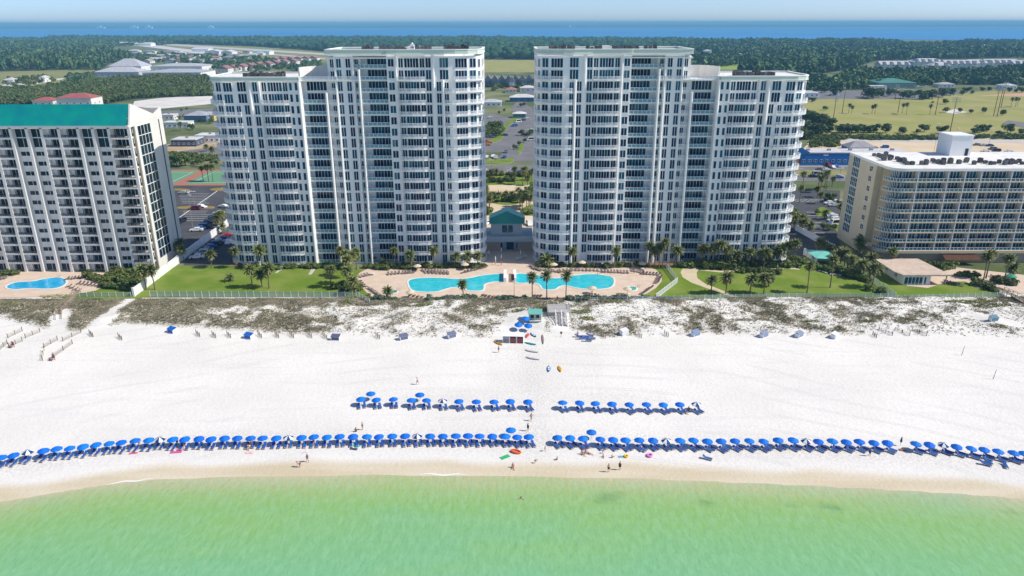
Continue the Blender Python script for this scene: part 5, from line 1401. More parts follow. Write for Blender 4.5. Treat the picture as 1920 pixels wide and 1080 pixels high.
def clear_of_towers(x, y):
    """nothing grows inside a tower: keep planting in front of the balconies"""
    if (-101.5 < x < -7.5 or 6.0 < x < 99.5) and 240.2 < y < 268: y = 240.2 - random.uniform(0, 1.2)
    return x, y
def z_of(px, py, top, dz=0.0):
    x, y = clear_of_towers(*P(px, py, .05)); return x, y, hgt(px, top, y)
def palms(lst, where, off=(0, 0), s=1.0, cap=None):
    """LST of (x, base y, crown-centre y) in crop pixels"""
    for i, (a, b, c) in enumerate(sorted(lst)):
        px, py, pc = off[0] + a / s, off[1] + b / s, off[1] + c / s
        x, y, h = z_of(px, py, pc)
        if y < FENCE_Y + 6: pass
        h = max(2.0, h); k = random.randrange(4); sc = random.uniform(.9, 1.12)
        inst(PALMS[k], (x, y, 0.02), random.uniform(0, 6.28), (sc, sc, h / 8), f'{ordw(i + 1)} palm from the green-roofed block {where}', 'palm tree', f'palms {where}')
# crown shape must not stretch with the trunk: templates of several heights
PH = {}
def palm_at(px, py, pc, label, group, sc=1.0, minh=1.8):
    x, y, h = z_of(px, py, pc); h = max(minh, h)
    hk = min((3, 4.5, 6, 7.5, 9, 11, 13), key=lambda q: abs(q - h)); k = random.randrange(3)
    if (hk, k) not in PH:
        nf, L_, dd, ln = [(48, 2.3, 16, .25), (44, 2.5, 22, .5), (52, 2.15, 12, -.3)][k]
        PH[hk, k] = palm_template(hk * 10 + k, hk, nf, L_, dd, ln)
    q = sc * random.uniform(.92, 1.1)
    return inst(PH[hk, k], (x, y, 0.0), random.uniform(0, 6.28), (q, q, .5 * q + .5 * h / hk), label, 'palm tree', group)
def palms(lst, where, off=(0, 0), s=1.0, sc=1.0):
    for i, (a, b, c) in enumerate(sorted(lst)):
        palm_at(off[0] + a / s, off[1] + b / s, off[1] + c / s, f'{ordw(i + 1)} palm from the green-roofed block {where}', f'palms {where}', sc)
palms([(145, 345, 200), (212, 345, 200), (975, 330, 195), (1050, 320, 235), (1105, 335, 185), (1590, 330, 205), (1770, 390, 275), (1720, 340, 215)], 'on the first seafront lawn', (240, 460), 4.174, 1.1)
palms([(655, 172, 75), (875, 155, 50), (1075, 158, 45), (1790, 190, 60), (1760, 260, 90), (1735, 300, 130), (1705, 240, 70), (440, 130, 30)], 'at the foot of the first tower', (240, 460), 4.174, 1.1)
palms([(720, 215, 65), (1210, 215, 65), (590, 690, 590), (1568, 672, 505), (195, 300, 150), (1655, 238, 155)], 'round the first tower pool', (640, 460), 6.857)
palms([(397, 700, 400), (584, 705, 385), (828, 722, 385), (900, 215, 85), (1450, 292, 80)], 'round the second tower pool', (940, 460), 6.857)
palms([(540, 360, 230), (980, 360, 200), (1330, 380, 280), (1500, 365, 230), (1660, 380, 250), (1790, 395, 250), (1860, 380, 210)], 'standing among the hedges, second tower', (1180, 440), 6.857, 1.1)
palms([(60, 190, 60), (930, 215, 110), (1480, 225, 130), (1760, 215, 130)], 'standing among the hedges, first tower', (640, 460), 6.857)
palms([(640, 215, 110), (730, 250, 150), (760, 300, 190), (830, 330, 220), (880, 380, 260), (1020, 430, 300), (1060, 480, 340), (1220, 560, 400), (1170, 300, 160), (1300, 420, 290)], 'crowding round the teal canopy', (1440, 440), 6.857, 1.15)
palms([(190, 325, 150), (325, 425, 215), (425, 440, 120), (380, 440, 190), (880, 335, 190), (1080, 362, 160), (1190, 372, 190), (1720, 445, 235), (1250, 372, 240)], 'at the foot of the second tower', (1180, 440), 6.857, 1.1)
palms([(1052, 752, 590), (1240, 757, 560), (1548, 757, 590), (1728, 757, 570)], 'along the second seafront fence', (1180, 440), 6.857, 1.15)
palms([(145, 412, 190), (225, 335, 130), (128, 330, 150), (5, 660, 560), (500, 748, 410), (797, 682, 340), (670, 195, 90)], 'on the second lawn, hotel end', (1440, 440), 6.857, 1.1)
palms([(1130, 292, 100), (1200, 230, 60), (980, 400, 245), (930, 370, 230), (1110, 445, 340), (1180, 470, 370), (1280, 690, 440), (1335, 672, 470), (1568, 425, 230)], 'beside the hotel lawn fence', (1440, 440), 6.857, 1.15)
palms([(1385, 645, 330), (1430, 560, 300), (1660, 605, 350), (1760, 560, 430)], 'in the hotel garden', (1640, 440), 6.857, 1.2)
palms([(125, 1005, 890), (220, 1015, 890), (440, 1045, 850), (540, 1055, 870), (600, 1065, 960), (650, 1000, 890), (160, 960, 880), (575, 1000, 850)], 'along the highway by the clubhouse', (900, 190), 6.75)
palms([(235, 290, 40), (250, 292, 10), (300, 295, 120), (730, 245, 60), (765, 250, 90), (825, 222, 20), (870, 205, 30), (790, 160, 10), (215, 240, -20), (285, 270, 30), (850, 240, 60), (745, 215, 10), (700, 150, -20), (250, 150, -60), (890, 260, 60), (330, 120, 40), (520, 110, 30), (440, 125, 40), (610, 115, 40)], 'round the clubhouse forecourt', (880, 360), 7.71)
palms([(225, 555, 425), (180, 762, 580), (400, 610, 450), (430, 640, 470), (500, 620, 420), (480, 600, 440), (570, 570, 475), (435, 775, 660), (395, 700, 610), (480, 965, 890), (655, 960, 800)], 'along the hotel car park and highway', (1470, 260), 6.353)
palms([(60, 1050, 900), (130, 1060, 920), (190, 1075, 950), (230, 1085, 985), (110, 1100, 960), (290, 1120, 1040), (85, 1020, 880), (215, 1120, 1010)], 'in the strip beside the hotel drive', (1470, 260), 6.353, 1.15)
palms([(260, 435, 355), (570, 895, 770), (682, 805, 680), (550, 1080, 920), (618, 1085, 915), (672, 1085, 905), (590, 700, 640)], 'by the tennis courts', (300, 180), 6.75, 1.1)
palms([(290, 950, 770), (260, 960, 830), (735, 600, 480), (770, 590, 430), (800, 560, 410), (790, 660, 560)], 'along the white boundary wall', (300, 340), 6.75)
palms([(415, 697, 632), (440, 702, 645), (615, 702, 640), (640, 704, 640), (875, 702, 632), (910, 708, 628), (1110, 712, 635), (1805, 648, 575), (1845, 642, 575), (1860, 640, 580)], 'standing on the playing field', (1500, 60), 4.571, 1.15)
px, py = 940 + 580 / 6.857, 460 + 262 / 6.857
x, y = P(px, py); inst(BUSHPALM, (x, y, 0), .4, 1.3, 'low bushy palm between the pool loungers and the second tower', 'palm tree')
x, y = P(432, 527); inst(BUSHPALM, (x, y, 0), 1.4, .85, 'low pindo palm in the round bed on the lawn', 'palm tree')
for i, (px, py) in enumerate([(700, 492), (720, 496), (905, 487), (1015, 490), (212, 512), (222, 520)]):
    x, y = P(px, py); inst(BUSHPALM, (x, y, 0), i, .7, f'low fan palm in the planting beds, {ordw(i + 1)} from the first kidney pool'.replace('first kidney', 'inner') , 'palm tree', 'low fan palms in the beds')

# ---- shrubs and hedges
def shrubs(lst, where, T_=None, cat='shrub', zs=1.0):
    for i, (px, py, sc) in enumerate(sorted(lst)):
        x, y = clear_of_towers(*P(px, py)); t = random.choice(T_ or BUSHES)
        inst(t, (x, y, -.02), random.uniform(0, 6.28), (sc * random.uniform(.9, 1.15), sc * random.uniform(.8, 1.0), sc * zs * random.uniform(.85, 1.15)), f'{ordw(i + 1)} {"sage green" if T_ is SAGES else "leafy green"} shrub from the green-roofed block {where}', cat, f'shrubs {where}')
lin = lambda a, b, n, sc: [(a[0] + (b[0] - a[0]) * i / (n - 1) + random.uniform(-1.5, 1.5), a[1] + (b[1] - a[1]) * i / (n - 1) + random.uniform(-.8, .8), sc * random.uniform(.85, 1.15)) for i in range(n)]
shrubs(lin((455, 500), (480, 501), 3, 1.2) + lin((536, 502), (596, 502), 7, 1.3) + lin((606, 498), (640, 500), 5, 1.3) + lin((500, 506), (524, 506), 3, 1.2), 'at the first tower foot')
shrubs(lin((698, 503), (726, 506), 5, 1.3) + lin((745, 504), (775, 505), 6, 1.3) + lin((795, 501), (900, 490), 13, 1.15) + [(880, 497, 1.2)], 'in the beds before the first tower')
shrubs(lin((1010, 492), (1050, 498), 5, 1.2) + lin((1060, 496), (1130, 500), 8, 1.1) + lin((1135, 502), (1180, 500), 6, 1.3) + lin((1192, 493), (1215, 496), 3, 1.2), 'in the beds before the second tower')
shrubs(lin((1265, 493), (1310, 500), 6, 1.6) + lin((1320, 502), (1370, 504), 7, 2.1) + lin((1372, 498), (1395, 500), 3, 1.5) + lin((1392, 510), (1460, 514), 10, 1.3) + lin((1425, 497), (1450, 500), 4, 1.6), 'at the second tower foot')
shrubs(lin((700, 564), (740, 566), 7, 1.2) + lin((805, 566), (885, 563), 12, 1.25) + lin((938, 566), (985, 566), 7, 1.25) + lin((1070, 566), (1170, 564), 14, 1.3) + lin((1180, 566), (1215, 562), 5, 1.1), 'below the pool deck', SAGES)
shrubs(lin((165, 520), (200, 530), 5, 1.6) + lin((205, 525), (260, 534), 7, 2.0) + lin((195, 538), (250, 545), 6, 1.5) + lin((215, 514), (262, 520), 6, 1.8) + lin((0, 518), (30, 516), 4, 1.3), 'in its own garden', None)
shrubs([(650, 575, 1.8), (660, 545, 1.6), (645, 548, 1.5), (672, 545, 1.5), (640, 540, 1.6), (630, 542, 1.5), (688, 560, 1.2)], 'at the deck fence corner')
shrubs(lin((1265, 488), (1380, 492), 14, 1.5) + lin((1380, 492), (1470, 486), 10, 1.6) + lin((1475, 482), (1500, 492), 4, 1.5), 'packed against the second tower')
shrubs(lin((690, 497), (905, 486), 22, 1.2), 'packed against the first tower')
shrubs(lin((1533, 505), (1560, 512), 4, 1.5) + lin((1575, 512), (1625, 528), 9, 1.7) + [(1508, 494, 1.3), (1600, 520, 2.0), (1630, 545, 1.5), (1650, 549, 1.5), (1622, 490, 1.9)], 'along the hotel lawn fence')
shrubs(lin((1655, 500), (1690, 500), 4, 1.7) + lin((1700, 498), (1760, 502), 7, 1.6) + lin((1765, 505), (1785, 503), 3, 1.8) + lin((1800, 518), (1830, 520), 4, 1.4) + lin((1830, 533), (1860, 545), 5, 1.5) + lin((1862, 528), (1900, 535), 5, 1.4), 'in the hotel garden')
shrubs(lin((905, 343), (960, 340), 9, 1.8) + lin((960, 332), (1002, 328), 8, 1.8) + lin((905, 330), (940, 328), 6, 1.8) + lin((902, 360), (908, 356), 3, 1.8) + lin((988, 368), (1003, 352), 6, 2.0) + lin((922, 378), (965, 376), 7, 2.4) + lin((910, 402), (918, 400), 2, 1.8) + lin((985, 402), (1000, 400), 3, 1.8), 'on the islands of the forecourt')
# ---- single trees inland
TREES = dict(oak=OAKS, pine=PINES, broad=BROADS)
def trees(lst, kind, where, off=(0, 0), s=1.0):
    nm = {'oak': 'dark oak', 'pine': 'dark pine', 'broad': 'mid green tree'}[kind]
    for i, (a, b, c) in enumerate(sorted(lst)):
        px, py, pc = off[0] + a / s, off[1] + b / s, off[1] + c / s
        x, y, h = z_of(px, py, pc); h = max(2.5, h)
        t = random.choice(TREES[kind]); base = {'oak': 6.4, 'pine': 10.5, 'broad': 6.0}[kind]
        q = h / base
        inst(t, (x, y, 0.0), random.uniform(0, 6.28), (q * random.uniform(.95, 1.2), q * random.uniform(.95, 1.2), q), f'{ordw(i + 1)} {nm} from the green-roofed block {where}', 'tree', f'trees {where}')
trees([(370, 862, 790), (405, 868, 800), (440, 866, 785), (490, 866, 795), (540, 862, 790), (580, 864, 800), (630, 862, 785), (730, 866, 785), (880, 868, 810), (1010, 868, 830), (1062, 858, 785), (1215, 870, 795), (1495, 872, 820), (1540, 862, 790), (1595, 852, 795), (1775, 862, 785), (1900, 880, 830), (1690, 880, 845), (335, 866, 800)], 'oak', 'edging the near playing field', (1500, 60), 4.571)
trees([(20, 760, 660), (75, 780, 670), (130, 800, 680), (185, 815, 705), (240, 830, 735), (30, 860, 760), (100, 890, 790), (170, 890, 780), (225, 880, 800), (60, 920, 840), (-10, 900, 800)], 'oak', 'in the clump beside the second tower', (1500, 60), 4.571)
trees([(215, 672, 630), (1245, 692, 640), (1375, 692, 648), (1575, 696, 645), (1735, 716, 665), (1465, 700, 660), (1250, 620, 570), (1135, 612, 590)], 'broad', 'dotted on the playing field', (1500, 60), 4.571)
trees([(80, 530, 475), (120, 520, 478), (215, 520, 465), (285, 545, 480), (350, 520, 480), (580, 560, 480), (625, 572, 475), (670, 560, 480), (760, 550, 480), (800, 540, 485), (880, 570, 490), (930, 575, 500), (980, 560, 490), (1050, 580, 500), (1100, 570, 490), (1130, 575, 500), (1220, 560, 480), (1290, 545, 480), (1390, 540, 500), (1430, 520, 465), (1480, 530, 500), (60, 600, 555), (110, 600, 560), (1560, 510, 470), (1620, 505, 470), (1790, 515, 475), (1850, 515, 480), (1900, 520, 470)], 'oak', 'beyond the playing field', (1500, 60), 4.571)
trees([(70, 450, 290), (110, 440, 300), (150, 420, 260), (190, 400, 230), (235, 400, 250), (265, 430, 300), (90, 460, 330), (200, 455, 330), (520, 430, 350), (500, 560, 500), (430, 600, 545), (470, 610, 570), (560, 520, 460), (620, 440, 370), (650, 430, 350), (310, 130, 90), (240, 160, 120), (330, 1010, 940), (520, 70, 20), (560, 60, 10)], 'broad', 'along the middle side street', (900, 190), 6.75)
trees([(540, 745, 640), (600, 720, 650), (490, 700, 640), (570, 760, 690), (400, 905, 870), (640, 790, 750), (500, 760, 700), (530, 1090, 1010), (470, 1080, 1000), (600, 1085, 1030)], 'broad', 'in the hotel car park', (1470, 260), 6.353)
trees([(410, 430, 355), (380, 415, 350), (190, 290, 235), (250, 300, 250), (510, 330, 290), (560, 340, 285), (640, 350, 280), (300, 270, 235), (150, 830, 760), (215, 880, 740), (260, 890, 720), (320, 880, 740), (360, 800, 720), (150, 900, 800), (420, 880, 820), (480, 870, 810), (520, 860, 810), (650, 860, 820), (720, 870, 820), (270, 195, 160), (340, 175, 150)], 'broad', 'behind the green-roofed block', (300, 180), 6.75)
trees([(1040, 800, 470), (1080, 780, 440), (1000, 810, 520), (30, 1000, 930)], 'oak', 'behind the step of the first tower', (480, 40), 4)
for i, (px, py) in enumerate([(931, 379), (940, 378), (948, 377), (957, 379)]): pass

# ---- far woods: one mass per belt
def blob(seed, sub=1, leafy=0.35):
    bm = bmesh.new(); bmesh.ops.create_icosphere(bm, subdivisions=sub, radius=1.0)
    rs = random.Random(seed)
    for v in bm.verts:
        v.co *= 1 + rs.uniform(-leafy, leafy * .8); v.co.z = v.co.z * .8 + .55
    V = np.array([v.co[:] for v in bm.verts]); F = np.array([[v.index for v in f.verts] for f in bm.faces]); bm.free()
    return V, F
B1 = [blob(i, 1) for i in range(6)]
def leafy(seed, nq, leaf):
    c, _t, _z = clump_tree(seed, 1.0, .85, nq, leaf, 6, .5)
    return np.array(c.v) + np.array([0, 0, .62]), np.array(c.f)
LF = [leafy(200 + i, 130, .26) for i in range(6)]; LP = [leafy(220 + i, 74, .36) for i in range(6)]
B2 = [blob(10 + i, 2, .26) for i in range(6)]
def woods(name, pts, n, hr, wr, m, temps=B1, floor=True, z=0.12, clear=()):
    poly = pix(pts)
    if floor: sheet('forest_floor', poly, z, m_dirt)
    q = rand_in(poly, n)
    for (cx_, cy_, r_) in clear: q = q[np.hypot(q[:, 0] - cx_, q[:, 1] - cy_) > r_]
    n = len(q)
    w_ = rng.uniform(wr[0], wr[1], n); h = rng.uniform(hr[0], hr[1], n) * (0.75 + 0.5 * vnoise(q[:, 0], q[:, 1], 60, 3))
    pos = np.stack([q[:, 0], q[:, 1], h * .18], 1); scl = np.stack([w_ * rng.uniform(.85, 1.2, n), w_ * rng.uniform(.85, 1.2, n), h * .62], 1)
    ob(name, scatter(name, temps, pos, scl, m), kind='stuff')
woods('scrub_forest', [(-40, 197), (-40, 166), (60, 167), (140, 160), (180, 154), (250, 148), (392, 145), (402, 152), (400, 180), (300, 183), (250, 186), (185, 197)], 2600, (4, 7.5), (2.0, 4.0), M['shrubland'], LF)
woods('pine_forest', [(-60, 134), (-60, 76), (110, 76), (250, 80), (330, 83), (300, 86), (215, 87), (205, 97), (232, 104), (250, 113), (205, 119), (188, 132)], 3300, (11, 19), (4.5, 8), M['forest'], LP)
woods('far_forest', [(90, 81), (330, 82.5), (480, 87.5), (610, 97), (640, 101), (1010, 109), (1010, 76.5), (900, 74.5), (500, 74), (90, 73)], 5200, (15, 23), (8, 15), M['forestfar'], z=.6)
woods('far_forest', [(900, 112), (1295, 114), (1296, 78), (900, 76)], 2600, (15, 23), (8, 15), M['forestfar'], z=.65)
woods('pine_forest', [(1285, 131), (1292, 113), (1400, 111), (1402, 104), (1300, 100), (1292, 80), (1650, 80), (1700, 88), (1760, 89), (1820, 84), (1990, 82), (1990, 112), (1920, 108), (1640, 114), (1600, 128), (1545, 138), (1500, 150), (1380, 150), (1400, 131), (1390, 123)], 4600, (12, 20), (6, 11), M['forest'], LP)
woods('pine_forest', [(1560, 152), (1600, 138), (1650, 136), (1730, 140), (1800, 142), (1990, 128), (1990, 162), (1850, 160), (1780, 158), (1650, 166), (1500, 172), (1480, 160)], 900, (7, 13), (3.5, 6.5), M['forest'], LP)
woods('town_trees', [(205, 118), (250, 105), (310, 103), (420, 106), (470, 112), (600, 118), (600, 134), (560, 136), (470, 134), (400, 136), (390, 122), (300, 118)], 420, (6, 11), (3.5, 6), M['forest'], LF, floor=False)
woods('town_trees', [(880, 170), (880, 160), (1010, 162), (1010, 172)], 60, (4, 7), (2.5, 4), M['shrubland'], LF, floor=False)
woods('field_edge_scrub', [(1500, 262), (1500, 254), (1700, 256), (1800, 258), (1960, 254), (1960, 261), (1700, 263)], 420, (1.5, 3.2), (1.2, 2.4), M['shrubland'], LF, floor=False)
woods('roadside_scrub', [(1510, 277), (1520, 268), (1560, 262), (1578, 275)], 60, (2, 4), (1.5, 2.8), M['shrubland'], LF, floor=False)
woods('roadside_scrub', [(300, 300), (300, 290), (420, 296), (420, 306)], 70, (1.5, 3.5), (1.2, 2.2), M['shrubland'], LF, floor=False)
woods('dry_field_scrub', [(0, 165), (20, 150), (90, 145), (110, 152), (60, 160)], 60, (4, 7), (2.5, 4), M['shrubland'], LF, floor=False)
woods('dry_field_scrub', [(120, 160), (126, 146), (178, 141), (180, 152)], 60, (5, 9), (3, 5), M['forest'], LF, floor=False)

# ---- beach grass on the dune: tufts of blades, thick and thin
def tufts(n_try):
    x = rng.uniform(-185, 190, n_try); y = rng.uniform(176, FENCE_Y + .6, n_try)
    v = veg(x, y)
    base = np.clip((y - dune_foot(x)) / 2.5, 0, 1)
    for (ax, ay), (bx, by), wd in PATHS:
        t = np.clip(((x - ax) * (bx - ax) + (y - ay) * (by - ay)) / ((bx - ax) ** 2 + (by - ay) ** 2), 0, 1)
        base = base * (np.hypot(x - ax - t * (bx - ax), y - ay - t * (by - ay)) > wd)
    hk = .6 * vnoise(x, y, .7, 12) + .4 * vnoise(x, y, 4.0, 13)
    keep = rng.random(n_try) < v * .9
    return x[keep], y[keep], v[keep]
def tuft_t(seed, nb=6):
    r_ = np.random.default_rng(seed); V, F = [], []
    for i in range(nb):
        a = r_.uniform(0, 6.28); l = r_.uniform(.3, .9); h = r_.uniform(.5, 1.0); w_ = .13
        p0 = np.array([math.cos(a) * .12, math.sin(a) * .12, 0]); p1 = np.array([math.cos(a) * l, math.sin(a) * l, h])
        s_ = np.array([-math.sin(a), math.cos(a), 0]) * w_
        o = len(V); V += [p0 - s_, p0 + s_, p1]; F.append([o, o + 1, o + 2])
    return np.array(V), np.array(F)
m_bg = mat('beach_grass', (0.32, 0.285, 0.20), 0.8, (0.17, 0.165, 0.10), 0.25, island=.3, spec=.1)
x, y, v = tufts(200000)
TT = [tuft_t(i) for i in range(6)]
cx_, cy_ = rng.uniform(-185, 190, 30000), rng.uniform(176, FENCE_Y + .4, 30000)
cb = np.clip((cy_ - dune_foot(cx_)) / 2.5, 0, 1)
for (ax, ay), (bx, by), wd in PATHS:
    t = np.clip(((cx_ - ax) * (bx - ax) + (cy_ - ay) * (by - ay)) / ((bx - ax) ** 2 + (by - ay) ** 2), 0, 1)
    cb = cb * (np.hypot(cx_ - ax - t * (bx - ax), cy_ - ay - t * (by - ay)) > wd)
kp = rng.random(len(cx_)) < cb * (.22 + .75 * vnoise(cx_, cy_, 5, 21))
cx_, cy_ = cx_[kp], cy_[kp]
nt_ = rng.integers(2, 7, len(cx_)); rr = np.repeat(rng.uniform(.15, .55, len(cx_)), nt_)
X2 = np.repeat(cx_, nt_) + rng.normal(0, 1, nt_.sum()) * rr; Y2 = np.repeat(cy_, nt_) + rng.normal(0, .7, nt_.sum()) * rr
x, y, v = np.concatenate([x, X2]), np.concatenate([y, Y2]), np.concatenate([v, 0 * X2])
s_ = rng.uniform(.26, .66, len(x)) * (0.65 + .35 * v)
ob('beach_grass', scatter('beach_grass', TT, np.stack([x, y, bz(x, y) - .02], 1), np.stack([s_, s_, s_ * .62], 1), m_bg), kind='stuff')
# green patches of creeping plants near the fence
GP = [(105, 556, 5, 1.6), (130, 562, 3, 1.2), (350, 572, 2.2, .8), (380, 566, 2, .7), (500, 582, 2.2, .8), (792, 572, 3, 1.0), (970, 583, 2, 1.0), (1020, 578, 2, 2.2), (1090, 585, 3, 1.6), (1100, 597, 2.4, 1.4), (1155, 567, 3.4, .8), (1640, 562, 4, 1.0), (1620, 602, 3, .8), (1820, 566, 8, 1.5), (1860, 572, 6, 1.3), (1520, 602, 3, .8), (15, 570, 4, 1.0)]
gx, gy_, gs = [], [], []
for px, py, rx, ry in GP:
    c = G(px, py); n = int(34 * rx * ry)
    r_ = np.sqrt(rng.random(n)); a = rng.uniform(0, 6.28, n)
    gx.append(c[0] + rx * r_ * np.cos(a)); gy_.append(c[1] + ry * r_ * np.sin(a)); gs.append(rng.uniform(.35, .75, n))
gx, gy_, gs = map(np.concatenate, (gx, gy_, gs))
ob('dune_creeper', scatter('dune_creeper', TT, np.stack([gx, gy_, bz(gx, gy_) - .02], 1), np.stack([gs, gs, gs * .6], 1), mat('dune_creeper', (.22, .25, .09), .8, (.28, .29, .12), .5, island=.3, spec=.1)), kind='stuff')

# ================================================================== pools, decks, walls, fences
def pool(pts, label, z=.10, wcol=((0.02, .47, .58), (.05, .58, .66)), cop=.55):
    loop = smooth_loop(pix(pts), 5)
    cx_ = sum(p[0] for p in loop) / len(loop); cy_ = sum(p[1] for p in loop) / len(loop)
    t = thing('swimming_pool', label, 'swimming pool', (cx_, cy_, z))
    l = [(a - cx_, b - cy_) for a, b in loop]; n = len(l)
    out = []
    area = sum(l[i][0] * l[(i + 1) % n][1] - l[(i + 1) % n][0] * l[i][1] for i in range(n)); sg = 1 if area > 0 else -1
    for i in range(n):
        d = Vector((l[(i + 1) % n][0] - l[i - 1][0], l[(i + 1) % n][1] - l[i - 1][1])).normalized()
        out.append((l[i][0] + d.y * cop * sg, l[i][1] - d.x * cop * sg))
    c = MB(); c.add([(a, b, .10) for a, b in l] + [(a, b, .10) for a, b in out] + [(a, b, -.03) for a, b in out] + [(a, b, -.02) for a, b in l], [(i, (i + 1) % n, n + (i + 1) % n, n + i)[::sg] for i in range(n)] + [(n + i, n + (i + 1) % n, 2 * n + (i + 1) % n, 2 * n + i)[::sg] for i in range(n)] + [(3 * n + i, 3 * n + (i + 1) % n, (i + 1) % n, i)[::sg] for i in range(n)])
    ob('coping', c.me('coping', mat('pool_coping', (.74, .72, .66), .7)), t)
    wm = mat('pool_water_%d' % int(wcol[0][1] * 100), wcol[0], .06, wcol[1], .55, bump=.10, bscale=1.6, spec=.5, detail=3)
    ob('water', MB().add([(a, b, .012) for a, b in l], [tuple(range(n))[::sg]]).me('water', wm), t)
    st = MB()
    for k in range(2): st.tube([(out[n // 3][0] + k * .7, out[n // 3][1], .1), (out[n // 3][0] + k * .7, out[n // 3][1], 1.0), (l[n // 3][0] + k * .7, l[n // 3][1], 1.0), (l[n // 3][0] + k * .7, l[n // 3][1], .0)], .05, 5)
    ob('ladder_rail', st.me('ladder_rail', M['steel']), t)
pool([(768, 526), (790, 522), (825, 522), (855, 524), (880, 522), (905, 517), (945, 515), (947, 528), (925, 529), (908, 534), (904, 545), (878, 545), (870, 540), (845, 540), (820, 547), (795, 548), (775, 545), (768, 537)], 'kidney shaped turquoise pool before the first tower')
pool([(968, 515), (990, 515), (1008, 517), (1025, 522), (1050, 522), (1080, 517), (1105, 515), (1130, 517), (1148, 521), (1150, 532), (1142, 540), (1115, 543), (1085, 541), (1062, 536), (1048, 538), (1040, 543), (1020, 543), (1013, 535), (1000, 531), (968, 530)], 'kidney shaped turquoise pool before the second tower')
pool([(16, 535), (30, 530), (60, 528), (85, 523), (108, 521), (122, 525), (122, 533), (108, 540), (85, 542), (55, 541), (28, 543), (14, 540)], 'bright blue pool in the garden of the green-roofed block', .07, ((.0, .33, .66), (.02, .46, .74)))
pool([(1176, 540), (1184, 538), (1192, 540), (1192, 544), (1184, 546), (1176, 544)], 'small round hot tub on the pool deck', .10, ((.10, .42, .38), (.14, .48, .42)), .6)
pool([(733, 547), (738, 545), (744, 546), (744, 549), (738, 550), (733, 549)], 'small dark plunge pool beside a deck palm', .10, ((.05, .25, .22), (.08, .30, .28)), .4)
m_bl = mat('bronze_sling', (.19, .15, .13), .8, rnd=.35); m_fr = mat('white_frame', (.70, .68, .64), .5)
pf = MB(); pf.box(-.36, .36, -1.2, .0, .26, .33); pf.add([(-.36, 0, .28), (.36, 0, .28), (.36, .62, .75), (-.36, .62, .75), (-.36, -.03, .33), (.36, -.03, .33), (.36, .58, .80), (-.36, .58, .80)], [(0, 3, 2, 1), (4, 5, 6, 7), (0, 1, 5, 4), (1, 2, 6, 5), (2, 3, 7, 6), (3, 0, 4, 7)])
pl_ = MB()
for sx in (-1, 1):
    for yy in (-1.1, -.1): pl_.box(sx * .33 - .03, sx * .33 + .03, yy - .03, yy + .03, 0, .26)
PL = ('pool_lounger', [('sling', pf.me('sling', m_bl), []), ('legs', pl_.me('legs', m_fr), [])])
def pool_loungers(segs, where):
    i = 0
    for a, b, n, ang in segs:
        for k in range(n):
            t = k / max(1, n - 1); px, py = a[0] + (b[0] - a[0]) * t, a[1] + (b[1] - a[1]) * t
            x, y = P(px, py); i += 1
            inst(PL, (x, y, .09), R(ang + random.uniform(-10, 10)), 1.05, f'{ordw(i)} sling lounger {where}', 'pool lounger', f'pool loungers {where}')
pool_loungers([((728, 515), (748, 513), 4, 10), ((755, 513), (776, 511), 5, 10), ((792, 508), (838, 512), 9, 10), ((798, 512), (840, 514), 7, 15), ((870, 512), (912, 502), 8, -40)], 'between the first tower and its pool')
pool_loungers([((994, 500), (1010, 508), 5, 40), ((1000, 505), (1046, 511), 8, 30), ((1050, 510), (1070, 508), 4, 20), ((1072, 507), (1120, 508), 8, 15), ((1128, 510), (1176, 512), 9, 10), ((1185, 508), (1206, 512), 5, 0)], 'between the second tower and its pool')
pool_loungers([((674, 520), (690, 516), 4, 60), ((672, 528), (682, 538), 4, 80), ((692, 542), (712, 556), 7, 70)], 'on the round corner of the deck beside the lawn')
pool_loungers([((1205, 514), (1236, 516), 6, -50), ((1238, 520), (1232, 532), 6, -80), ((1205, 552), (1222, 540), 6, -60), ((1158, 556), (1175, 558), 4, 10), ((1104, 555), (1116, 556), 3, 10)], 'on the hotel end of the pool deck')
pool_loungers([((942, 558), (962, 558), 5, 170), ((1002, 557), (1014, 557), 3, 170), ((868, 556), (890, 558), 4, 160), ((905, 556), (930, 560), 5, 170), ((768, 556), (790, 560), 4, 170)], 'along the seaward edge of the pool deck')
pool_loungers([((128, 524), (165, 520), 7, -30), ((150, 532), (185, 536), 6, -20), ((0, 524), (12, 522), 3, 0), ((132, 538), (150, 546), 4, -60)], 'round the pool of the green-roofed block')
pool_loungers([((1772, 530), (1800, 536), 6, 20), ((1860, 520), (1885, 528), 5, 10)], 'on the hotel patio')
# deck parasols
m_sand = mat('sand_canvas', (.66, .54, .38), .8); m_green = mat('green_canvas', (.02, .30, .20), .7)
can2 = canopy_mesh('canopy', [m_sand], False, 1.5, 2.0, 2.75)
DP = ('deck_parasol', [('canopy', can2, []), ('pole', pole_me, [])])
DPG = ('deck_parasol', [('canopy', canopy_mesh('canopy', [m_green], False, 1.6, 2.0, 2.7), []), ('pole', pole_me, [])])
for (px, py), lb in (((783, 509), 'sand coloured parasol nearest the hedge bed, first tower side'), ((872, 506), 'sand coloured parasol behind the row of loungers, first tower side'), ((1038, 506), 'sand coloured parasol next to the low bushy palm'), ((1091, 502), 'sand coloured parasol before the planting bed, second tower'), ((1204, 504), 'sand coloured parasol at the hotel end of the deck'), ((1110, 551), 'sand coloured parasol seaward of the second pool'), ((1176, 553), 'sand coloured parasol below the hot tub'), ((770, 559), 'sand coloured parasol at the seaward edge of the deck')):
    x, y = P(px, py); inst(DP, (x, y, .09), random.random(), .95, lb, 'parasol', 'parasols on the pool deck')
for (px, py), lb in (((1893, 530), 'green parasol in the hotel garden'),):
    x, y = P(px, py); inst(DPG, (x, y, .05), .4, 1.1, lb, 'parasol')
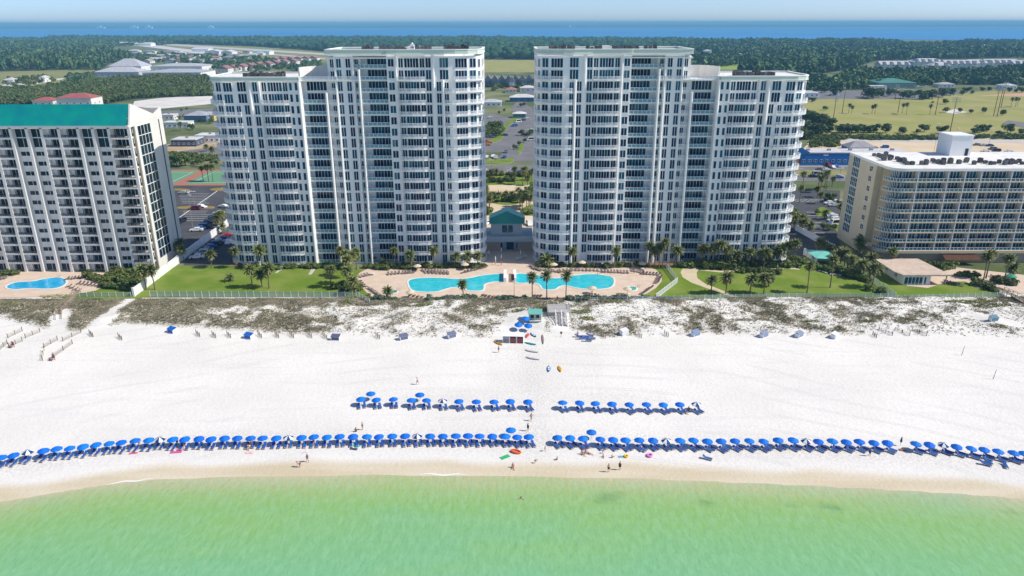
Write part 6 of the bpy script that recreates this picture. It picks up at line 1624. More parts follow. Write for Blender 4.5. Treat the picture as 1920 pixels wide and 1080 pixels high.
cu2 = MB().tube([(0, 0, 1.0), (0, 0, 1.3), (0, 0, 2.5), (0, 0, 2.75)], [.08, .22, .10, .03], 8)
for i, (px, py) in enumerate([(929, 494), (940, 490), (976, 482), (917, 482), (940, 477)]):
    x, y = P(px, py); inst(('deck_parasol', [('canopy', cu2.me('canopy', M['white']), []), ('pole', pole_me, [])]), (x, y, .09), 0, 1.0, f'furled white parasol on the shaded terrace, {ordw(i + 1)} from the pool edge', 'parasol', 'furled parasols on the terrace')
tb_ = MB().tube([(0, 0, .70), (0, 0, .74)], [.75, .75], 12); tl = MB().tube([(0, 0, 0), (0, 0, .70)], [.08, .06], 6)
for i, (px, py) in enumerate([(916, 479), (976, 486), (985, 484), (970, 488), (1112, 552), (1205, 507), (1178, 555), (700, 516), (1640, 0)][:8]):
    x, y = P(px, py); inst(('patio_table', [('table_top', tb_.me('table_top', m_fr), []), ('leg', tl.me('leg', m_fr), [])]), (x, y, .09), 0, 1.0, f'round patio table on the pool terrace, {ordw(i + 1)} of those set about', 'table', 'patio tables')
x, y = P(1187, 511)
for (px, py, ps, lb) in ((929, 497, 'stand', 'person in white standing on the shaded terrace'), (940, 498, 'stand', 'person in red on the shaded terrace by the pool'), (1190, 513, 'stand', 'person standing among the loungers at the hotel end of the deck')):
    q = P(px, py); person(0, 0, ps, 30, 'shirt', (.55, .10, .12) if 'red' in lb else (.6, .6, .6), .06, lb, 1.08, 0, (q[0], q[1], .09))
# white slide wall between the pools
for px, lb in ((947, 'white slab wall at the end of the first pool'), (965, 'white slab wall at the end of the second pool')):
    x, y = P(px, 530); y2 = P(px, 514)[1]
    ob('pool_wall', MB().box(-.5, .5, 0, y2 - y, 0, 1.6).me('pool_wall', M['white']), None, (x, y, .09), label=lb, cat='wall', group='white walls between the pools')
x, y = P(964, 556); ob('flagpole', MB().tube([(0, 0, 0), (0, 0, 7.5)], [.06, .04], 6).box(-.9, 0, -.02, .02, 5.2, 7.2, 0).me('flagpole', mat('maroon_banner', (.18, .05, .05), .8)), None, (x, y, .09), label='thin pole with a dark red banner hanging by the pool', cat='flagpole')

def fence(pts, label, h=1.9, gap=2.35, m='rail', cat='fence', mp=None, dense=.12):
    x, y = pts[0]; t = thing('picket_fence', label, cat, (x, y, 0))
    pm = MB().box(-.06, .06, -.06, .06, -.3, h + .1).me('post', M[m])
    for a, b in zip(pts, pts[1:]):
        A, B = Vector((a[0] - x, a[1] - y, 0)), Vector((b[0] - x, b[1] - y, 0)); l = (B - A).length; n = max(1, round(l / gap)); st = l / n; ang = math.atan2(B.y - A.y, B.x - A.x)
        pn = MB(); pn.box(.06, st - .06, -.03, .03, .15, .23); pn.box(.06, st - .06, -.03, .03, h - .2, h - .12)
        k = int(st / dense)
        for i in range(1, k): pn.add([(st * i / k - .03, 0, .02), (st * i / k + .03, 0, .02), (st * i / k + .03, 0, h), (st * i / k - .03, 0, h)], [(0, 1, 2, 3)])
        pme = pn.me('fence_panel', mp or M[m])
        for i in range(n):
            p = A + (B - A) * i / n; ob('post', pm, t, p, ang); ob('panel', pme, t, p, ang)
        ob('post', pm, t, B, ang)
m_fp = mat('teal_grey_pickets', (.36, .47, .48), .6)
fence([P(282, 557), P(560, 557.5), P(662, 558)], 'long teal grey picket fence between the lawn and the dune, first tower', mp=m_fp)
fence([P(150, 557), P(246, 557)], 'teal grey fence below the garden of the green-roofed block', 1.5, mp=m_fp)
fence([P(668, 556), P(693, 571)], 'short white picket fence running down beside the pool deck', m='rail')
fence([P(693, 571), P(800, 569), P(985, 568)], 'low grey fence along the seaward edge of the pool deck', 1.1, mp=m_fp)
fence([P(1078, 568), P(1190, 567), P(1450, 561), P(1678, 561)], 'long teal grey picket fence between the lawn and the dune, second tower', mp=m_fp)
fence([P(1682, 562), P(1800, 559), P(1882, 556)], 'low teal grey fence at the seaward edge of the hotel lawn', 1.5, mp=m_fp)
fence([P(1247, 499), P(1270, 530), P(1230, 561)], 'white picket fence bent like an elbow beside the pool deck')
fence([P(1606, 503), P(1638, 532), P(1678, 561)], 'white picket fence slanting between the hotel lawn and its neighbour', 2.2)
def wall(pts, h, th, label, m, name='boundary_wall'):
    x, y = pts[0]; t = thing(name, label, 'wall', (x, y, 0)); pts = [(a - x, b - y) for a, b in pts]; mb = MB()
    for i, (a, b) in enumerate(zip(pts, pts[1:])):
        mb = MB(); mb.bar((*a, -.2), (*b, -.2), th, h + .2); ob('panel', mb.me('wall_panel', m), t)
        cpm = MB(); cpm.bar((*a, h + .005), (*b, h + .005), th + .16, .12); ob('coping', cpm.me('wall_coping', M['white']), t)
    for i, p in enumerate(pts): ob('pier', MB().box(p[0] - .32, p[0] + .32, p[1] - .32, p[1] + .32, -.2, h + .35).me('pier', m), t)
wa_, wb_ = P(252, 556), P(427, 424)
nseg = 10
wall([(wa_[0] + (wb_[0] - wa_[0]) * i / nseg, wa_[1] + (wb_[1] - wa_[1]) * i / nseg) for i in range(nseg + 1)], 2.6, .35, 'long white boundary wall between the green-roofed block and the first tower', M['white'])
wa_, wb_ = P(1492, 432), P(1562, 470)
wall([(wa_[0] + (wb_[0] - wa_[0]) * i / 4, wa_[1] + (wb_[1] - wa_[1]) * i / 4) for i in range(5)], 2.2, .3, 'white wall along the drive between the second tower and the hotel', M['white'])
wall([P(1508, 478), P(1530, 492)], 2.2, .3, 'short white wall beside the teal canopy', M['white'])
x, y = P(1552, 478); fence([(x, y), P(1585, 478)], 'blue tennis screen fence beside the hotel', 2.6, mp=mat('blue_windscreen', (.05, .26, .36), .8), dense=.06)

# ---- small buildings by the shore
def hipped(mb, x0, x1, y0, y1, z0, z1, ov=.5, mi=0, gable=False):
    a, b, c, d = x0 - ov, x1 + ov, y0 - ov, y1 + ov
    w_, l = (b - a), (d - c)
    if w_ >= l:
        k = 0 if gable else l / 2
        mb.add([(a, c, z0), (b, c, z0), (b, d, z0), (a, d, z0), (a + k, (c + d) / 2, z1), (b - k, (c + d) / 2, z1)], [(0, 1, 5, 4), (1, 2, 5), (2, 3, 4, 5), (3, 0, 4), (3, 2, 1, 0)], mi)
    else:
        k = 0 if gable else w_ / 2
        mb.add([(a, c, z0), (b, c, z0), (b, d, z0), (a, d, z0), ((a + b) / 2, c + k, z1), ((a + b) / 2, d - k, z1)], [(0, 1, 4), (1, 2, 5, 4), (2, 3, 5), (3, 0, 4, 5), (3, 2, 1, 0)], mi)
def house(px, py, wpx, dep, h, roof, label, wallm='cream', rh=2.5, gable=False, name='house', cat='house', ang=0, roofm=None, win_n=3, group=None, gm='glassdark', floors=1, flat=False, y=None):
    """house whose sea-facing foot stands at pixel (px, py), WPX pixels wide"""
    x, yy = P(px, py); x2 = P(px + wpx, py)[0]; wd = x2 - x
    t = thing(name, label, cat, (x + wd / 2, yy, 0), R(ang), group)
    rm = roofm or mat('roof_%02d%02d%02d' % tuple(int(c * 99) for c in roof), roof, .8, tuple(c * .82 for c in roof), .25)
    hw = wd / 2
    ob('wall', MB().box(-hw, hw, 0, dep, -.3, h).me('house_wall', M[wallm] if isinstance(wallm, str) else wallm), t)
    r = MB()
    if flat: r.box(-hw - .2, hw + .2, -.2, dep + .2, h, h + .5, 0); r.box(-hw + .6, hw - .6, .6, dep - .6, h + .5, h + .52, 0)
    else: hipped(r, -hw, hw, 0, dep, h, h + rh, .6, 0, gable)
    if name == 'apartment_house':
        for k in range(max(2, int(wd / 11))):
            xc = -hw + (k + .5) * wd / max(2, int(wd / 11)); hipped(r, xc - 3.2, xc + 3.2, -1.6, dep * .5, h + .02, h + rh * .82, .3, 0, True)
    ro = ob('roof', r.me('house_roof', rm), t)
    if flat and wd > 8:
        for k in range(max(1, int(wd / 12))): ob('rooftop_unit', MB().box(-.9, .9, -.7, .7, 0, 1.1).me('rooftop_unit', M['steel']), ro, (-hw + (k + .5) * wd / max(1, int(wd / 12)), dep * .5, h + .53))
    W = Wins(t); fh_ = h / floors
    for f in range(floors):
        for i in range(win_n): W.add(min(1.8, wd / win_n * .6), min(1.5, fh_ * .55), 2, -hw + (i + .5) * wd / win_n, 0, f * fh_ + fh_ * .3, gm=gm)
        for i in range(2):
            W.add(min(1.8, dep / 3), min(1.5, fh_ * .55), 2, hw, dep * (.3 + .4 * i), f * fh_ + fh_ * .3, math.pi / 2, gm=gm)
            W.add(min(1.8, dep / 3), min(1.5, fh_ * .55), 2, -hw, dep * (.3 + .4 * i), f * fh_ + fh_ * .3, -math.pi / 2, gm=gm)
    W.done()
    return t
def pavilion():
    (x0, y0), (x1, _) = P(1692, 534), P(1737, 534); (x2, _2) = P(1780, 534)
    t = thing('garden_pavilion', 'low garden pavilion with flat pale roof and blue glazed front before the hotel', 'pavilion', (x0, y0, 0))
    w1, w2 = x1 - x0, x2 - x0; dep = P(1660, 512)[1] - y0 + 4
    ob('wall', MB().box(0, w1 + .6, 0, dep, -.2, 3.2).box(w1 + .6, w1 + 1.0, 0, dep, -.2, 3.2).me('pavilion_wall', M['cream']), t)
    ob('roof', MB().prism([(-.8, -.8), (w2 - .6, -.8), (w2 - 2.2, dep + .6), (-2.0, dep + .6), (-2.0, 3)], 3.2, 3.65).me('pavilion_roof', mat('pale_pink_roof', (.62, .50, .40), .85, (.50, .40, .33), .5)), t)
    W = Wins(t); W.add(w1 - .6, 2.4, 6, w1 / 2, 0, .3, gm='glassblue'); W.add(1.6, 1.2, 2, 0, dep * .3, 1.2, -math.pi / 2, gm='glassdark'); W.add(1.6, 1.2, 2, 0, dep * .7, 1.2, -math.pi / 2, gm='glassdark'); W.done()
    ob('post', MB().box(w2 - 1.6, w2 - 1.35, -.3, -.05, -.2, 3.2).me('post', M['wood']), t)
    ob('column', MB().box(w1 - 1.5, w1 - 1.1, -.25, -.01, -.2, 3.2).me('column', M['cream']), t)
pavilion()
def canopy_roof():
    x, y = P(1545, 492)
    t = thing('carport', 'pale teal metal canopy roof at the edge of the lawn', 'canopy', (x, y, 0))
    r = MB(); r.add([(-5.4, 5.2, 3.1), (-4.2, -3.0, 2.5), (.2, -3.3, 2.3), (5.4, -1.2, 2.5), (4.6, 4.8, 3.1), (-.2, 1.0, 3.7)], [(0, 1, 5), (1, 2, 5), (2, 3, 5), (3, 4, 5), (4, 0, 5), (4, 3, 2, 1, 0)])
    ob('roof', r.me('canopy_roof', M['tealpale']), t)
    for a, b in ((-4, -2.6), (4.6, -1), (4, 4), (-4.6, 4.4)): ob('post', MB().box(a - .12, a + .12, b - .12, b + .12, 0, 2.5).me('post', M['white']), t)
    ob('wall', MB().box(-3.9, 3.9, 1.5, 1.8, 0, 2.4).me('canopy_wall', M['white']), t)
canopy_roof()
# boulder-edged garden bed beside the canopy
for i, (px, py) in enumerate([(1537, 509), (1543, 511), (1549, 513), (1556, 511), (1562, 508), (1568, 510), (1574, 513), (1580, 515), (1585, 512), (1566, 516), (1575, 518), (1558, 516)]):
    x, y = P(px, py); mb = MB(); V, F = B1[i % 6]; mb.add([tuple(v * np.array([.8, .6, .45])) for v in V], [tuple(f) for f in F])
    ob('boulder', mb.me('boulder', mat('pale_boulder', (.55, .52, .48), .9, (.42, .40, .37), 1.5)), None, (x, y, 0), i, label=f'pale boulder edging the garden bed, {ordw(i + 1)} towards the hotel', cat='boulder', group='boulders edging the bed')

# ---- inland buildings
house(1500, 311, 200, 14, 7.4, (.62, .62, .62), 'bright blue store with a flared front and glass shopfront', mat('bright_blue_stucco', (.015, .16, .48), .6), flat=True, name='store', cat='store', win_n=18, gm='glassblue')
x, y = P(1497, 311); ob('store_sign', MB().add([(0, 0, 6), (0, 1, 6), (6.5, 1, 7.8), (6.5, 0, 7.8), (0, 0, 11.5), (0, 1, 11.5), (6.5, 1, 8.2), (6.5, 0, 8.2)], [(0, 3, 7, 4), (1, 0, 4, 5), (2, 1, 5, 6), (3, 2, 6, 7), (4, 7, 6, 5), (0, 1, 2, 3)]).me('store_sign', MATS['bright_blue_stucco']), None, (x - 1.0, y - .62, 0), label='pointed blue fin rising at the end of the blue store', cat='sign')
house(1592, 283, 50, 12, 2.2, (.34, .33, .36), 'grey hip roofed building behind the blue store', MATS['bright_blue_stucco'], 3.6, name='shop_building', cat='building')
house(1440, 318, 56, 12, 6.5, (.5, .35, .2), 'orange and yellow shop half hidden by the second tower', mat('orange_stucco', (.50, .22, .05), .7), flat=True, name='shop_building', cat='building')
house(62, 199, 38, 16, 5.5, (.42, .12, .11), 'small red tiled building behind the green mansard roof', 'cream', 3, name='building', cat='building', y=1)
house(108, 200, 64, 22, 8.5, (.40, .12, .11), 'cream building with red hip roof behind the green mansard roof', 'cream', 4.2, name='building', cat='building', win_n=5)
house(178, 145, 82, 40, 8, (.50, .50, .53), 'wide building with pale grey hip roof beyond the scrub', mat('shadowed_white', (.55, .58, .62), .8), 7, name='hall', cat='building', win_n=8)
house(205, 134, 60, 40, 9, (.48, .48, .52), 'pale grey pyramid roofed hall behind the wide one', M['white'], 12, name='hall', cat='building', win_n=5)
house(268, 146, 108, 60, 8, (.46, .46, .49), 'long grey roofed shopping hall beyond the scrub', M['white'], 4, name='hall', cat='building', win_n=10)
house(283, 133, 95, 60, 8, (.50, .50, .52), 'grey roofed shopping hall behind the long one', M['white'], 4, name='hall', cat='building', win_n=8)
house(346, 229, 42, 18, 5.5, (.40, .41, .44), 'blue walled building with grey roof beside the white sand lot', mat('slate_blue_wall', (.14, .24, .36), .8), 3.2, name='building', cat='building', win_n=3)
house(372, 227, 30, 14, 5.0, (.46, .45, .46), 'yellow walled building with grey roof beside the blue walled one', mat('yellow_stucco', (.68, .52, .16), .8), 2.5, name='building', cat='building', win_n=3)
house(322, 275, 46, 14, 4.4, (.66, .66, .66), 'white flat roofed restaurant with dark glass front', mat('dark_wall', (.08, .10, .14), .6), flat=True, name='restaurant', cat='restaurant', win_n=5)
house(366, 268, 46, 14, 4.8, (.70, .70, .70), 'white flat roofed annexe crowded with roof plant', M['white'], flat=True, name='restaurant', cat='restaurant', win_n=5)
house(305, 240, 48, 12, 4, (.68, .70, .66), 'long low white roofed shop row', 'cream', flat=True, name='shop_building', cat='building', win_n=5)
house(302, 225, 24, 10, 4, (.72, .72, .72), 'small white roofed shop behind the low row', 'cream', flat=True, name='shop_building', cat='building')
for i in range(9): house(896 + i * 13, 164 - (i % 2) * .6, 12.6, 18, 8.5, (.21, .22, .27), f'{ordw(i + 1)} slate roofed townhouse in the row beyond the towers', mat('blue_grey_siding', (.20, .28, .40), .8), 7, True, 'townhouse', 'townhouse', win_n=2, floors=2, group='townhouses in the row')
x, y = P(960, 161); house(955, 166, 10, 8, 8, (.3, .3, .34), 'white gabled end house standing forward of the townhouse row', M['white'], 7, True, name='townhouse', cat='townhouse', win_n=1)
house(956, 191, 46, 16, 4.6, (.66, .66, .66), 'white roofed house with blue shaded front on the side street', mat('teal_blue_wall', (.05, .18, .28), .8), 3, name='house', win_n=4)
house(975, 172, 30, 14, 4.6, (.64, .64, .60), 'white roofed house behind the one on the side street', 'cream', 2.5)
house(948, 174, 20, 14, 3.8, (.42, .20, .15), 'house with brick red roof beside the side street', 'cream', 2.6)
house(902, 200, 38, 16, 4.4, (.52, .53, .55), 'grey roofed office beside the side street car park', M['white'], 2.5, name='office', cat='office', win_n=4)
house(962, 221, 24, 8, 3.6, (.72, .72, .72), 'small white roofed kiosk building on the side street', mat('teal_wall', (.08, .25, .26), .8), 1.6, name='kiosk', cat='kiosk')
APX = [(1650, 133, 56, 24), (1712, 127, 62, 30), (1772, 131, 60, 26), (1805, 130, 58, 34), (1850, 129, 62, 30), (1745, 135, 36, 20), (1900, 131, 40, 24)]
for i, (px, py, w_, d) in enumerate(APX): house(px, py, w_, d, 10.5, (.56, .55, .56), f'grey roofed apartment block in the trees, {ordw(i + 1)} towards the frame edge', mat('apartment_siding', (.66, .68, .70), .8), 5.5, i % 2 == 0, 'apartment_house', 'apartment house', win_n=6, floors=3, group='grey roofed apartment blocks')
house(1646, 166, 72, 40, 7, (.07, .24, .20), 'sports hall with dark green roof beyond the playing field', mat('hall_wall', (.22, .30, .30), .8), 4.5, name='hall', cat='sports hall', win_n=8)
for i, (px, py, w_, d, h, rc_) in enumerate([(1486, 127, 50, 30, 5, (.66, .66, .66)), (1556, 166, 40, 16, 4, (.66, .66, .66)), (1600, 150, 44, 20, 4.5, (.68, .67, .66)), (1632, 168, 30, 12, 4, (.66, .66, .66)), (1575, 162, 18, 12, 5, (.62, .62, .64)), (1565, 108, 26, 20, 5, (.6, .6, .6)), (1512, 113, 22, 20, 5, (.55, .52, .42)), (1500, 182, 36, 14, 4.5, (.5, .52, .56)), (1880, 168, 26, 14, 5, (.56, .57, .62)), (1760, 164, 30, 14, 4, (.45, .42, .42)), (1905, 158, 22, 14, 6, (.50, .52, .60)), (1378, 109, 16, 16, 9, (.7, .7, .7)), (1440, 121, 14, 14, 8, (.66, .66, .66)), (1418, 100, 18, 20, 12, (.62, .62, .62)), (1590, 118, 16, 16, 9, (.6, .58, .52)), (1545, 128, 14, 14, 8, (.66, .64, .62)), (1690, 100, 20, 20, 14, (.6, .6, .62)), (1840, 96, 22, 20, 15, (.58, .5, .48)), (1320, 104, 14, 16, 12, (.64, .64, .64))]):
    house(px, py, w_, d, h, rc_, f'pale roofed building among the inland trees behind the hotel side, {ordw(i + 1)} listed from the towers', M['white'], 2.2, name='building', cat='building', win_n=4, group='pale roofed inland buildings', flat=i in (0, 1, 2, 3))

# pink roofed terraces and the town by the airfield
for i in range(9): house(408 + i * 16, 136.5 - i * 1.9, 20, 26, 6.5, (.33, .17, .17), f'{ordw(i + 1)} terrace with dusty pink roof climbing towards the airfield', 'cream', 5, True, 'terrace_house', 'terrace house', win_n=3, group='pink roofed terraces')
for i in range(6): house(505 + i * 14.5, 117.5 - i * .5, 17, 26, 6.5, (.35, .19, .19), f'{ordw(i + 1)} pink roofed terrace in the straight row by the airfield', 'cream', 5, True, 'terrace_house', 'terrace house', win_n=3, group='pink roofed terraces by the airfield')
TOWN = [(245, 104), (258, 108), (272, 105), (285, 109), (300, 106), (318, 108), (262, 114), (280, 116), (298, 113), (322, 114), (340, 111), (356, 113), (372, 109), (388, 112), (402, 108), (330, 103), (350, 104), (305, 100), (270, 100), (418, 112), (432, 107), (446, 110), (462, 106), (478, 104), (455, 101), (386, 103), (410, 101), (240, 98), (362, 119), (395, 118), (266, 119), (310, 119), (345, 118)]
for i, (px, py) in enumerate(TOWN):
    k = random.random(); rc_ = random.choice([(.34, .28, .28), (.30, .29, .33), (.52, .50, .50), (.38, .20, .17), (.42, .38, .36), (.60, .58, .56)])
    house(px, py, random.uniform(13, 22), random.uniform(16, 24), random.uniform(4, 6), rc_, f'small town house near the airfield, {ordw(i + 1)} of the scattered roofs', 'cream', 3.5, random.random() < .5, win_n=3, group='scattered town roofs')
for i, (px, py, w_) in enumerate([(4, 99, 12), (18, 100, 14), (52, 103, 9), (75, 98, 12), (20, 118, 16), (2, 127, 14), (45, 128, 8), (95, 124, 10), (140, 97, 14), (165, 93, 16), (182, 99, 12), (188, 91, 10), (8, 158, 18), (75, 154, 10)]):
    house(px, py, w_, 14, 6, random.choice([(.60, .60, .60), (.5, .48, .46), (.40, .26, .22)]), f'pale house showing through the pine wood, {ordw(i + 1)} listed', 'white', 3, win_n=2, group='houses in the pine wood')
for i, (px, py, w_) in enumerate([(212, 85.5, 34), (252, 86.5, 30), (360, 98, 30), (385, 103, 26), (475, 103, 30), (415, 104, 20)]):
    house(px, py, w_, 40, 9, (.66, .67, .68) if i != 4 else (.45, .58, .56), f'pale hangar by the airfield, {ordw(i + 1)} along the apron', M['white'], 4, True, 'hangar', 'hangar', win_n=3, group='hangars')
for i, (px, w_, py) in enumerate([(263, 15, 50.2), (320, 14, 50.5), (345, 12, 50.5), (450, 10, 49.5), (1060, 6, 50)]):
    x, y = (px - 960) / FPX * 13500, 12950
    ob('waterfront_building', MB().box(-w_ * 4.5, w_ * 4.5, 0, 60, 0, 24 + 6 * (i % 2)).box(-w_ * 2, w_ * 1, 5, 50, 24 + 6 * (i % 2), 44).me('waterfront_building', M['white']), None, (x, y, 1), label=f'white building on the far shore of the bay, {ordw(i + 1)} along', cat='building', group='far shore buildings')

# ---- poles
def light_pole(px, py, ptop, label, lamps=8, ptx=None):
    x, y = P(px, py); h = hgt(px, ptop, y)
    t = thing('floodlight_pole', label, 'light pole', (x, y, 0), 0, 'floodlight poles round the playing field')
    ob('pole', MB().tube([(0, 0, 0), (0, 0, h)], [.34, .2], 8).me('pole', M['polewood']), t)
    n = lamps // 3
    rk = MB()
    for r_ in range(3): rk.box(-n * .55, n * .55, -.05, .05, h - .5 - r_ * 1.3, h - .35 - r_ * 1.3)
    ob('cross_arm', rk.me('cross_arm', M['steel']), t)
    lm = MB().tube([(0, -.45, -.05), (0, 0, .1)], [.42, .16], 8).me('lamp', mat('lamp_glass', (.62, .64, .66), .3))
    for r_ in range(3):
        for k in range(n): ob('lamp', lm, t, (-n * .55 + (k + .5) * 1.1, -.1, h - .35 - r_ * 1.3))
for i, (a, b, c, lm) in enumerate([(280, 782, 560, 9), (360, 697, 500, 9), (838, 692, 480, 12), (815, 582, 450, 12), (1158, 712, 445, 12), (1282, 876, 560, 18), (1658, 722, 480, 12), (1688, 727, 465, 15), (1722, 648, 430, 15)]):
    light_pole(1500 + a / 4.571, 60 + b / 4.571, 60 + c / 4.571, f'tall floodlight pole at the playing field, {ordw(i + 1)} from the second tower', lm)
def street_lamp(px, py, ptop, label, arms=2):
    x, y = P(px, py); h = hgt(px, ptop, y); t = thing('street_lamp', label, 'street lamp', (x, y, 0), 0, 'street lamps')
    ob('pole', MB().tube([(0, 0, 0), (0, 0, h)], [.12, .08], 6).me('pole', M['steel']), t)
    for s_ in ((-1, 1) if arms == 2 else (1,)): ob('lamp_head', MB().box(min(0, s_ * 1.3), max(0, s_ * 1.3), -.25, .25, h - .1, h + .12).me('lamp_head', M['white']), t)
for i, (px, py, pt) in enumerate([(1543, 330, 291), (1571, 355, 315), (365, 388, 359), (362, 430, 366), (922, 326, 300), (957, 297, 278), (1750, 290, 255), (1790, 268, 240), (1854, 270, 240), (1665, 262, 236), (1755, 262, 232), (405, 300, 270)]): street_lamp(px, py, pt, f'slim street lamp, {ordw(i + 1)} noted inland of the blocks', 2 if i % 2 == 0 else 1)

# ---- cars
def car_mesh(kind):
    L_, W_, H_, c0, c1 = {'saloon': (4.7, 1.8, 1.42, .28, .80), 'suv': (4.8, 1.95, 1.75, .24, .96), 'van': (5.4, 2.0, 2.3, .10, .98), 'pickup': (5.6, 2.0, 1.85, .28, .58)}[kind]
    prof = [(-.5, .30), (-.5, .62), (-.47, .74)] + [(-.5 + c0 - .02, .86)] + [(-.5 + c0 + .09, 1.0 * H_ - .06), (-.5 + c0 + .16, H_)] + [(-.5 + c1 - .14, H_), (-.5 + c1 - .04, H_ - .10)] + ([(-.5 + c1 + .02, .95), (.48, .90)] if c1 < .9 else [(.485, .95)]) + [(.5, .70), (.5, .30)]
    b = MB(); n = len(prof); ins = lambda z: W_ / 2 * (1 - .16 * max(0, (z - .85)) / max(.5, H_ - .85))
    vs = [(x * L_, -ins(z), z) for x, z in prof] + [(x * L_, ins(z), z) for x, z in prof]
    b.add(vs, [(i, n + i, n + (i + 1) % n, (i + 1) % n) for i in range(n)] + [tuple(range(n)), tuple(n + i for i in range(n))[::-1]])
    g = MB(); x0, x1 = (-.5 + c0 + .02) * L_, (-.5 + c1 - .02) * L_
    for s_ in (-1, 1):
        y_ = s_ * (ins(1.15) + .02); y2 = s_ * (ins(H_ - .14) + .02)
        g.add([(x0 + .25, y_, .95), (x1 - .15, y_, .95), (x1 - .45, y2, H_ - .14), (x0 + .75, y2, H_ - .14)], [(0, 1, 2, 3), (3, 2, 1, 0)])
    a = (-.5 + c0) * L_; g.add([(a + .02, -W_ * .40, .92), (a + .02, W_ * .40, .92), (a + .42, W_ * .36, H_ - .10), (a + .42, -W_ * .36, H_ - .10)], [(0, 1, 2, 3), (3, 2, 1, 0)])
    e = (-.5 + c1) * L_; g.add([(e + .10, -W_ * .40, .98), (e + .10, W_ * .40, .98), (e - .14, W_ * .36, H_ - .12), (e - .14, -W_ * .36, H_ - .12)], [(0, 1, 2, 3), (3, 2, 1, 0)])
    wh = MB().tube([(0, -.11, .33), (0, .11, .33)], [.33, .33], 10)
    return b, g.me('car_glass', M['black']), wh.me('wheel', M['dark']), L_, W_
CARS = {}
def car(px, py, ang, kind, col, label, group, sc=1.0):
    if kind not in CARS: CARS[kind] = car_mesh(kind)
    b, g, wh, L_, W_ = CARS[kind]; key = (kind, col)
    if key not in CARS: CARS[key] = b.me('car_body', mat('car_paint_%02d%02d%02d' % tuple(int(c * 99) for c in col), col, .25, spec=.6))
    x, y = P(px, py); t = thing('parked_car' if kind != 'van' else 'parked_van', label, 'car' if kind != 'van' else 'van', (x, y, .05), R(ang), group, sc * 1.12)
    ob('body', CARS[key], t); ob('window_band', g, t)
    for sx in (-.31, .31):
        for sy in (-1, 1): ob('wheel', wh, t, (sx * L_, sy * (W_ / 2 - .1), 0))
Wt, Sv, Bk, Rd, Bl, Gy, Mr, Or, Na = (.78, .78, .78), (.45, .46, .48), (.02, .02, .025), (.40, .03, .03), (.03, .10, .35), (.14, .15, .16), (.16, .02, .04), (.60, .20, .04), (.02, .04, .12)
cn = {Wt: 'white', Sv: 'silver', Bk: 'black', Rd: 'red', Bl: 'blue', Gy: 'grey', Mr: 'maroon', Or: 'orange', Na: 'navy'}
def cars(lst, where, off, s):
    for i, (a, b, ang, kind, col) in enumerate(lst): car(off[0] + a / s, off[1] + b / s, ang, kind, col, f'{cn[col]} {kind} {where}, {ordw(i + 1)} of the line', f'cars {where}')
cars([(462, 632, 10, 'saloon', Wt), (535, 590, 10, 'suv', Na), (595, 535, 10, 'saloon', Bk), (650, 495, 10, 'saloon', Na), (700, 445, 10, 'saloon', Gy), (745, 415, 10, 'saloon', Sv), (500, 612, 10, 'saloon', Bl)], 'backed against the white boundary wall', (300, 340), 6.75)
cars([(440, 360, 0, 'suv', Mr), (525, 335, 160, 'saloon', Wt), (272, 520, 80, 'suv', Bk), (815, 335, 170, 'saloon', Wt), (300, 160, 0, 'saloon', Sv)], 'out in the open lot behind the block', (300, 340), 6.75)
cars([(470, 975, 12, 'saloon', Wt), (540, 925, 12, 'suv', Sv), (590, 885, 12, 'saloon', Gy), (640, 845, 12, 'saloon', Bl), (690, 815, 12, 'suv', Na), (740, 780, 12, 'saloon', Sv), (790, 745, 12, 'saloon', Bl), (850, 705, 12, 'saloon', Rd), (870, 785, 100, 'saloon', Wt)], 'in the shaded lot beside the first tower', (300, 340), 6.75)
cars([(120, 450, 175, 'suv', Wt), (345, 460, 175, 'saloon', Bk), (400, 440, 175, 'van', Wt), (660, 465, 5, 'saloon', Wt), (640, 470, 5, 'saloon', Bl), (430, 380, 175, 'saloon', Gy), (510, 385, 175, 'saloon', Wt), (530, 330, 90, 'suv', Mr), (610, 335, 90, 'saloon', Bl), (580, 350, 90, 'saloon', Wt)], 'on the highway and before the blue store', (1470, 260), 6.353)
cars([(605, 765, 10, 'saloon', Wt), (590, 805, 10, 'saloon', Sv), (620, 785, 10, 'suv', Sv), (565, 930, 10, 'saloon', Wt), (575, 955, 10, 'saloon', Wt), (590, 985, 10, 'suv', Wt), (610, 1030, 10, 'van', Wt), (240, 985, 60, 'saloon', Rd), (540, 780, 10, 'saloon', Wt)], 'in the hotel car park', (1470, 260), 6.353)
cars([(435, 318, 30, 'suv', Bl), (480, 268, 30, 'van', Wt), (540, 245, 30, 'saloon', Na), (590, 222, 30, 'saloon', Sv), (312, 435, 10, 'saloon', Na), (85, 560, 0, 'saloon', Or), (75, 520, 0, 'saloon', Rd), (110, 530, 0, 'saloon', Or), (80, 715, 80, 'saloon', Wt), (165, 705, 80, 'saloon', Wt), (200, 725, 80, 'suv', Sv), (310, 715, 80, 'saloon', Bl), (330, 650, 80, 'suv', Gy), (400, 900, 0, 'suv', Wt), (490, 910, 0, 'saloon', Bl), (640, 498, 10, 'van', Wt), (120, 212, 0, 'saloon', Wt), (640, 370, 10, 'saloon', Wt), (560, 430, 20, 'saloon', Bk), (60, 890, 0, 'saloon', Wt)], 'along the middle side street', (900, 190), 6.75)
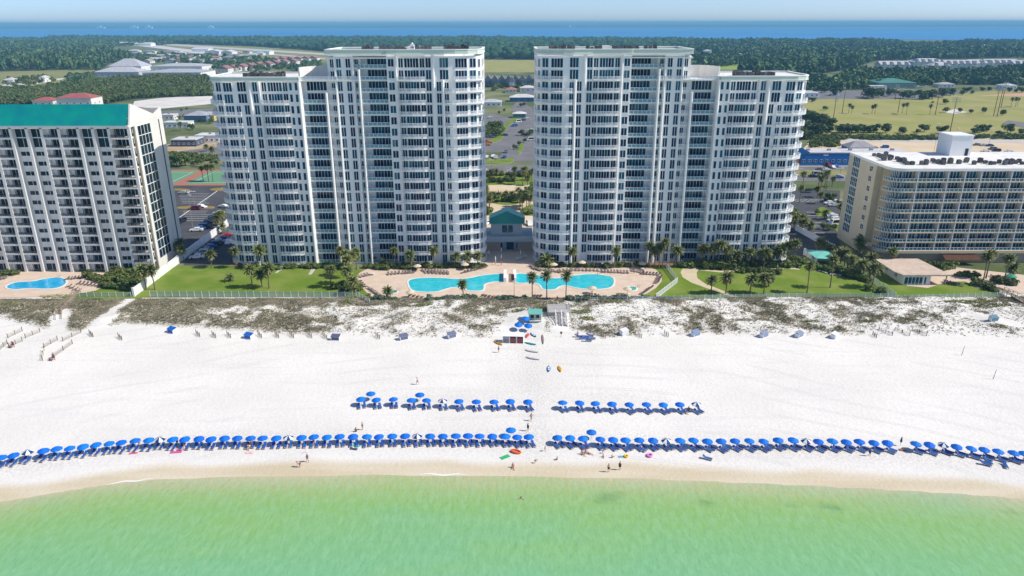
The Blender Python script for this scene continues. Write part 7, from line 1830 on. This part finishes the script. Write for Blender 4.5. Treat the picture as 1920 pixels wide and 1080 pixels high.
cars([(1445, 175, 5, 'saloon', Gy), (1460, 172, 5, 'saloon', Wt), (1520, 180, 5, 'saloon', Sv), (1575, 183, 5, 'saloon', Na), (1530, 238, 0, 'saloon', Wt), (1602, 218, 0, 'suv', Gy), (1642, 235, 0, 'suv', Bk), (1765, 242, 0, 'saloon', Wt), (525, 200, 0, 'suv', Bl), (415, 205, 0, 'saloon', Mr)], 'on the sandy lot behind the hotel', (1560, 240), 5.333)
cars([(870, 480, 100, 'suv', Wt), (238, 478, 60, 'suv', Wt)], 'on the forecourt beside the clubhouse', (880, 360), 7.71)
cars([(265, 545, 0, 'saloon', Na), (290, 548, 0, 'van', Wt), (330, 550, 0, 'suv', Wt), (110, 540, 0, 'van', Bl), (700, 540, 0, 'van', Wt), (720, 542, 0, 'saloon', Wt), (800, 545, 0, 'van', Wt), (860, 545, 0, 'saloon', Sv), (900, 548, 0, 'suv', Wt), (1010, 470, 0, 'saloon', Wt), (1040, 475, 0, 'saloon', Sv), (1080, 470, 0, 'saloon', Wt)], 'in the far lot beyond the playing field', (1500, 60), 4.571)

# ---- a small aeroplane on the airfield
x, y = P(470, 85); t = thing('light_aircraft', 'small white aeroplane parked on the far airfield', 'aeroplane', (x, y, .6), R(20), None, 2.2)
ob('fuselage', MB().tube([(-4, 0, 1.3), (-2.5, 0, 1.4), (1.5, 0, 1.5), (4.5, 0, 1.8)], [.2, .6, .6, .15], 8).me('fuselage', M['white']), t)
ob('wing', MB().box(-1.2, .3, -5, 5, 1.9, 2.05).me('wing', M['white']), t); ob('tail', MB().box(3.8, 4.6, -.06, .06, 1.7, 3.4).box(3.9, 4.6, -1.6, 1.6, 1.8, 1.9).me('tail', M['white']), t)

# ================================================================== air
mhz = bpy.data.materials.new('thin_haze'); mhz.use_nodes = True
nt = mhz.node_tree
for n in list(nt.nodes):
    if n.type != 'OUTPUT_MATERIAL': nt.nodes.remove(n)
pv = nt.nodes.new('ShaderNodeVolumePrincipled')
pv.inputs['Color'].default_value = (.30, .70, 1.0, 1)
pv.inputs['Density'].default_value = 0.00012
pv.inputs['Anisotropy'].default_value = 0.0
nt.links.new(pv.outputs[0], [n for n in nt.nodes if n.type == 'OUTPUT_MATERIAL'][0].inputs['Volume'])
ob('haze', MB().box(-41000, 41000, -3200, 41000, -60, 96).me('haze', mhz), kind='stuff')
